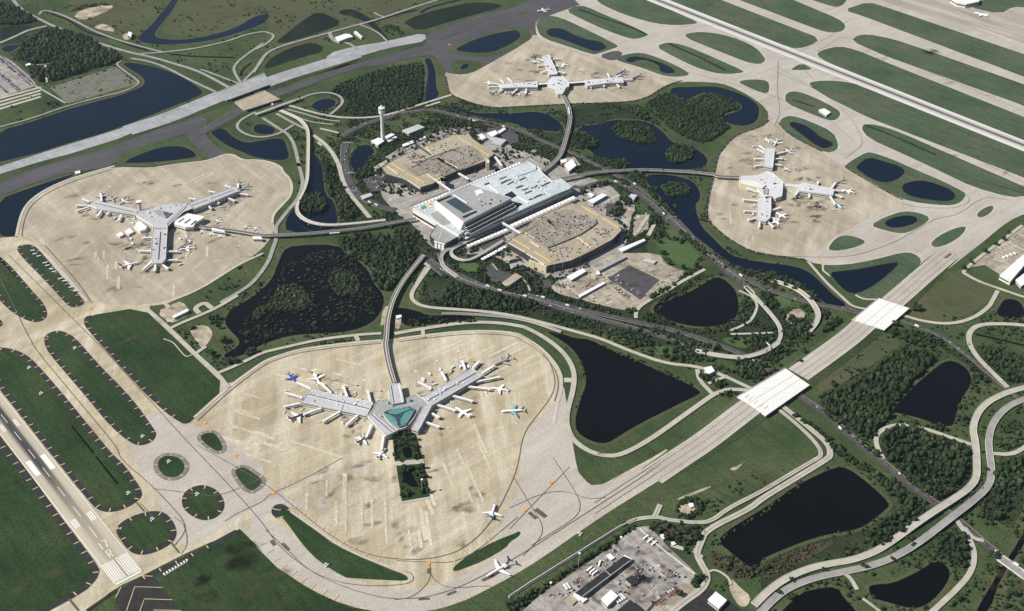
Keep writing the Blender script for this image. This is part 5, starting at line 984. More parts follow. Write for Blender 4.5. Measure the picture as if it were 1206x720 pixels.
# --- other buildings
def shed(label, s, z, roof='roofwhite', wall='wall', name='low_building', cat='building', band=None, group=None):
    q = pts(s, z); MASKP.append(np.array([k[:2] for k in q])); c = sum(q) / len(q); e = empty(name, (*c[:2], 0), label, cat, group)
    b = MB(); b.prism(q, 0, 1, 1); b.build('wall', ['roofgrey', wall], e)
    b = MB(); g = inset(q, -.6); b.prism([k + (0, 0, .6) for k in g], z + .05); b.build('roof', [roof, roof], e)
    n = len(q); g = inset(q, -.12); x = MB(); x.add([(k[0], k[1], z * .4) for k in g] + [(k[0], k[1], z * .68) for k in g], [(i, (i + 1) % n, n + (i + 1) % n, n + i) for i in range(n)])
    x.build('glazing_band', 'glass', e); return e
SH = [("flat white hall at the base of the control tower", "m1 135,210 205,180 260,210 200,250", 8), ("long white shed right of the control tower base", "m1 268,168 330,138 360,150 290,185", 6), ("white shed with a shaded front behind the tower lawn", "m1 290,205 370,165 380,180 310,215", 6), ("grey roofed service block behind the white tower sheds", "m1 430,110 580,55 640,80 490,140", 8, 'roof'),
 ("long white bus shelter on the curved road above the far garage", "m1 430,245 530,205 540,225 440,265", 5), ("small cream shelter further along the curved road", "m1 585,185 645,165 652,180 595,200", 5), ("white roofed house by the ramps left of the far garage", "m3 470,505 535,485 548,500 485,525", 6, 'roof'),
 ("white utility plant with cluttered roof near the far guideway", "m2 510,215 590,190 610,220 560,250", 10), ("stepped white plant building beside the dark lot", "m2 560,250 690,280 640,330 560,310", 8, 'roof'), ("long white canopy edging the dark lot", "m2 595,210 670,165 685,180 615,225", 5), ("grey plant block with a shadowed yard behind the far garage", "m2 440,340 560,330 600,370 500,390", 9, 'roofgrey', 'walltan'), ("small white plant building beside the tan ramp", "m2 410,240 460,220 500,260 440,290", 7),
 ("long white roofed hall beside the guideway east of the garage", "m5 260,455 400,385 440,400 310,475", 8), ("small white roofed hut above the long hall", "m5 255,385 280,378 320,400 295,418", 6), ("square pale green roofed kiosk by the highway", "m5 635,430 665,390 722,400 690,445", 7, 'roofblue'), ("cluster of white plant sheds near the upper end of the terminal", "m5 40,110 110,60 150,120 80,175", 9), ("white shed nearest the curved guideway", "m5 0,70 50,60 60,85 10,100", 7),
 ("long white toll canopy on the sandy lot", "k8 230,262 410,190 422,200 260,278", 6), ("long grey roofed shed beside the garage wall", "k8 75,405 270,305 285,318 90,418", 6, 'roofgrey'), ("pale flat shed left of the long white bus canopy", "n2 175,165 295,105 318,125 210,190", 6), ("long slender white bus canopy on the tan lot", "n2 262,305 450,205 462,215 275,318", 5), ("low white frames of a works yard on the tan lot", "k8 400,345 420,330 500,345 480,365", 4, 'roof'), ("white hut at the end of the grey shed", "n2 395,130 415,125 425,148 400,150", 5),
 ("tan and white roofed shelter beside the dark paved court", "n1 335,285 440,210 488,235 380,310", 6, 'rooftan'), ("small pale block behind the palm court", "n1 395,140 470,125 495,145 420,162", 7, 'roofgrey'), ("small tan block with pool court under the curled ramp", "n1 355,85 440,60 470,90 390,110", 8, 'rooftan'),
 ("long white shed on the tan service yard by the field", "n3 180,185 320,112 338,130 205,195", 6), ("white gate house at the road fork near the big bridge", "c3 893,285 925,278 940,300 905,318", 8), ("long white warehouse at the right frame edge", "q4 780,595 1008,398 1060,440 880,650", 11), ("low white annex in front of the warehouse", "q4 930,640 1008,580 1060,640 980,700", 6),
 ("white square roofed hall beside the black lot", "d3 910,648 945,612 995,650 960,688", 8), ("flat white building in the grey bus depot", "l5 462,450 522,395 565,430 500,492", 8), ("small white fronted block with a black roof in the depot", "l5 610,330 650,305 690,332 645,358", 7, 'roofblack'), ("large black roofed hall at the bottom of the depot", "l5 560,525 640,455 730,530 660,600", 9, 'roofblack', 'wall'), ("tiny white hut at the lower end of the black canopy", "l5 330,450 350,430 375,450 350,470", 4), ("small cream slab roof on the lower depot", "l5 240,455 265,435 310,460 285,485", 3, 'rooftan'),
 ("white roofed farm shed by the far canal bend", "n6 590,270 600,245 625,255 615,290", 9, 'roofwhite', 'walldark'), ("white hall beside the road behind the crossfield taxiway", "n7 470,295 570,260 620,262 650,290 600,300 510,335", 9), ("thin white shed behind the white hall", "n7 660,240 680,230 750,290 735,300", 6), ("small shed in the left corner of the striped parking field", "m4 240,210 280,195 300,222 265,230", 4),
 ("white terminal of the far west apron", "a4 870,-6 1000,-14 1000,8 940,20 900,12", 14), ("white hut on the island near the triangular grass wedge", "a4 265,505 290,498 320,515 300,530", 6), ("small white hut in the bushes near the depot road", "d3 690,352 705,348 720,362 705,370", 4), ("tiny hut under trees beside the depot", "d3 740,385 752,382 762,392 750,398", 4), ("pale cabin in the rockery by the taxiway grass", "d3 820,210 838,205 845,220 828,226", 3),
 ("long white tram shed beside the commuter planes", "l2 355,352 440,370 452,382 365,368", 12), ("white tram hut where the guideway leaves the left apron", "l2 645,412 705,415 712,432 650,430", 9), ("white trailer rows behind the fenced lot under the guideway", "n4 262,520 305,512 308,530 265,545", 3), ("pale pump house between two right hand lakes", "r4 705,580 750,570 758,590 715,600", 5)]
for a in SH: shed(*a)
# depot canopy: a long black roof on posts with white ends
e = empty('bus_canopy', (*P(*px('l5 470,315')[0])[:2], 0), 'long black bus canopy with white end blocks across the grey depot', 'canopy')
b = MB(); q = pts("l5 602,184 652,206 352,440 300,412", 7); b.prism(q, 6.2); b.build('roof', ['roofblack', 'wall'], e)
bar(e, 'roof_seam', "l5 640,212 345,432", 7.2, 1, .3, 'steel'); bar(e, 'roof_seam', "l5 485,272 520,302", 7.2, 1, .4, 'steel')
for s in ("l5 290,415 305,408 345,445 330,455", "l5 598,180 606,176 655,202 650,210"):
    b = MB(); b.prism(pts(s, 5), 0); b.build('end_block', ['roofwhite', 'wall'], e)
for i in range(8):
    c = q[0] * .5 + q[1] * .5 + ((q[2] + q[3]) / 2 - (q[0] + q[1]) / 2) * (i / 7); x = MB(); x.tube([(*c[:2], .6), (*c[:2], 6.3)], .4, 6); x.build('post', 'steel', e)
# light masts
def mast(h):
    e = empty('light_mast', (0, 0, 0)); b = MB(); b.tube([(0, 0, 0), (0, 0, h)], [.55, .3], 6); b.build('pole', 'steel', e); b = MB(); b.tube([(0, 0, h), (0, 0, h + 1.2)], 2.0, 8); b.build('lamp_ring', 'roofwhite', e); return e
m0 = mast(30); first = True
MA = [('tall light mast on the grey bus depot', 'light masts of the bus depot', "l5 320,248 575,148 803,325 145,430"), ('slim light mast on the tan apron of the nearest concourse', 'light masts round the nearest concourse', "k1 572,372 797,425 k2 285,300 460,210 637,130 l8 345,515"),
   ('slim light mast on the tan lot below the near garage', 'light masts of the tan lot', "k8 220,530 365,110 415,90"), ('slim light mast among the buildings behind the far garage', 'light masts behind the far garage', "m2 640,390 340,180 730,40"), ('light mast beside the long toll canopies', 'light masts of the terminal court', "m5 720,710 640,640 n1 560,180"), ('slim light mast on the pale apron of the Y shaped concourse', 'light masts of the left apron', "l1 310,140 420,600 l2 350,230 560,560")]
for lab, gr, s in MA:
    for q in pts(s):
        o = m0 if first else copy_tree(m0); first = False
        o.location = (q[0], q[1], 0); tag(o, lab, 'light mast', gr)
# perimeter wall of the depot
e = empty('perimeter_wall', (*P(680, 650)[:2], 0), 'dark perimeter fence wall between the taxiway grass and the depot hedge', 'wall'); bar(e, 'wall_run', "d3 -5,632 100,562 300,437 500,312 580,276", 2.2, .8, 3.4, 'seam'); bar(e, 'coping', "d3 -5,632 100,562 300,437 500,312 580,276", 4.1, 1.1, .4, 'concrete')
e = empty('perimeter_wall', (*P(780, 640)[:2], 0), 'pale low wall along the upper edge of the bus depot', 'wall'); bar(e, 'wall_run', "d3 598,320 640,365 720,430 870,545", 1.5, .8, 2, 'concrete'); bar(e, 'coping', "d3 598,320 640,365 720,430 870,545", 2.6, 1.1, .3, 'wall')
e = empty('approach_light_row', (*P(208, 668)[:2], 0), 'white framed row of approach light frames on the dark grass below the blast pad', 'approach lights')
for i in range(9):
    a, c = pts("l6 1015,458 1155,372"); q = a + (c - a) * i / 8; x = MB(); x.box((q[0], q[1], 2.2), (2.4, 4, 1.2), -YA); x.build('lamp_frame', 'roofwhite', e)
bar(e, 'rail', "l6 1015,462 1155,376", 1.6, .8, .8, 'roofwhite')

# ------------------------------------------------------------------ aircraft
def lathe_y(prof, seg=12):
    v = []; n = len(prof)
    for y, r, z in prof: v += [(r * math.cos(2 * math.pi * k / seg), y, z + r * math.sin(2 * math.pi * k / seg)) for k in range(seg)]
    f = [(i * seg + k, i * seg + (k + 1) % seg, (i + 1) * seg + (k + 1) % seg, (i + 1) * seg + k) for i in range(n - 1) for k in range(seg)]
    f += [tuple(range(seg - 1, -1, -1)), tuple((n - 1) * seg + k for k in range(seg))]
    return v, [tuple(reversed(q)) for q in f]
def wing_mesh(r0, r1, t0, t1, th0, th1):
    # root leading / trailing, tip leading / trailing points
    v = []
    for a, c, th in ((r0, r1, th0), (t0, t1, th1)):
        a, c = np.array(a, float), np.array(c, float); m_ = a * .6 + c * .4
        v += [a, m_ + (0, 0, th / 2), c, m_ - (0, 0, th / 2)]
    return v, [(0, 1, 5, 4), (1, 2, 6, 5), (2, 3, 7, 6), (3, 0, 4, 7), (3, 2, 1, 0), (4, 5, 6, 7)]
PLANE = {}
def plane(kind, body, tail, wingm='jetwhite', belly=None):
    key = (kind, body, tail, wingm, belly)
    if key in PLANE: return PLANE[key], False
    e = empty('airliner', (0, 0, 0)); r = 1.0
    L = [(19, .1, 3.0), (18.6, .7, 3.05), (17.5, 1.35, 3.25), (15.5, 1.85, 3.45), (13, 2.0, 3.5), (-8, 2.0, 3.5), (-12, 1.65, 3.8), (-16, .9, 4.3), (-18.6, .3, 4.7), (-19, .1, 4.8)]
    b = MB(); v, f = lathe_y(L); b.add(v, f)
    if belly: b.m = [1 if np.mean([v[i][2] for i in q]) < 3.3 else 0 for q in f]
    fu = b.build('fuselage', [body, belly or body], e)
    b = MB(); v, f = lathe_y([(17.6, 1.36, 3.35), (17.0, 1.58, 3.42), (16.4, 1.72, 3.45)], 12); b.add(v, f[:24][3:9]); 
    b = MB(); b.box((0, 17.1, 4.3), (2.0, 1.1, .55)); b.build('cockpit_window', 'glass', fu)
    for sg in (-1, 1):
        b = MB(); b.add([(sg * 1.96, 13, 3.7), (sg * 1.96, -9, 3.7), (sg * 1.9, -9, 4.1), (sg * 1.9, 13, 4.1)], [(0, 1, 2, 3)]); b.build('cabin_windows', 'walldark', fu)
    for sg in (-1, 1):
        b = MB(); b.add(*wing_mesh((sg * .8, 5.0 if kind != 'rear' else 2, 2.6), (sg * .8, -4 if kind != 'rear' else -5, 2.6), (sg * 17, -4.6 if kind != 'rear' else -6, 4.0), (sg * 17, -6.6 if kind != 'rear' else -7.6, 4.0), .9, .25)); b.build('wing', wingm, e)
        b = MB(); z = 4.8 if kind != 'rear' else 10.4; y = 0 if kind != 'rear' else -2
        b.add(*wing_mesh((sg * .1, -14 + y, z), (sg * .1, -17.8 + y, z), (sg * 6.3, -17.4 + y, z + .5), (sg * 6.3, -19 + y, z + .5), .4, .15)); b.build('tailplane', wingm if kind != 'rear' else tail, e)
        b = MB()
        if kind == 'rear': v, f = lathe_y([(-8.5, .7, 4.3), (-9.5, .95, 4.3), (-13, .85, 4.3), (-14, .5, 4.4)]); v = [(q[0] + sg * 2.7, q[1], q[2]) for q in v]
        else: v, f = lathe_y([(3.6, .85, 1.6), (2.8, 1.15, 1.6), (0, 1.05, 1.7), (-1.6, .6, 1.8)]); v = [(q[0] + sg * 5.6, q[1], q[2]) for q in v]
        b.add(v, f); b.build('engine', 'engine' if kind != 'rear' else body, e)
    b = MB(); v, f = wing_mesh((0, -12.2, 5), (0, -17.8, 5), (0, -17.2, 11.4), (0, -19.6, 11.4), .5, .2)
    v = [(np.array(q) - 0) for q in v]; vv = []
    for i, q in enumerate(v):
        q = np.array(q); 
        if i % 4 == 1: q[0] += .25; q[2] = v[i - 1][2]
        if i % 4 == 3: q[0] -= .25; q[2] = v[i - 3][2]
        vv.append(q)
    b.add(vv, f); b.build('tail_fin', tail, e)
    b = MB()
    for x, y in ((0, 14.5), (-2.8, -1.5), (2.8, -1.5)):
        b.tube([(x, y, .5), (x, y, 2.4)], .22, 6)
        for dx in (-.4, .4): b.tube([(x + dx - .2, y, .55), (x + dx + .2, y, .55)], .55, 8)
    b.build('landing_gear', 'tyre', e)
    PLANE[key] = e; return e, True
JETS = [
 ("k1 150,338", "k1 78,258", 'wing', 'jetblue', 'jetblue', 'jetblue', None, "all blue airliner at the outer end of the nearest left pier"), ("k1 375,352", "k1 322,258", 'rear', 'jetwhite', 'jetwhite', 'jetwhite', None, "slender white rear engined airliner second along the nearest left pier"),
 ("k1 262,622", "k1 78,695", 'wing', 'jetnavy', 'jetred', 'jetwhite', 'jetorange', "dark blue airliner with red tail below the nearest left pier"), ("c2 522,600", "c2 468,640", 'wing', 'jetnavy', 'jetnavy', 'jetwhite', None, "navy airliner nosed in under the green hub's left flank"),
 ("l8 128,255", "l8 72,322", 'wing', 'jetwhite', 'jetnavy', 'jetwhite', None, "white airliner with navy tail beside the sunken garden"), ("k2 612,508", "k2 735,588", 'wing', 'jetwhite', 'jetwhite', 'jetwhite', None, "white airliner midway along the nearest right pier"),
 ("k2 905,342", "k2 1052,368", 'wing', 'jetwhite', 'jetgrey', 'jetwhite', None, "white airliner with grey tail near the end of the nearest right pier"), ("k2 938,152", "k2 1060,100", 'rear', 'jetgrey', 'jetnavy', 'jetgrey', None, "grey airliner at the far tip of the nearest right pier"),
 ("k2 985,545", "k2 1198,534", 'wing', 'jetwhite', 'jetteal', 'jetpale', None, "white airliner with pale teal wings taxiing on open apron"), ("n5 118,188", "n5 92,272", 'rear', 'jetwhite', 'jetnavy', 'jetwhite', None, "white airliner alone on the apron near the grey taxiway"),
 ("n5 58,628", "n5 215,538", 'rear', 'jetwhite', 'jetnavy', 'jetwhite', None, "white airliner rolling on the curved taxiway beside the depot"),
 ("l1 530,600", "l1 340,645", 'wing', 'jetwhite', 'jetnavy', 'jetwhite', None, "big white airliner parked below the south pier of the left concourse"), ("l2 118,510", "l2 185,465", 'wing', 'jetgrey', 'jetnavy', 'jetgrey', None, "grey airliner nosed to the right side of the left south pier"), ("l2 142,512", "l2 222,502", 'wing', 'jetwhite', 'jetwhite', 'jetwhite', None, "white airliner just below the grey one at the left south pier"),
 ("l1 240,165", "l1 232,112", 'wing', 'jetwhite', 'jetwhite', 'jetgrey', None, "white airliner nosed in at the upper edge of the far left pier"), ("l1 330,175", "l1 290,135", 'wing', 'jetgrey', 'jetnavy', 'jetgrey', None, "dark tailed grey airliner at the upper side of the far left pier"), ("l1 375,185", "l1 425,160", 'wing', 'jetwhite', 'jetnavy', 'jetwhite', None, "white airliner between the stub tower and the far left pier end"),
 ("l2 528,80", "l2 548,30", 'wing', 'jetgrey', 'jetnavy', 'jetgrey', None, "navy tailed airliner at the tip of the right arm of the Y"), ("l2 560,92", "l2 612,65", 'wing', 'jetgrey', 'jetgrey', 'jetgrey', None, "grey airliner outside the right arm tip of the Y"),
 ("l2 272,398", "l2 312,372", 'small', 'jetwhite', 'jetwhite', 'jetwhite', None, "white commuter plane closest to the tram station in its row"), ("l2 338,415", "l2 372,388", 'small', 'jetwhite', 'jetnavy', 'jetwhite', None, "middle commuter plane under the guideway"), ("l2 405,430", "l2 440,402", 'small', 'jetwhite', 'jetgrey', 'jetwhite', None, "commuter plane with grey tail at the right end of its row"),
 ("l2 385,328", "l2 428,295", 'small', 'jetwhite', 'jetwhite', 'jetwhite', None, "single commuter plane above the guideway near the tram shed"), ("l2 588,365", "l2 622,340", 'small', 'jetgrey', 'jetnavy', 'jetwhite', None, "navy tailed commuter plane above the far stretch of guideway"), ("l2 655,375", "l2 690,350", 'small', 'jetwhite', 'jetnavy', 'jetwhite', None, "commuter plane nearest the grass above the guideway"),
 ("l4 452,128", "l4 478,88", 'wing', 'jetwhite', 'jetgrey', 'jetwhite', None, "white airliner beyond the upper pier of the pond side concourse"), ("l4 425,112", "l4 392,72", 'small', 'jetwhite', 'jetwhite', 'jetwhite', None, "small white jet left of the upper pier tip"), ("l4 512,172", "l4 572,158", 'wing', 'jetwhite', 'jetnavy', 'jetwhite', None, "navy tailed white airliner right of the upper pier"), ("l4 508,290", "l4 560,272", 'small', 'jetwhite', 'jetgrey', 'jetwhite', None, "little jet in the corner between the upper and right piers"),
 ("l4 850,375", "l4 908,348", 'wing', 'jetgrey', 'jetteal', 'jetgrey', None, "grey airliner with teal tail at the right pier tip"), ("l4 905,418", "l4 965,432", 'wing', 'jetwhite', 'jetnavy', 'jetwhite', None, "white airliner pointing out from the right pier end"), ("l4 850,505", "l4 882,528", 'wing', 'jetwhite', 'jetteal', 'jetteal', None, "teal winged airliner below the right pier tip"),
 ("l4 445,612", "l4 470,632", 'wing', 'jetwhite', 'jetgrey', 'jetwhite', None, "white airliner at the lower pier's right corner"), ("l4 482,575", "l4 512,590", 'wing', 'jetwhite', 'jetnavy', 'jetwhite', None, "navy tailed airliner right of the lower pier"), ("l4 610,440", "l4 588,462", 'small', 'jetwhite', 'jetnavy', 'jetwhite', None, "small jet under the inner end of the right pier"),
 ("l3 150,318", "l3 92,345", 'wing', 'jetgrey', 'jetnavy', 'jetgrey', None, "grey airliner under the left end of the farthest concourse"), ("l3 258,318", "l3 222,352", 'wing', 'jetnavy', 'jetnavy', 'jetgrey', None, "navy airliner below the middle of the far left pier"), ("l3 345,318", "l3 308,345", 'wing', 'jetgrey', 'jetnavy', 'jetwhite', None, "dark tailed airliner nearest the far hub below its left pier"),
 ("l3 905,222", "l3 972,188", 'wing', 'jetnavy', 'jetnavy', 'jetgrey', None, "navy airliner above the end of the far right pier"), ("l3 1005,248", "l3 1070,222", 'wing', 'jetnavy', 'jetgrey', 'jetgrey', None, "dark airliner off the tip of the far right pier"), ("l3 545,150", "l3 580,152", 'wing', 'jetwhite', 'jetgrey', 'jetwhite', None, "white airliner right of the farthest upper pier"), ("l3 405,135", "l3 365,130", 'wing', 'jetwhite', 'jetgrey', 'jetgrey', None, "white airliner left of the farthest upper pier"), ("l3 110,272", "l3 70,270", 'wing', 'jetwhite', 'jetgrey', 'jetwhite', None, "white airliner at the outer tip of the far left pier"),
 ("a3 125,58", "a3 182,50", 'wing', 'jetwhite', 'jetwhite', 'jetwhite', None, "white airliner taxiing on the dark asphalt at the top"), ("n8 780,118", "n8 888,152", 'big', 'jetwhite', 'jetwhite', 'jetwhite', None, "large white aircraft on the far west apron")]
for nose, tl, kind, body, tail, wm, belly, lab in JETS:
    a, c = pts(nose)[0], pts(tl)[0]; d = a - c; L = np.linalg.norm(d)
    L = {'wing': min(max(L, 33), 44), 'rear': min(max(L, 38), 46), 'small': min(max(L, 20), 27), 'big': min(L, 62)}[kind]
    pr, new = plane('rear' if kind == 'rear' else 'wing', body, tail, wm, belly)
    o = pr if new else copy_tree(pr)
    m_ = (a + c) / 2; o.location = (m_[0], m_[1], .55); o.rotation_euler = (0, 0, math.atan2(-d[0], d[1])); o.scale = (L / 38,) * 3
    tag(o, lab, 'airliner', 'airliners at the concourses')

# ------------------------------------------------------------------ vehicles
def carmesh(paint, kind='car'):
    b = MB(); 
    if kind == 'car':
        b.box((0, 0, .62), (1.9, 4.7, .75)); v = [(-.88, 1.1, 1), (.88, 1.1, 1), (.88, -1.9, 1), (-.88, -1.9, 1), (-.72, .4, 1.55), (.72, .4, 1.55), (.72, -1.5, 1.55), (-.72, -1.5, 1.55)]
        b.add(v, [(4, 7, 6, 5)], 0); b.add(v, [(0, 4, 5, 1), (1, 5, 6, 2), (2, 6, 7, 3), (3, 7, 4, 0)], 1)
        for x in (-.85, .85):
            for y in (-1.45, 1.45): b.tube([(x - .1, y, .35), (x + .1, y, .35)], .35, 8, 2)
    elif kind == 'truck':
        b.box((0, 3.4, 1.6), (2.4, 2.2, 2.2), m=0); b.box((0, 3.6, 2.0), (2.45, 1.9, .7), m=1); b.box((0, -1.4, 2.2), (2.5, 7, 3), m=3); b.box((0, .6, .75), (2.0, 10.4, .5), m=2)
        for x in (-1, 1):
            for y in (-4, -2.8, 3.2): b.tube([(x - .15, y, .5), (x + .15, y, .5)], .5, 8, 2)
    elif kind == 'bus':
        b.box((0, 0, 1.75), (2.55, 12, 2.6), m=0); b.box((0, 0, 2.1), (2.6, 11.4, .9), m=1)
        for x in (-1.1, 1.1):
            for y in (-4, 4): b.tube([(x - .15, y, .5), (x + .15, y, .5)], .5, 8, 2)
    elif kind == 'tug':
        b.box((0, 0, .7), (1.8, 3.2, .8), m=0); b.box((0, -.7, 1.5), (1.6, 1.4, .9), m=1)
        for k in range(2): b.box((0, -4 - 3.6 * k, 1.1), (1.7, 3, 1.5), m=3)
        for x in (-.8, .8):
            for y in (-1, 1, -4, -7.6): b.tube([(x - .1, y, .3), (x + .1, y, .3)], .3, 6, 2)
    elif kind == 'trailer':
        b.box((0, 0, 2.1), (2.5, 9, 2.7), m=3); b.box((0, 0, .65), (1.6, 9, .3), m=2); b.beam((0, 4.5, .7), (0, 6.2, .7), .3, .2, 2); b.box((0, -4.52, 2.1), (1.8, .08, 2.2), m=1)
        for x in (-1.1, 1.1):
            for y in (-3.2, -2.2): b.tube([(x - .15, y, .5), (x + .15, y, .5)], .5, 8, 2)
    elif kind == 'rig':
        for x, y in ((-3, 0), (0, 0), (3, 0), (0, 4), (3, 4)): b.box((x, y, 1.0), (1.6, 2.2, .8), m=0); b.tube([(x, y, 0), (x, y, .7)], .2, 5, 2)
        b.beam((-4, 0, .5), (4, 0, .5), .4, .3, 2); b.beam((0, 0, .5), (0, 5, .5), .4, .3, 2)
    o = b.build({'car': 'car', 'truck': 'truck', 'bus': 'bus', 'tug': 'baggage_tug', 'trailer': 'trailer', 'rig': 'airfield_light_frame'}[kind], [paint, 'glass', 'tyre', 'roofwhite']); me = o.data; bpy.data.objects.remove(o); return me
PAINT = ['carwhite', 'carwhite', 'carsilver', 'carblack', 'carred', 'carblue', 'carsilver', 'cartan', 'carblack']
VM = {('car', p): carmesh(p) for p in set(PAINT)}
for k in ('truck', 'bus', 'tug', 'trailer', 'rig'):
    for p in ('carwhite', 'caryellow', 'carsilver'): VM[(k, p)] = carmesh(p, k)
NAMEV = dict(car='car', truck='truck', bus='bus', tug='baggage_tug', trailer='trailer', rig='airfield_light_frame'); NV_ = [0]
def veh(kind, q, ang, lab, group, paint=None, z=None):
    p = paint or (rnd.choice(PAINT) if kind == 'car' else rnd.choice(('carwhite', 'carwhite', 'carsilver')))
    o = bpy.data.objects.new(NAMEV[kind], VM[(kind, p)]); COL.objects.link(o)
    o.location = (q[0], q[1], q[2] if z is None else z); o.rotation_euler = (0, 0, ang); tag(o, lab, {'tug': 'baggage tug', 'rig': 'light frame'}.get(kind, kind), group); NV_[0] += 1; return o
def traffic(s, n, wd, label, group, kinds=('car',), z=2.4, zs=None):
    p = smooth(zline(s, zs) if zs else pts(s), False, 2); q = resample(p, 3)
    for _ in range(n):
        i = rnd.randrange(1, len(q) - 1); d = q[i + 1] - q[i]; u = d / (np.linalg.norm(d) or 1); nn = np.array([-u[1], u[0], 0]); off = rnd.uniform(-.36, .36) * wd
        c = q[i] + nn * off; zz = c[2] + .3 if zs else z
        veh(rnd.choice(kinds), c, math.atan2(-u[0], u[1]) + (math.pi if off > 0 else 0), label, group, z=zz)
HW = ROADS['highway']
CT = ('car', 'car', 'car', 'car', 'truck')
for i, n, lab, gr in ((0, 14, 'car on the many laned approach beside the wooded moat', 'traffic on the western approach'), (1, 14, 'car on the dark road arching past the control tower', 'traffic on the northern arc'), (2, 14, 'car on the highway skirting the pond island and pale lawn', 'traffic on the eastern arc'), (3, 12, 'car on the road sweeping out below the terminal', 'traffic on the eastern return road'),
   (4, 18, 'car on the upper lanes of the dark highway south of the near garage', 'traffic on the upper southern lanes'), (5, 16, 'car on the lower lanes of the dark highway south of the near garage', 'traffic on the lower southern lanes'), (7, 13, 'car on the dark highway running out under the larger white bridge', 'traffic beyond the larger bridge'), (8, 7, 'car on the dark road running out under the smaller white bridge', 'traffic beyond the smaller bridge'), (9, 5, 'car passing under the tan taxiway bridge', 'traffic under the tan bridge')):
    for k, kind in (('car', ('car',)), ('truck', ('truck',))):
        m_ = n if k == 'car' else max(1, n // 6)
        traffic(HW[i][0], m_, HW[i][1], lab if k == 'car' else lab.replace('car', 'white box truck', 1), gr + (' trucks' if k == 'truck' else ''), kind)
traffic("d4 1060,430 1140,485 1220,545", 3, 10, 'car on the canal bridge at the frame corner', 'cars on the canal bridge', z=3.4)
traffic(ROADS['road'][-4][0] if 0 else "c4 955,120 950,170 985,235 1050,300 1130,378", 3, 8, 'car on the pale loop road near the right edge', 'cars on the pale right loop')
traffic("k5 0,590 300,460 500,375 690,295", 14, 14, 'car at the kerb road between the two white canopies', 'cars at the terminal kerb', z=1.9)
traffic("m8 620,20 470,110 450,200 520,330 545,420 480,530 330,640", 4, 7, 'car on the winding pale road beside the depot', 'cars on the depot road', z=2.6)
traffic("m1 300,380 440,290 600,220 720,165", 8, 14, 'car on the curved service road above the far garage', 'cars on the far garage road', z=1.9)
def rows(s0, s1, nrow, n, lab, gr, ang=0, z=1.0, fill=.7, paints=None, kinds=('car',)):
    A, B = pts(s0, 0), pts(s1, 0)
    for r in range(nrow):
        f = r / max(1, nrow - 1); a, c = A[0] + (B[0] - A[0]) * f, A[1] + (B[1] - A[1]) * f
        u = (c - a) / np.linalg.norm(c - a); an = math.atan2(-u[0], u[1]) + math.pi / 2 + ang
        for i in range(n):
            if rnd.random() < fill: q = a + (c - a) * (i + .5) / n; veh(rnd.choice(kinds), q + u * rnd.uniform(-.3, .3), an, lab, gr, z=z, paint=rnd.choice(paints) if paints else None)
rows("n2 505,250 650,345", "n2 530,235 665,325", 3, 11, 'car in the crowded block of cars at the tan lot edge', 'cars in the crowded tan lot block', fill=.75)
rows("n2 520,180 730,315", "n2 535,170 745,305", 2, 13, 'car parked along the edge of the dark paved lot', 'cars along the dark lot edge', fill=.6)
rows("n2 790,260 920,195", "n2 850,270 920,225", 2, 9, 'car parked at the shaded end of the dark lot', 'cars at the shaded lot end', fill=.7)
rows("n2 930,165 1010,120", "n2 960,180 1040,135", 2, 7, 'car on the pale lot corner by the lawn', 'cars on the lot corner by the lawn', fill=.7)
rows("n2 70,230 150,180", "n2 100,240 190,225", 3, 7, 'car in the small group beside the garage wall', 'cars beside the garage wall', fill=.7)
rows("l5 765,475 940,372", "l5 790,490 950,392", 2, 12, 'red or white car in the slanted rows of the depot car park', 'cars in the depot car park', fill=.75, paints=['carred', 'carred', 'carwhite', 'carblack'])
rows("l5 725,65 800,120", "l5 725,65 800,120", 1, 3, 'white bus standing by the upper wall of the depot', 'buses by the depot wall', kinds=('bus',), fill=1, paints=['carwhite'])
rows("l5 505,205 530,190", "l5 380,265 430,300", 3, 3, 'white bus parked just above the long black canopy', 'buses above the black canopy', kinds=('bus',), fill=.8, paints=['carwhite'])
rows("l5 545,470 600,435", "l5 545,470 600,435", 1, 4, 'white bus parked between the depot buildings', 'buses between the depot buildings', kinds=('bus',), fill=1, paints=['carwhite'])
rows("l5 232,385 265,372", "l5 232,385 265,372", 1, 2, 'white bus alone on the lower depot paving', 'buses on the lower depot paving', kinds=('bus',), fill=1, paints=['carwhite'])
rows("m1 455,365 540,400", "m1 560,320 650,380", 4, 6, 'car on the open deck of the far garage', 'cars on the far garage deck', z=18.2, fill=.0)
def deckcars(poly, z, n, lab, gr):
    p = pts(poly, z); xs = [q[0] for q in p]; ys = [q[1] for q in p]; k = 0
    while k < n:
        x, y = rnd.uniform(min(xs), max(xs)), rnd.uniform(min(ys), max(ys))
        if inside(p, x, y): veh('car', (x, y, z), -YA + rnd.choice((0, math.pi)) + R(0), lab, gr); k += 1
deckcars("m1 455,365 560,310 690,370 560,430", 16.1, 20, 'car in the busy corner of the far garage deck', 'cars on the far garage deck'); deckcars("m1 670,480 760,520 860,500 800,560", 17.2, 8, 'car near the cream stair tower on the far garage deck', 'cars near the stair tower')
deckcars("k6 440,350 600,300 640,400 470,440", 18.2, 14, 'car on the lower tan deck of the near garage', 'cars on the lower near deck'); deckcars("k6 740,220 900,120 1080,150 1000,260 850,330", 18.2, 18, 'car on the upper tan deck of the near garage', 'cars on the upper near deck'); deckcars("k6 480,30 700,30 860,90 700,180", 19.4, 14, 'car on the worn grey deck of the near garage', 'cars on the grey near deck')
rows("m2 60,190 300,190", "m2 100,230 200,220", 2, 7, 'car on the road edge at the far side of the far garage', 'cars beyond the far garage', fill=.6, z=2)
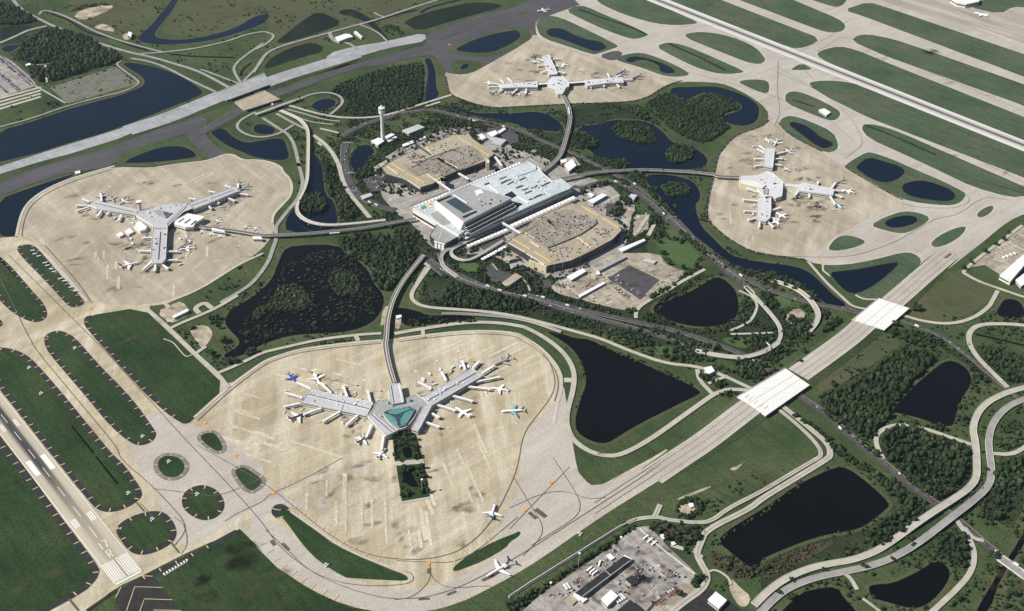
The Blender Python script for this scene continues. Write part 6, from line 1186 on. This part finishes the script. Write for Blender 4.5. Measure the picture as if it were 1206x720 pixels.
rows("m1 65,600 230,520", "m1 180,660 260,590", 3, 5, 'car in the dark lot left of the far garage', 'cars in the dark western lot', fill=.7, z=1)
rows("n3 50,150 150,250", "n3 60,140 160,240", 1, 6, 'vehicle on the fenced tan yard by the big field', 'vehicles on the field yard', fill=.8, z=1)
rows("q4 690,440 980,190", "q4 690,440 980,190", 1, 12, 'vehicle along the fence of the sandy yard at the right edge', 'vehicles in the right yard', fill=.8, z=1); rows("q4 790,440 930,390", "q4 760,480 900,410", 1, 4, 'truck parked in the middle of the sandy yard', 'trucks in the right yard', kinds=('truck',), fill=1, z=1)
# service vehicles round the stands
for lab, gr, zones, n in (('baggage tug or cart train on the stands of the nearest concourse', 'baggage tugs at the nearest concourse', ("c2 150,380 560,520 500,620 120,480", "c2 700,420 1000,300 1080,420 820,620 760,540", "c2 240,340 560,420 560,450 260,390", "c2 740,340 900,260 1000,290 780,400"), 56),
    ('baggage tug or cart train on the stands of the left Y concourse', 'baggage tugs at the left concourse', ("l1 120,230 480,270 470,330 300,300", "l1 420,400 590,380 580,640 440,560", "l2 80,390 250,380 240,560 100,640", "l2 250,230 560,120 600,150 340,290", "l2 330,290 640,330 700,440 420,430"), 48),
    ('baggage tug or cart train on the stands of the pond side concourse', 'baggage tugs at the pond side concourse', ("l4 240,90 380,70 380,280 300,280", "l4 470,150 620,160 600,330 500,310", "l4 560,440 850,470 860,560 560,500", "l4 250,460 335,460 330,640 260,620", "l4 440,480 520,500 500,660 440,640"), 26),
    ('baggage tug or cart train on the stands of the farthest concourse', 'baggage tugs at the farthest concourse', ("l3 90,300 420,300 400,345 90,350", "l3 360,80 430,80 460,200 400,200", "l3 640,285 960,285 940,310 650,320"), 18)):
    for i in range(n):
        p = pts(zones[i % len(zones)]); xs = [q[0] for q in p]; ys = [q[1] for q in p]
        for _ in range(50):
            x, y = rnd.uniform(min(xs), max(xs)), rnd.uniform(min(ys), max(ys))
            if inside(p, x, y): break
        if i % 4 == 3: veh('truck', (x, y, .6), rnd.uniform(0, 6.3), lab.replace('baggage tug or cart train', 'white service truck'), gr.replace('baggage tugs', 'service trucks'), paint='carwhite')
        else: veh('tug', (x, y, .6), rnd.uniform(0, 6.3), lab, gr, paint=rnd.choice(('carwhite', 'caryellow', 'carsilver')))
a, c = pts("b1 150,455 345,640")
for i in range(14):
    if i not in (3, 8, 11): q = a + (c - a) * i / 13; veh('trailer', q + np.array([rnd.uniform(-2, 2), rnd.uniform(-2, 2), 0]), -YA + 1.2 + rnd.uniform(-.2, .2), 'white trailer in the broken row on the narrow grass island', 'trailers on the narrow grass island', paint='carwhite', z=1.3)
for q, lab in zip(pts("c1 655,605 345,200 135,290 190,408 d1 775,20 700,285 590,165 905,170 d2 330,495 d3 325,352"), ("at the lower tip of the long upper island", "at the upper end of the long upper island", "at the upper end of the runway side island", "halfway along the runway side island", "on the grey ringed round island", "on the round island beside the threshold taxiway", "at the lower end of the runway side island", "on the black ringed round island", "on the teardrop grass island", "on the verge by the depot fence")):
    veh('rig', q, -YA + .3, 'small white light frame standing ' + lab, 'light frames on the airfield grass', paint='carwhite', z=1.4)
# trams
for lab, s, z in (('white tram climbing the guideway to the farthest concourse', "p 669.5,127 671,135", 9), ('white tram on the long guideway towards the left concourse', "p 388,275.5 400,274.5", 9)):
    a, c = pts(s, z + 2); e = empty('tram_car', (*((a + c) / 2)[:2], 0), lab, 'tram'); b = MB(); b.beam(a, c, 3, 3.4); b.build('car_body', 'roofwhite', e); b = MB(); b.beam(a + (0, 0, .4), c + (0, 0, .4), 3.06, 1); b.build('window', 'glass', e)

# ------------------------------------------------------------------ trees and woods
def icos(sub):
    bm = bmesh.new(); bmesh.ops.create_icosphere(bm, subdivisions=sub, radius=1); v = np.array([q.co[:] for q in bm.verts]); f = np.array([[q.index for q in g.verts] for g in bm.faces]); bm.free(); return v, f
IV, IF = icos(2)
IV1, IF1 = icos(1)
RS = np.random.RandomState(5)
TEMPL = []
for k in range(6):
    v = IV1 if k % 2 else IV
    d = RS.uniform(.62, 1.3, len(v))[:, None]; w_ = v * d; w_[:, 2] = np.where(w_[:, 2] < -.4, -.4, w_[:, 2]); TEMPL.append((w_, IF1 if k % 2 else IF))
def clumps(centres, radii, heights, tints):
    """one mesh of many ragged leaf clumps"""
    V, Fc, T = [], [], []; o = 0
    for c, r, h, tt in zip(centres, radii, heights, tints):
        v, f = TEMPL[RS.randint(6)]; a = RS.uniform(0, 6.28); ca, sa = math.cos(a), math.sin(a)
        w_ = np.empty_like(v); w_[:, 0] = (v[:, 0] * ca - v[:, 1] * sa) * r; w_[:, 1] = (v[:, 0] * sa + v[:, 1] * ca) * r; w_[:, 2] = v[:, 2] * h
        V.append(w_ + c); Fc.append(f + o); T.append(np.full(len(v), tt)); o += len(v)
    V = np.concatenate(V); Fc = np.concatenate(Fc); T = np.concatenate(T)
    me = bpy.data.meshes.new('foliage'); me.vertices.add(len(V)); me.vertices.foreach_set('co', V.ravel()); me.loops.add(Fc.size); me.loops.foreach_set('vertex_index', Fc.ravel().astype(np.int32))
    me.polygons.add(len(Fc)); me.polygons.foreach_set('loop_start', np.arange(0, Fc.size, 3, dtype=np.int32)); me.polygons.foreach_set('loop_total', np.full(len(Fc), 3, dtype=np.int32))
    at = me.attributes.new('tint', 'FLOAT', 'POINT'); at.data.foreach_set('value', T.astype(np.float32)); me.update(calc_edges=True); return me
def scatter(poly, spacing, dens=1.0, holes=()):
    p = pts(poly) if isinstance(poly, str) else poly; xs = [q[0] for q in p]; ys = [q[1] for q in p]; out = []
    for x in np.arange(min(xs), max(xs), spacing):
        for y in np.arange(min(ys), max(ys), spacing):
            X, Y = x + RS.uniform(-.5, .5) * spacing, y + RS.uniform(-.5, .5) * spacing
            n = math.sin(X * .021 + Y * .013) + math.sin(X * .047 - Y * .039 + 1) + .8 * math.sin(X * .11 + Y * .09)
            if RS.rand() < dens * (1 if dens >= .9 else (1.3 if n > 0 else .55)) and inside(p, X, Y) and not any(inside(h, X, Y) for h in holes): out.append((X, Y))
    return out
def wood(name, label, polys, spacing, r, h, mat='leaf', dens=1.0, z0=1.0):
    c = []; spacing *= .72; r = (r[0] * .6, r[1] * .74)
    for s in polys: c += scatter(smooth(pts(s), True, 1), spacing, dens)
    if not c: return
    n = len(c); rr = r[0] * .85 + (r[1] * 1.25 - r[0] * .85) * RS.uniform(0, 1, n) ** 1.9; hh = RS.uniform(h[0], h[1], n) * (.75 + .5 * (rr - r[0]) / (r[1] - r[0] + 1e-6))
    cen = np.array([(x, y, z0 + a * .35) for (x, y), a in zip(c, hh)])
    tt = np.clip(RS.normal(.42, .27, n) + .15 * np.sin(cen[:, 0] * .02 + cen[:, 1] * .03), 0, 1)
    me = clumps(cen, rr, hh * .62, tt); me.materials.append(M[mat]); o = bpy.data.objects.new(name, me); COL.objects.link(o); tag(o, label, kind='stuff'); return o
wood('woodland', 'dense dark wood beside the striped field far left', ["a1 110,205 220,132 350,162 470,215 440,240 330,268 220,297 130,290 70,262", "a1 232,298 480,228 570,265 520,292 400,322 330,350 232,382 215,340", "a1 112,312 198,308 208,368 190,384"], 8.5, (4.5, 7.5), (8, 14))
wood('woodland', 'dark wood in the top left corner', ["a1 -30,20 60,35 170,95 120,112 -30,118"], 9, (5, 8), (8, 13))
wood('woodland', 'low dense thicket between the asphalt taxiway and the control tower', ["a2 340,420 430,370 600,318 765,290 772,330 768,470 700,500 560,532 410,528 425,470 412,440"], 7, (3, 5.5), (4, 8))
wood('woodland', 'low dark thicket inside the horseshoe pond', ["a3 615,482 700,432 740,432 820,468 900,428 980,443 1062,492 1048,504 975,520 975,556 1018,586 960,620 900,662 840,648 760,610 680,540 640,512"], 7, (3, 5.5), (4, 7))
wood('woodland', 'dark wood between the marshy lake and the terminal', ["b2 365,412 430,385 560,378 620,400 738,462 720,520 680,570 640,610 600,645 570,625 545,590 540,540 490,500 440,480"], 7.5, (4, 7), (7, 13))
wood('woodland', 'wedge of dark wood below the terminal ramps', ["n1 -60,290 0,310 150,345 330,395 450,420 600,440 620,455 520,490 380,500 150,485 0,478 -120,470 -160,440"], 7, (3.5, 6.5), (7, 12))
wood('woodland', 'strip of dark wood along the moat left of the terminal', ["b2 300,20 350,60 380,130 420,200 470,270 480,298 400,318 380,255 365,215 325,180 318,100"], 7, (3.5, 6), (6, 11))
wood('woodland', 'large dark wood beside the square pond on the right', ["c4 265,425 350,400 450,350 560,250 620,212 720,220 798,238 740,310 660,388 590,465 575,500 580,530 540,570 510,620 450,590 380,520 300,480"], 7.5, (4, 7), (8, 14))
wood('woodland', 'wood inside the pale loop road on the right', ["c4 545,610 575,572 660,555 760,580 850,615 955,645 965,690 d4 955,30 940,60 900,130 870,165 800,195 720,130 640,70 580,0"], 8, (4, 7), (7, 12), dens=.8)
wood('woodland', 'wood between the two right hand roads near the frame edge', ["c4 1000,190 1100,212 1220,262 1220,345 1140,362 1080,300"], 8, (4, 6.5), (6, 11))
wood('woodland', 'wooded strip beside the dark road under the smaller bridge', ["c4 650,130 700,112 830,155 860,190 760,192 655,175", "c4 600,110 640,90 660,130 610,140"], 8, (3.5, 6), (5, 9), dens=.8)
wood('woodland', 'ragged wood between the rectangular lake and the twin road', ["d4 380,-5 480,30 560,85 680,165 780,225 760,255 640,340 560,400 520,420 470,380 500,340 600,255 650,215 610,190 520,95 420,30"], 8, (3.5, 6.5), (5, 11), dens=.75)
wood('woodland', 'wood right of the twin road at the frame edge', ["d4 1075,20 1150,0 1210,10 1200,100 1140,240 1080,330 1000,275 1000,225 1060,160 1075,90"], 8.5, (4, 7), (6, 12), dens=.75)
wood('woodland', 'wood in the wedge between the twin road and the curved side road', ["d4 870,330 925,345 955,400 962,490 930,510 880,480 830,430 790,420"], 8.5, (4, 6.5), (6, 11), dens=.75)
wood('woodland', 'bushy island in the moat', [ISL[3]], 6.5, (4, 6.5), (6, 10)); wood('woodland', 'larger bushy island in the blue lake', [ISL[0]], 7, (3.5, 6), (5, 8)); wood('woodland', 'bushy islet touching the guideway shore', [ISL[1]], 7, (3.5, 6), (5, 8)); wood('woodland', 'round bushy islet beneath the guideway', [ISL[2]], 7, (3.5, 6), (5, 9))
wood('shrubland', 'bush belt along both sides of the dark highway beyond the larger bridge', ["c4 130,490 200,520 330,620 430,700 350,700 300,620 220,550 140,510", "c4 270,470 330,500 470,640 560,700 540,705 430,620 300,510", "d4 380,-10 440,0 560,90 700,180 680,190 560,110 460,40", "d4 640,70 720,110 820,195 800,200 700,130"], 7, (3, 5.5), (4, 8), 'leaf', .85)
wood('shrubland', 'clumps of trees among the terminal roads and parking decks', ["p 452,196 470,176 500,160 535,148 560,148 566,170 540,158 500,172 461,189 450,199 475,212 495,222 510,218 500,232 470,232 446,226", "p 583,180 600,172 640,185 660,200 640,196 621,188 600,196", "p 672,228 690,236 712,250 730,262 742,268 735,295 722,290 733,272 727,262 700,245", "p 597,288 640,314 660,316 690,302 700,305 690,322 650,332 610,320 580,302"], 8, (2.5, 5), (4, 8), 'leaf', .3)
wood('reeds', 'low dark marsh growth spreading across the marshy lake', ["b2 150,480 380,440 470,510 560,650 590,690 c2 560,30 500,80 300,115 120,130 c1 1150,190 1080,120 b2 100,600"], 6.5, (2, 5.5), (.8, 2.2), 'marshleaf', .4)
wood('reeds', 'brushy reed island in the marshy lake', [ISL[4], ISL[5]], 6, (2.5, 5), (2.5, 6), 'leaf2', .85)
wood('hedge_thicket', 'dark bushy band between the depot and the taxiway fence', ["d3 -10,665 150,585 400,425 500,355 560,308 590,312 520,365 420,430 200,575 60,685 -10,710"], 6, (2.8, 4.8), (4, 7.5))
wood('shrubland', 'mixed dark bushes in the wedge above the depot road', ["d3 640,292 760,284 880,312 912,330 870,390 800,412 740,380 680,340"], 7, (3, 5.5), (4, 8), 'leaf', .7)
wood('shrubland', 'bushes round the pale rockery', ["d3 762,205 800,180 855,178 898,222 862,272 800,278 772,262 790,255 845,250 860,220 840,200 790,215 775,240"], 6, (2.5, 4.5), (3, 6))
wood('shrubland', 'scattered bushes along the southern highway', ["c3 480,95 620,110 760,150 900,205 930,240 850,262 720,250 640,215 560,180", "c3 700,105 830,150 950,190 1000,215 900,210", "c3 180,20 330,55 480,85 330,90 200,60", "n2 0,255 100,300 250,350 420,400 560,430 640,430 600,470 400,430 150,360 0,310", "c3 960,150 1100,120 1200,130 1206,180 1080,200"], 8.5, (2.8, 5.5), (4, 8), 'leaf', .5)
wood('shrubland', 'trees massed round the small toll house and larger bridge', ["q2 380,30 480,60 640,140 760,80 640,0 420,0", "q2 480,110 560,180 620,150 540,90", "m7 20,570 120,560 280,660 250,710 40,700", "m7 220,520 320,480 400,490 330,560 360,620 260,600", "q2 210,260 330,240 420,265 330,310 220,300", "q2 130,140 260,150 300,200 160,230", "c3 870,320 920,320 930,345 880,350"], 7.5, (3, 5.5), (5, 9), 'leaf', .75)
wood('shrubland', 'bushes along the channel beside the pond side apron', ["b4 -10,548 100,566 190,602 270,660 250,668 180,622 90,595 0,575", "b3 1040,520 1120,548 1206,550 1206,575 1120,575 1040,545", "b3 780,350 860,420 1000,530 980,535 850,440 770,370", "m5 800,330 900,420 1100,600 1110,640 1000,560 830,400"], 7, (2.8, 5), (4, 8), 'leaf', .75)
wood('shrubland', 'dark trees in the loops beside the sandy yard', ["m7 200,100 270,95 320,130 330,200 300,220 240,180", "m7 330,210 390,230 380,290 330,270", "m7 140,430 240,400 330,430 270,470 160,500", "m7 370,360 480,330 600,290 560,350 440,420 380,430", "m7 480,400 560,380 590,390 500,430", "m7 310,480 400,470 420,500 350,540", "m7 20,280 120,250 150,300 90,340 20,320", "m7 640,220 700,210 720,260 660,290", "m7 660,330 740,280 800,270 790,300 700,350", "m7 410,250 450,260 500,310 420,320"], 7, (3, 5.5), (5, 9), 'leaf', .8)
wood('shrubland', 'tree belt between the tan lot and the pond shore', ["n2 1000,180 1060,140 1150,95 1180,110 1080,160 1020,200", "n2 770,330 850,290 980,215 1000,235 880,310 790,350", "n2 830,350 960,290 1100,200 1206,140 1206,170 1090,240 960,320 850,380", "n2 590,420 690,400 700,430 620,445", "n2 720,460 800,430 900,480 1000,540 860,515 760,490"], 6.5, (2.8, 5), (4, 8), 'leaf', .85)
wood('shrubland', 'planting between the buildings behind the far garage', ["m2 330,200 400,220 480,330 430,330 340,240", "m2 420,150 500,160 520,200 440,210", "m2 830,250 920,270 950,310 840,290", "m2 300,560 420,540 470,500 440,580 330,620", "m2 20,80 330,100 380,150 200,160 20,150", "m1 550,60 700,20 740,60 650,90", "m1 60,460 130,440 160,520 60,600 -40,560", "m2 720,330 880,330 900,380 780,390"], 7, (3, 5.5), (5, 9), 'leaf', .8)
wood('shrubland', 'dark planting east of the near garage', ["m5 430,590 560,430 640,430 680,490 600,560 540,620 450,580", "m5 160,370 330,300 440,270 480,300 330,350 200,420", "m5 830,590 920,600 960,680 850,700", "m5 470,100 560,60 640,100 630,150 520,150", "m5 640,180 780,200 780,260 680,230", "k8 510,100 620,220 590,160 700,210 690,230 560,190", "k8 450,170 540,90 560,130 500,220", "m5 570,240 660,300 640,330 560,290", "a3 280,600 400,640 410,680 290,690", "a3 560,480 620,500 640,560 580,540"], 7, (3, 6), (5, 10), 'leaf', .8)
wood('shrubland', 'planting around the ramps and paved court below the terminal', ["n1 130,190 200,150 230,300 170,290", "n1 230,290 330,300 420,340 560,370 480,380 300,340", "n1 560,310 700,350 680,370 550,350", "n1 290,140 350,180 420,200 400,220 300,180", "k7 430,430 560,420 560,500 440,500", "b2 620,350 700,370 740,440 700,430 650,380", "n1 480,195 560,260 540,330 500,240", "k7 560,440 660,400 640,470 590,480"], 6.5, (2.5, 5), (4, 8), 'leaf', .75)
wood('shrubland', 'sunken garden bushes at the foot of the green hub', ["l8 168,142 298,142 328,250 340,318 300,330 296,250 220,262 190,330 175,300", "l8 195,358 355,348 385,540 320,500 300,400 230,385 225,480 300,520 235,560"], 5, (2.2, 4.2), (3, 7), 'leaf', .85)
wood('shrubland', 'scattered bushes on the right hand verges', ["c4 960,270 1040,330 1060,400 980,420 950,370", "c4 620,520 800,560 860,570 850,590 700,550 620,540", "d4 1050,440 1090,430 1100,480 1060,470", "d4 380,560 440,620 470,690 430,680", "d4 640,480 720,470 640,520", "d4 430,520 490,520 480,550", "c4 1080,110 1206,120 1206,150 1100,140", "d4 930,600 960,540 980,560 900,680 850,700", "d3 880,420 1000,440 1090,510 1200,470 1206,500 1080,560 960,500"], 8.5, (2.5, 5), (3.5, 7), 'leaf', .55)
wood('brush', 'russet brush along the lower shore of the rectangular lake', ["d4 -10,540 80,445 200,400 330,372 338,392 200,468 40,545", "d3 900,425 1000,440 1110,515 1206,470 1206,510 1080,565 960,520", "d3 700,310 800,320 860,350 800,380 720,350"], 6.5, (2, 3.6), (1.6, 3), 'leafred', .75)
wood('brush', 'loose scrub on the far left verges', ["a1 330,55 480,25 520,35 480,15 350,35", "a1 210,470 280,460 300,480 220,500", "a2 400,640 470,600 450,620 420,660", "a2 580,110 690,130 680,170 600,160", "a2 700,290 770,285 770,300 720,310", "c1 870,95 900,85 900,140 870,130", "c1 960,60 1000,50 1010,90 960,90"], 8, (2.5, 4.5), (3, 6), 'leaf', .7)
wood('brush', 'shore bushes round the two black triangular lakes', ["c3 240,180 300,220 340,280 350,330 335,340 320,260 260,200", "c3 300,480 320,420 345,370 350,380 325,440 310,520", "c3 380,160 460,195 560,235 720,300 860,370 850,380 700,315 540,245 430,195", "n2 830,400 870,370 900,420 850,430", "c3 640,90 760,110 900,120 1000,100 990,115 880,135 760,125 640,110", "n4 330,570 520,520 700,560 936,560 936,580 700,590 400,625", "c4 900,480 930,430 960,380 985,300 1000,330 960,420 920,500", "d3 950,395 1000,345 1100,285 1206,225 1206,240 1090,300 990,365 960,400", "d4 0,235 150,140 250,90 260,100 150,155 0,255"], 7, (2, 3.8), (2.5, 5), 'leaf2', .6)
# planting that fills the ground between roads, ponds, lots and buildings
def in_poly(P2, X, Y):
    c = np.zeros(len(X), bool); xj, yj = P2[-1]
    for xi, yi in P2:
        if yi != yj: c ^= ((yi > Y) != (yj > Y)) & (X < (xj - xi) * (Y - yi) / (yj - yi) + xi)
        xj, yj = xi, yi
    return c
def near_line(L, wd, X, Y):
    m_ = np.zeros(len(X), bool)
    for (ax, ay), (bx, by) in zip(L[:-1], L[1:]):
        dx, dy = bx - ax, by - ay; t = np.clip(((X - ax) * dx + (Y - ay) * dy) / (dx * dx + dy * dy + 1e-9), 0, 1)
        m_ |= (X - ax - t * dx) ** 2 + (Y - ay - t * dy) ** 2 < wd * wd
    return m_
def fill(label, poly, spacing, r, h, cover, mat='leaf', name='shrubland'):
    p = np.array([q[:2] for q in pts(poly)]); lo, hi = p.min(0), p.max(0)
    X, Y = np.meshgrid(np.arange(lo[0], hi[0], spacing), np.arange(lo[1], hi[1], spacing)); X, Y = X.ravel() + RS.uniform(-.6, .6, X.size) * spacing, Y.ravel() + RS.uniform(-.6, .6, Y.size) * spacing
    n = np.sin(X * .019 + Y * .027 + 2) + np.sin(X * .043 - Y * .031) + .9 * np.sin(X * .09 + Y * .07 + np.sin(Y * .05)) + .7 * np.sin(Y * .13 - X * .05)
    k = in_poly(p, X, Y) & (RS.uniform(0, 1, X.size) < np.clip(cover + .28 * n, .02, 1)); X, Y = X[k], Y[k]
    bad = np.zeros(len(X), bool)
    for m_ in MASKP:
        if (m_.max(0) < lo).any() or (m_.min(0) > hi).any(): continue
        bad |= in_poly(m_, X, Y)
    for L, wd in MASKL:
        if (L.max(0) < lo).any() or (L.min(0) > hi).any(): continue
        bad |= near_line(L, wd, X, Y)
    X, Y = X[~bad], Y[~bad]; n = len(X)
    if not n: return
    rr = r[0] + (r[1] - r[0]) * RS.uniform(0, 1, n) ** 1.8; hh = rr * RS.uniform(.9, 1.5, n) * h
    me = clumps(np.stack([X, Y, .8 + hh * .35], 1), rr, hh * .6, np.clip(RS.normal(.42, .27, n), 0, 1)); me.materials.append(M[mat]); o = bpy.data.objects.new(name, me); COL.objects.link(o); tag(o, label, kind='stuff')
fill('bushes and small trees filling the ground round the terminal, its decks and ramps', "p 395,150 450,120 560,118 640,150 700,165 770,215 800,262 760,285 720,330 640,345 540,345 480,300 450,268 400,262", 5, (1.4, 4.2), 1.0, .5)
fill('bushes and small trees between the southern highways and loop ramps', "p 480,320 620,335 760,372 800,330 850,322 960,345 985,380 900,440 830,440 740,415 620,372 500,365", 5.5, (1.4, 4.4), 1.0, .42)
fill('bushes along the shores and verges of the blue lakes east of the terminal', "p 645,110 760,130 830,190 850,270 960,335 880,340 790,262 730,212 660,190 610,150", 6, (1.4, 4), 1.0, .2)
fill('bushes on the verges between the roads and ponds of the right hand ground', "p 960,470 1050,380 1206,360 1206,720 880,720 1000,640 1080,590 960,480", 6.5, (1.4, 4.4), 1.0, .3)
fill('bushes round the black ponds and depot roads at the lower right', "p 760,620 880,560 1000,540 1080,600 960,680 880,720 800,700 830,650", 6.5, (1.2, 3.6), .9, .22)
fill('bushes under the curved road and moat left of the terminal', "p 335,130 400,120 440,165 430,220 470,262 400,275 350,265 350,200", 6, (1.3, 4), 1.0, .3)
fill('sparse bushes over the far left meadows', "p 0,0 420,0 560,0 420,50 300,95 150,150 0,190", 11, (1.5, 4), 1.0, -.12)
fill('bushes along the banks of the marshy lake', "p 180,400 300,300 330,290 400,300 460,390 400,405 260,440", 6.5, (1.3, 3.6), 1.0, .06)
# single trees that can be told apart
def treeproto(k):
    e = empty('tree', (0, 0, 0)); h = 5.5; b = MB(); b.tube([(0, 0, 0), (.1, 0, 2.6), (0, .1, 4.5)], [.38, .28, .14], 6)
    for a in (0, 2.1, 4.2): b.tube([(0, 0, 2.4), (1.4 * math.cos(a + k), 1.4 * math.sin(a + k), 4.4)], [.16, .07], 5)
    b.build('trunk', 'bark', e)
    n = 9; cs = np.array([(RS.uniform(-2, 2), RS.uniform(-2, 2), RS.uniform(3.6, 6.6)) for _ in range(n)]); me = clumps(cs, RS.uniform(1.2, 2.3, n), RS.uniform(1, 1.9, n), np.clip(RS.normal(.5, .25, n), 0, 1)); me.materials.append(M['leaf'])
    o = bpy.data.objects.new('crown', me); COL.objects.link(o); o.parent = e; return e
TP = [treeproto(k) for k in range(5)]; used = set()
TR = [("tree in the loose row on the verge by the pond side channel", "trees by the pond side channel", "b4 10,590 60,600 110,612 150,628 230,680", 1.2, 2), ("tree standing in the crook of the far loop road", "trees in the far loop", "l7 715,190 735,180 760,200 330,375", 1.0, 2),
 ("tree on the lawn edge by the dark highway", "trees edging the pale lawn", "k8 495,160 520,220 545,300 560,345 580,370 690,400 770,390 800,340", 1.25, 3), ("tree in the row along the fence of the right sandy yard", "trees along the yard fence", "q4 440,545 520,490 630,385 730,315 800,265 850,210", 1.3, 2), ("tree on the grass bank beside the marshy lake tip", "trees at the marshy lake tip", "n3 560,230 600,210 640,300 650,440 680,420 560,560 545,530 700,620 770,620 900,540 960,520", 1.5, 2),
 ("tree in the depot car park island", "trees in the depot islands", "m8 340,225 400,500 430,470 470,460 290,590 420,520", 1.2, 2), ("bushy tree in the wedge above the depot road", "trees in the depot wedge", "m8 60,30 110,40 180,100 230,110 300,130 345,150 400,60 440,90", 1.3, 3), ("tree dotted along the twin road median", "trees in the twin road median", "d4 1010,150 960,190 700,400 600,465 480,505 300,520 150,570 80,620 1035,60", .9, 2),
 ("palm court tree near the curled ramp", "trees by the curled ramp", "n1 370,50 400,80 450,110 330,170 380,190 280,110", 1.1, 2), ("tree on the grass between the two white bridges", "trees between the white bridges", "m7 690,330 730,300 760,290 700,350 650,370 480,590 520,520", 1.3, 2), ("tree at the corner of the smaller white bridge", "trees at the smaller bridge", "q3 920,210 960,210 930,170 740,400 720,440 760,360", 1.5, 2), ("lone shore tree below the guideway to the pond side concourse", "trees under the pond side guideway", "b3 500,50 540,60 650,180 670,170 760,255 700,90 620,95", 1.3, 2),
 ("tree in the sunken garden below the green hub", "trees of the sunken garden", "l8 180,180 200,230 240,170 300,200 320,300 215,330 350,370 370,430 220,540 340,520 380,520", 1.1, 1), ("tree in the row on the far side of the guideway lawn", "trees of the far apron verge", "a3 400,490 430,495 470,490 500,500 540,490 560,500", 1.0, 1), ("tree on the open grass right of the square pond", "trees right of the square pond", "c4 960,300 1000,340 1030,350 985,400 930,470 920,520", 1.2, 2), ("tree on the lower right canal bank", "trees on the canal bank", "d4 900,650 1150,620 1190,480 1070,460 1050,450", 1.3, 2)]
for lab, gr, s, sc, rep in TR:
    for q in pts(s):
        for r in range(rep):
            k = rnd.randrange(5)
            o = TP[k] if k not in used else copy_tree(TP[k]); used.add(k)
            d = 0 if r == 0 else 5.5
            o.location = (q[0] + rnd.uniform(-d, d), q[1] + rnd.uniform(-d, d), .6); f = sc * rnd.uniform(.8, 1.3); o.scale = (f, f, f * rnd.uniform(.8, 1.15)); o.rotation_euler = (0, 0, rnd.uniform(0, 6.28)); tag(o, lab, 'tree', gr)
b = MB()
for poly, z, n in (("m1 455,365 560,310 690,370 560,430", 16.1, 60), ("m1 430,430 540,450 700,370 900,290 1040,250 m2 470,455 290,552 m1 930,480 800,540", 17.2, 120), ("m1 690,270 960,170 1000,240 760,350", 16.1, 30), ("m2 180,190 320,190 330,250 60,300 0,290 0,220", 1, 60), ("m1 150,470 300,380 700,210 880,120 860,160 680,250 350,400 220,480", 2, 80), ("m1 80,590 220,520 320,600 220,680", 1, 40), ("k6 215,190 300,90 460,20 620,-30 780,20 890,70 850,145 745,212 600,275 440,335", 19.3, 110), ("k6 440,350 640,290 800,230 1000,100 1100,160 900,330 700,420 500,470", 18.2, 90), ("k6 620,400 800,330 1000,200 1060,260 900,360 700,470", 1, 30), ("m5 230,430 420,390 560,540 640,640 430,600", 1, 50), ("k7 620,330 960,180 1000,210 660,370", 1.9, 40), ("n2 60,250 200,170 460,80 620,50 600,130 420,260 380,360 200,310", 1, 60), ("l5 120,440 560,130 1040,330 760,480 560,400", 1, 90)):
    p = pts(poly, z); xs = [q[0] for q in p]; ys = [q[1] for q in p]; k = 0
    while k < n:
        x, y = rnd.uniform(min(xs), max(xs)), rnd.uniform(min(ys), max(ys)); k += .25
        if inside(p, x, y):
            mi = rnd.choice((0, 1, 2, 3, 4, 0, 3)); b.box((x, y, z + .65), (1.9, 4.6, .8), -YA + rnd.choice((0, 1.571)), m=mi); b.box((x, y, z + 1.25), (1.6, 2.4, .55), b.ang if 0 else -YA, m=0); k += .75
tag(b.build('parked_cars', ['carblack', 'carsilver', 'carblue', 'carwhite', 'carred']), 'many small cars parked over the decks and lots round the terminal', kind='stuff')
# long far-left car park: rows of cars that read as one mass
b = MB()
for r in range(7):
    A, Bq = pts("m4 %d,%d %d,%d" % (-80 + 0, 120 + r * 62, 300 - r * 8, 395 + r * 14))
    pass
for (x0, y0, x1, y1) in ((0, 120, 320, 400), (0, 150, 290, 410), (-20, 270, 200, 460), (-20, 285, 180, 470), (-30, 390, 90, 490), (0, 170, 150, 290), (-40, 380, 70, 480)):
    A, Bq = pts("m4 %d,%d %d,%d" % (x0, y0, x1, y1)); n = int(np.linalg.norm(Bq - A) / 3.4); u = (Bq - A) / np.linalg.norm(Bq - A)
    for i in range(n):
        if rnd.random() < .7: q = A + (Bq - A) * i / n; b.box((q[0], q[1], 1.4), (1.8, 4.4, 1.2), math.atan2(-u[0], u[1]) + 1.57, m=rnd.choice((0, 1, 2, 0)))
tag(b.build('parked_cars', ['carblack', 'carsilver', 'carblue']), 'rows of parked cars in the far left car park', kind='stuff')

# ------------------------------------------------------------------ air
HAZE = True
if HAZE:
    b = MB(); b.box((0, 3000, 710), (15000, 15000, 1422)); 
    b.v = [(x, y, -1.0 if z < 5 else HCAM + 8) for x, y, z in b.v]
    o = b.build('haze', []) if 0 else None
    me = bpy.data.meshes.new('haze'); me.from_pydata(b.v, [], b.f); o = bpy.data.objects.new('haze', me); COL.objects.link(o)
    hm = bpy.data.materials.new('haze'); hm.use_nodes = True; t = hm.node_tree; t.nodes.remove(t.nodes['Principled BSDF']); pv = t.nodes.new('ShaderNodeVolumePrincipled')
    pv.inputs['Color'].default_value = (.72, .82, .95, 1); pv.inputs['Density'].default_value = 1.5e-5; pv.inputs['Anisotropy'].default_value = .3
    t.links.new(pv.outputs[0], t.nodes['Material Output'].inputs['Volume']); me.materials.append(hm); tag(o, 'thin pale summer haze over the whole airport', kind='stuff')
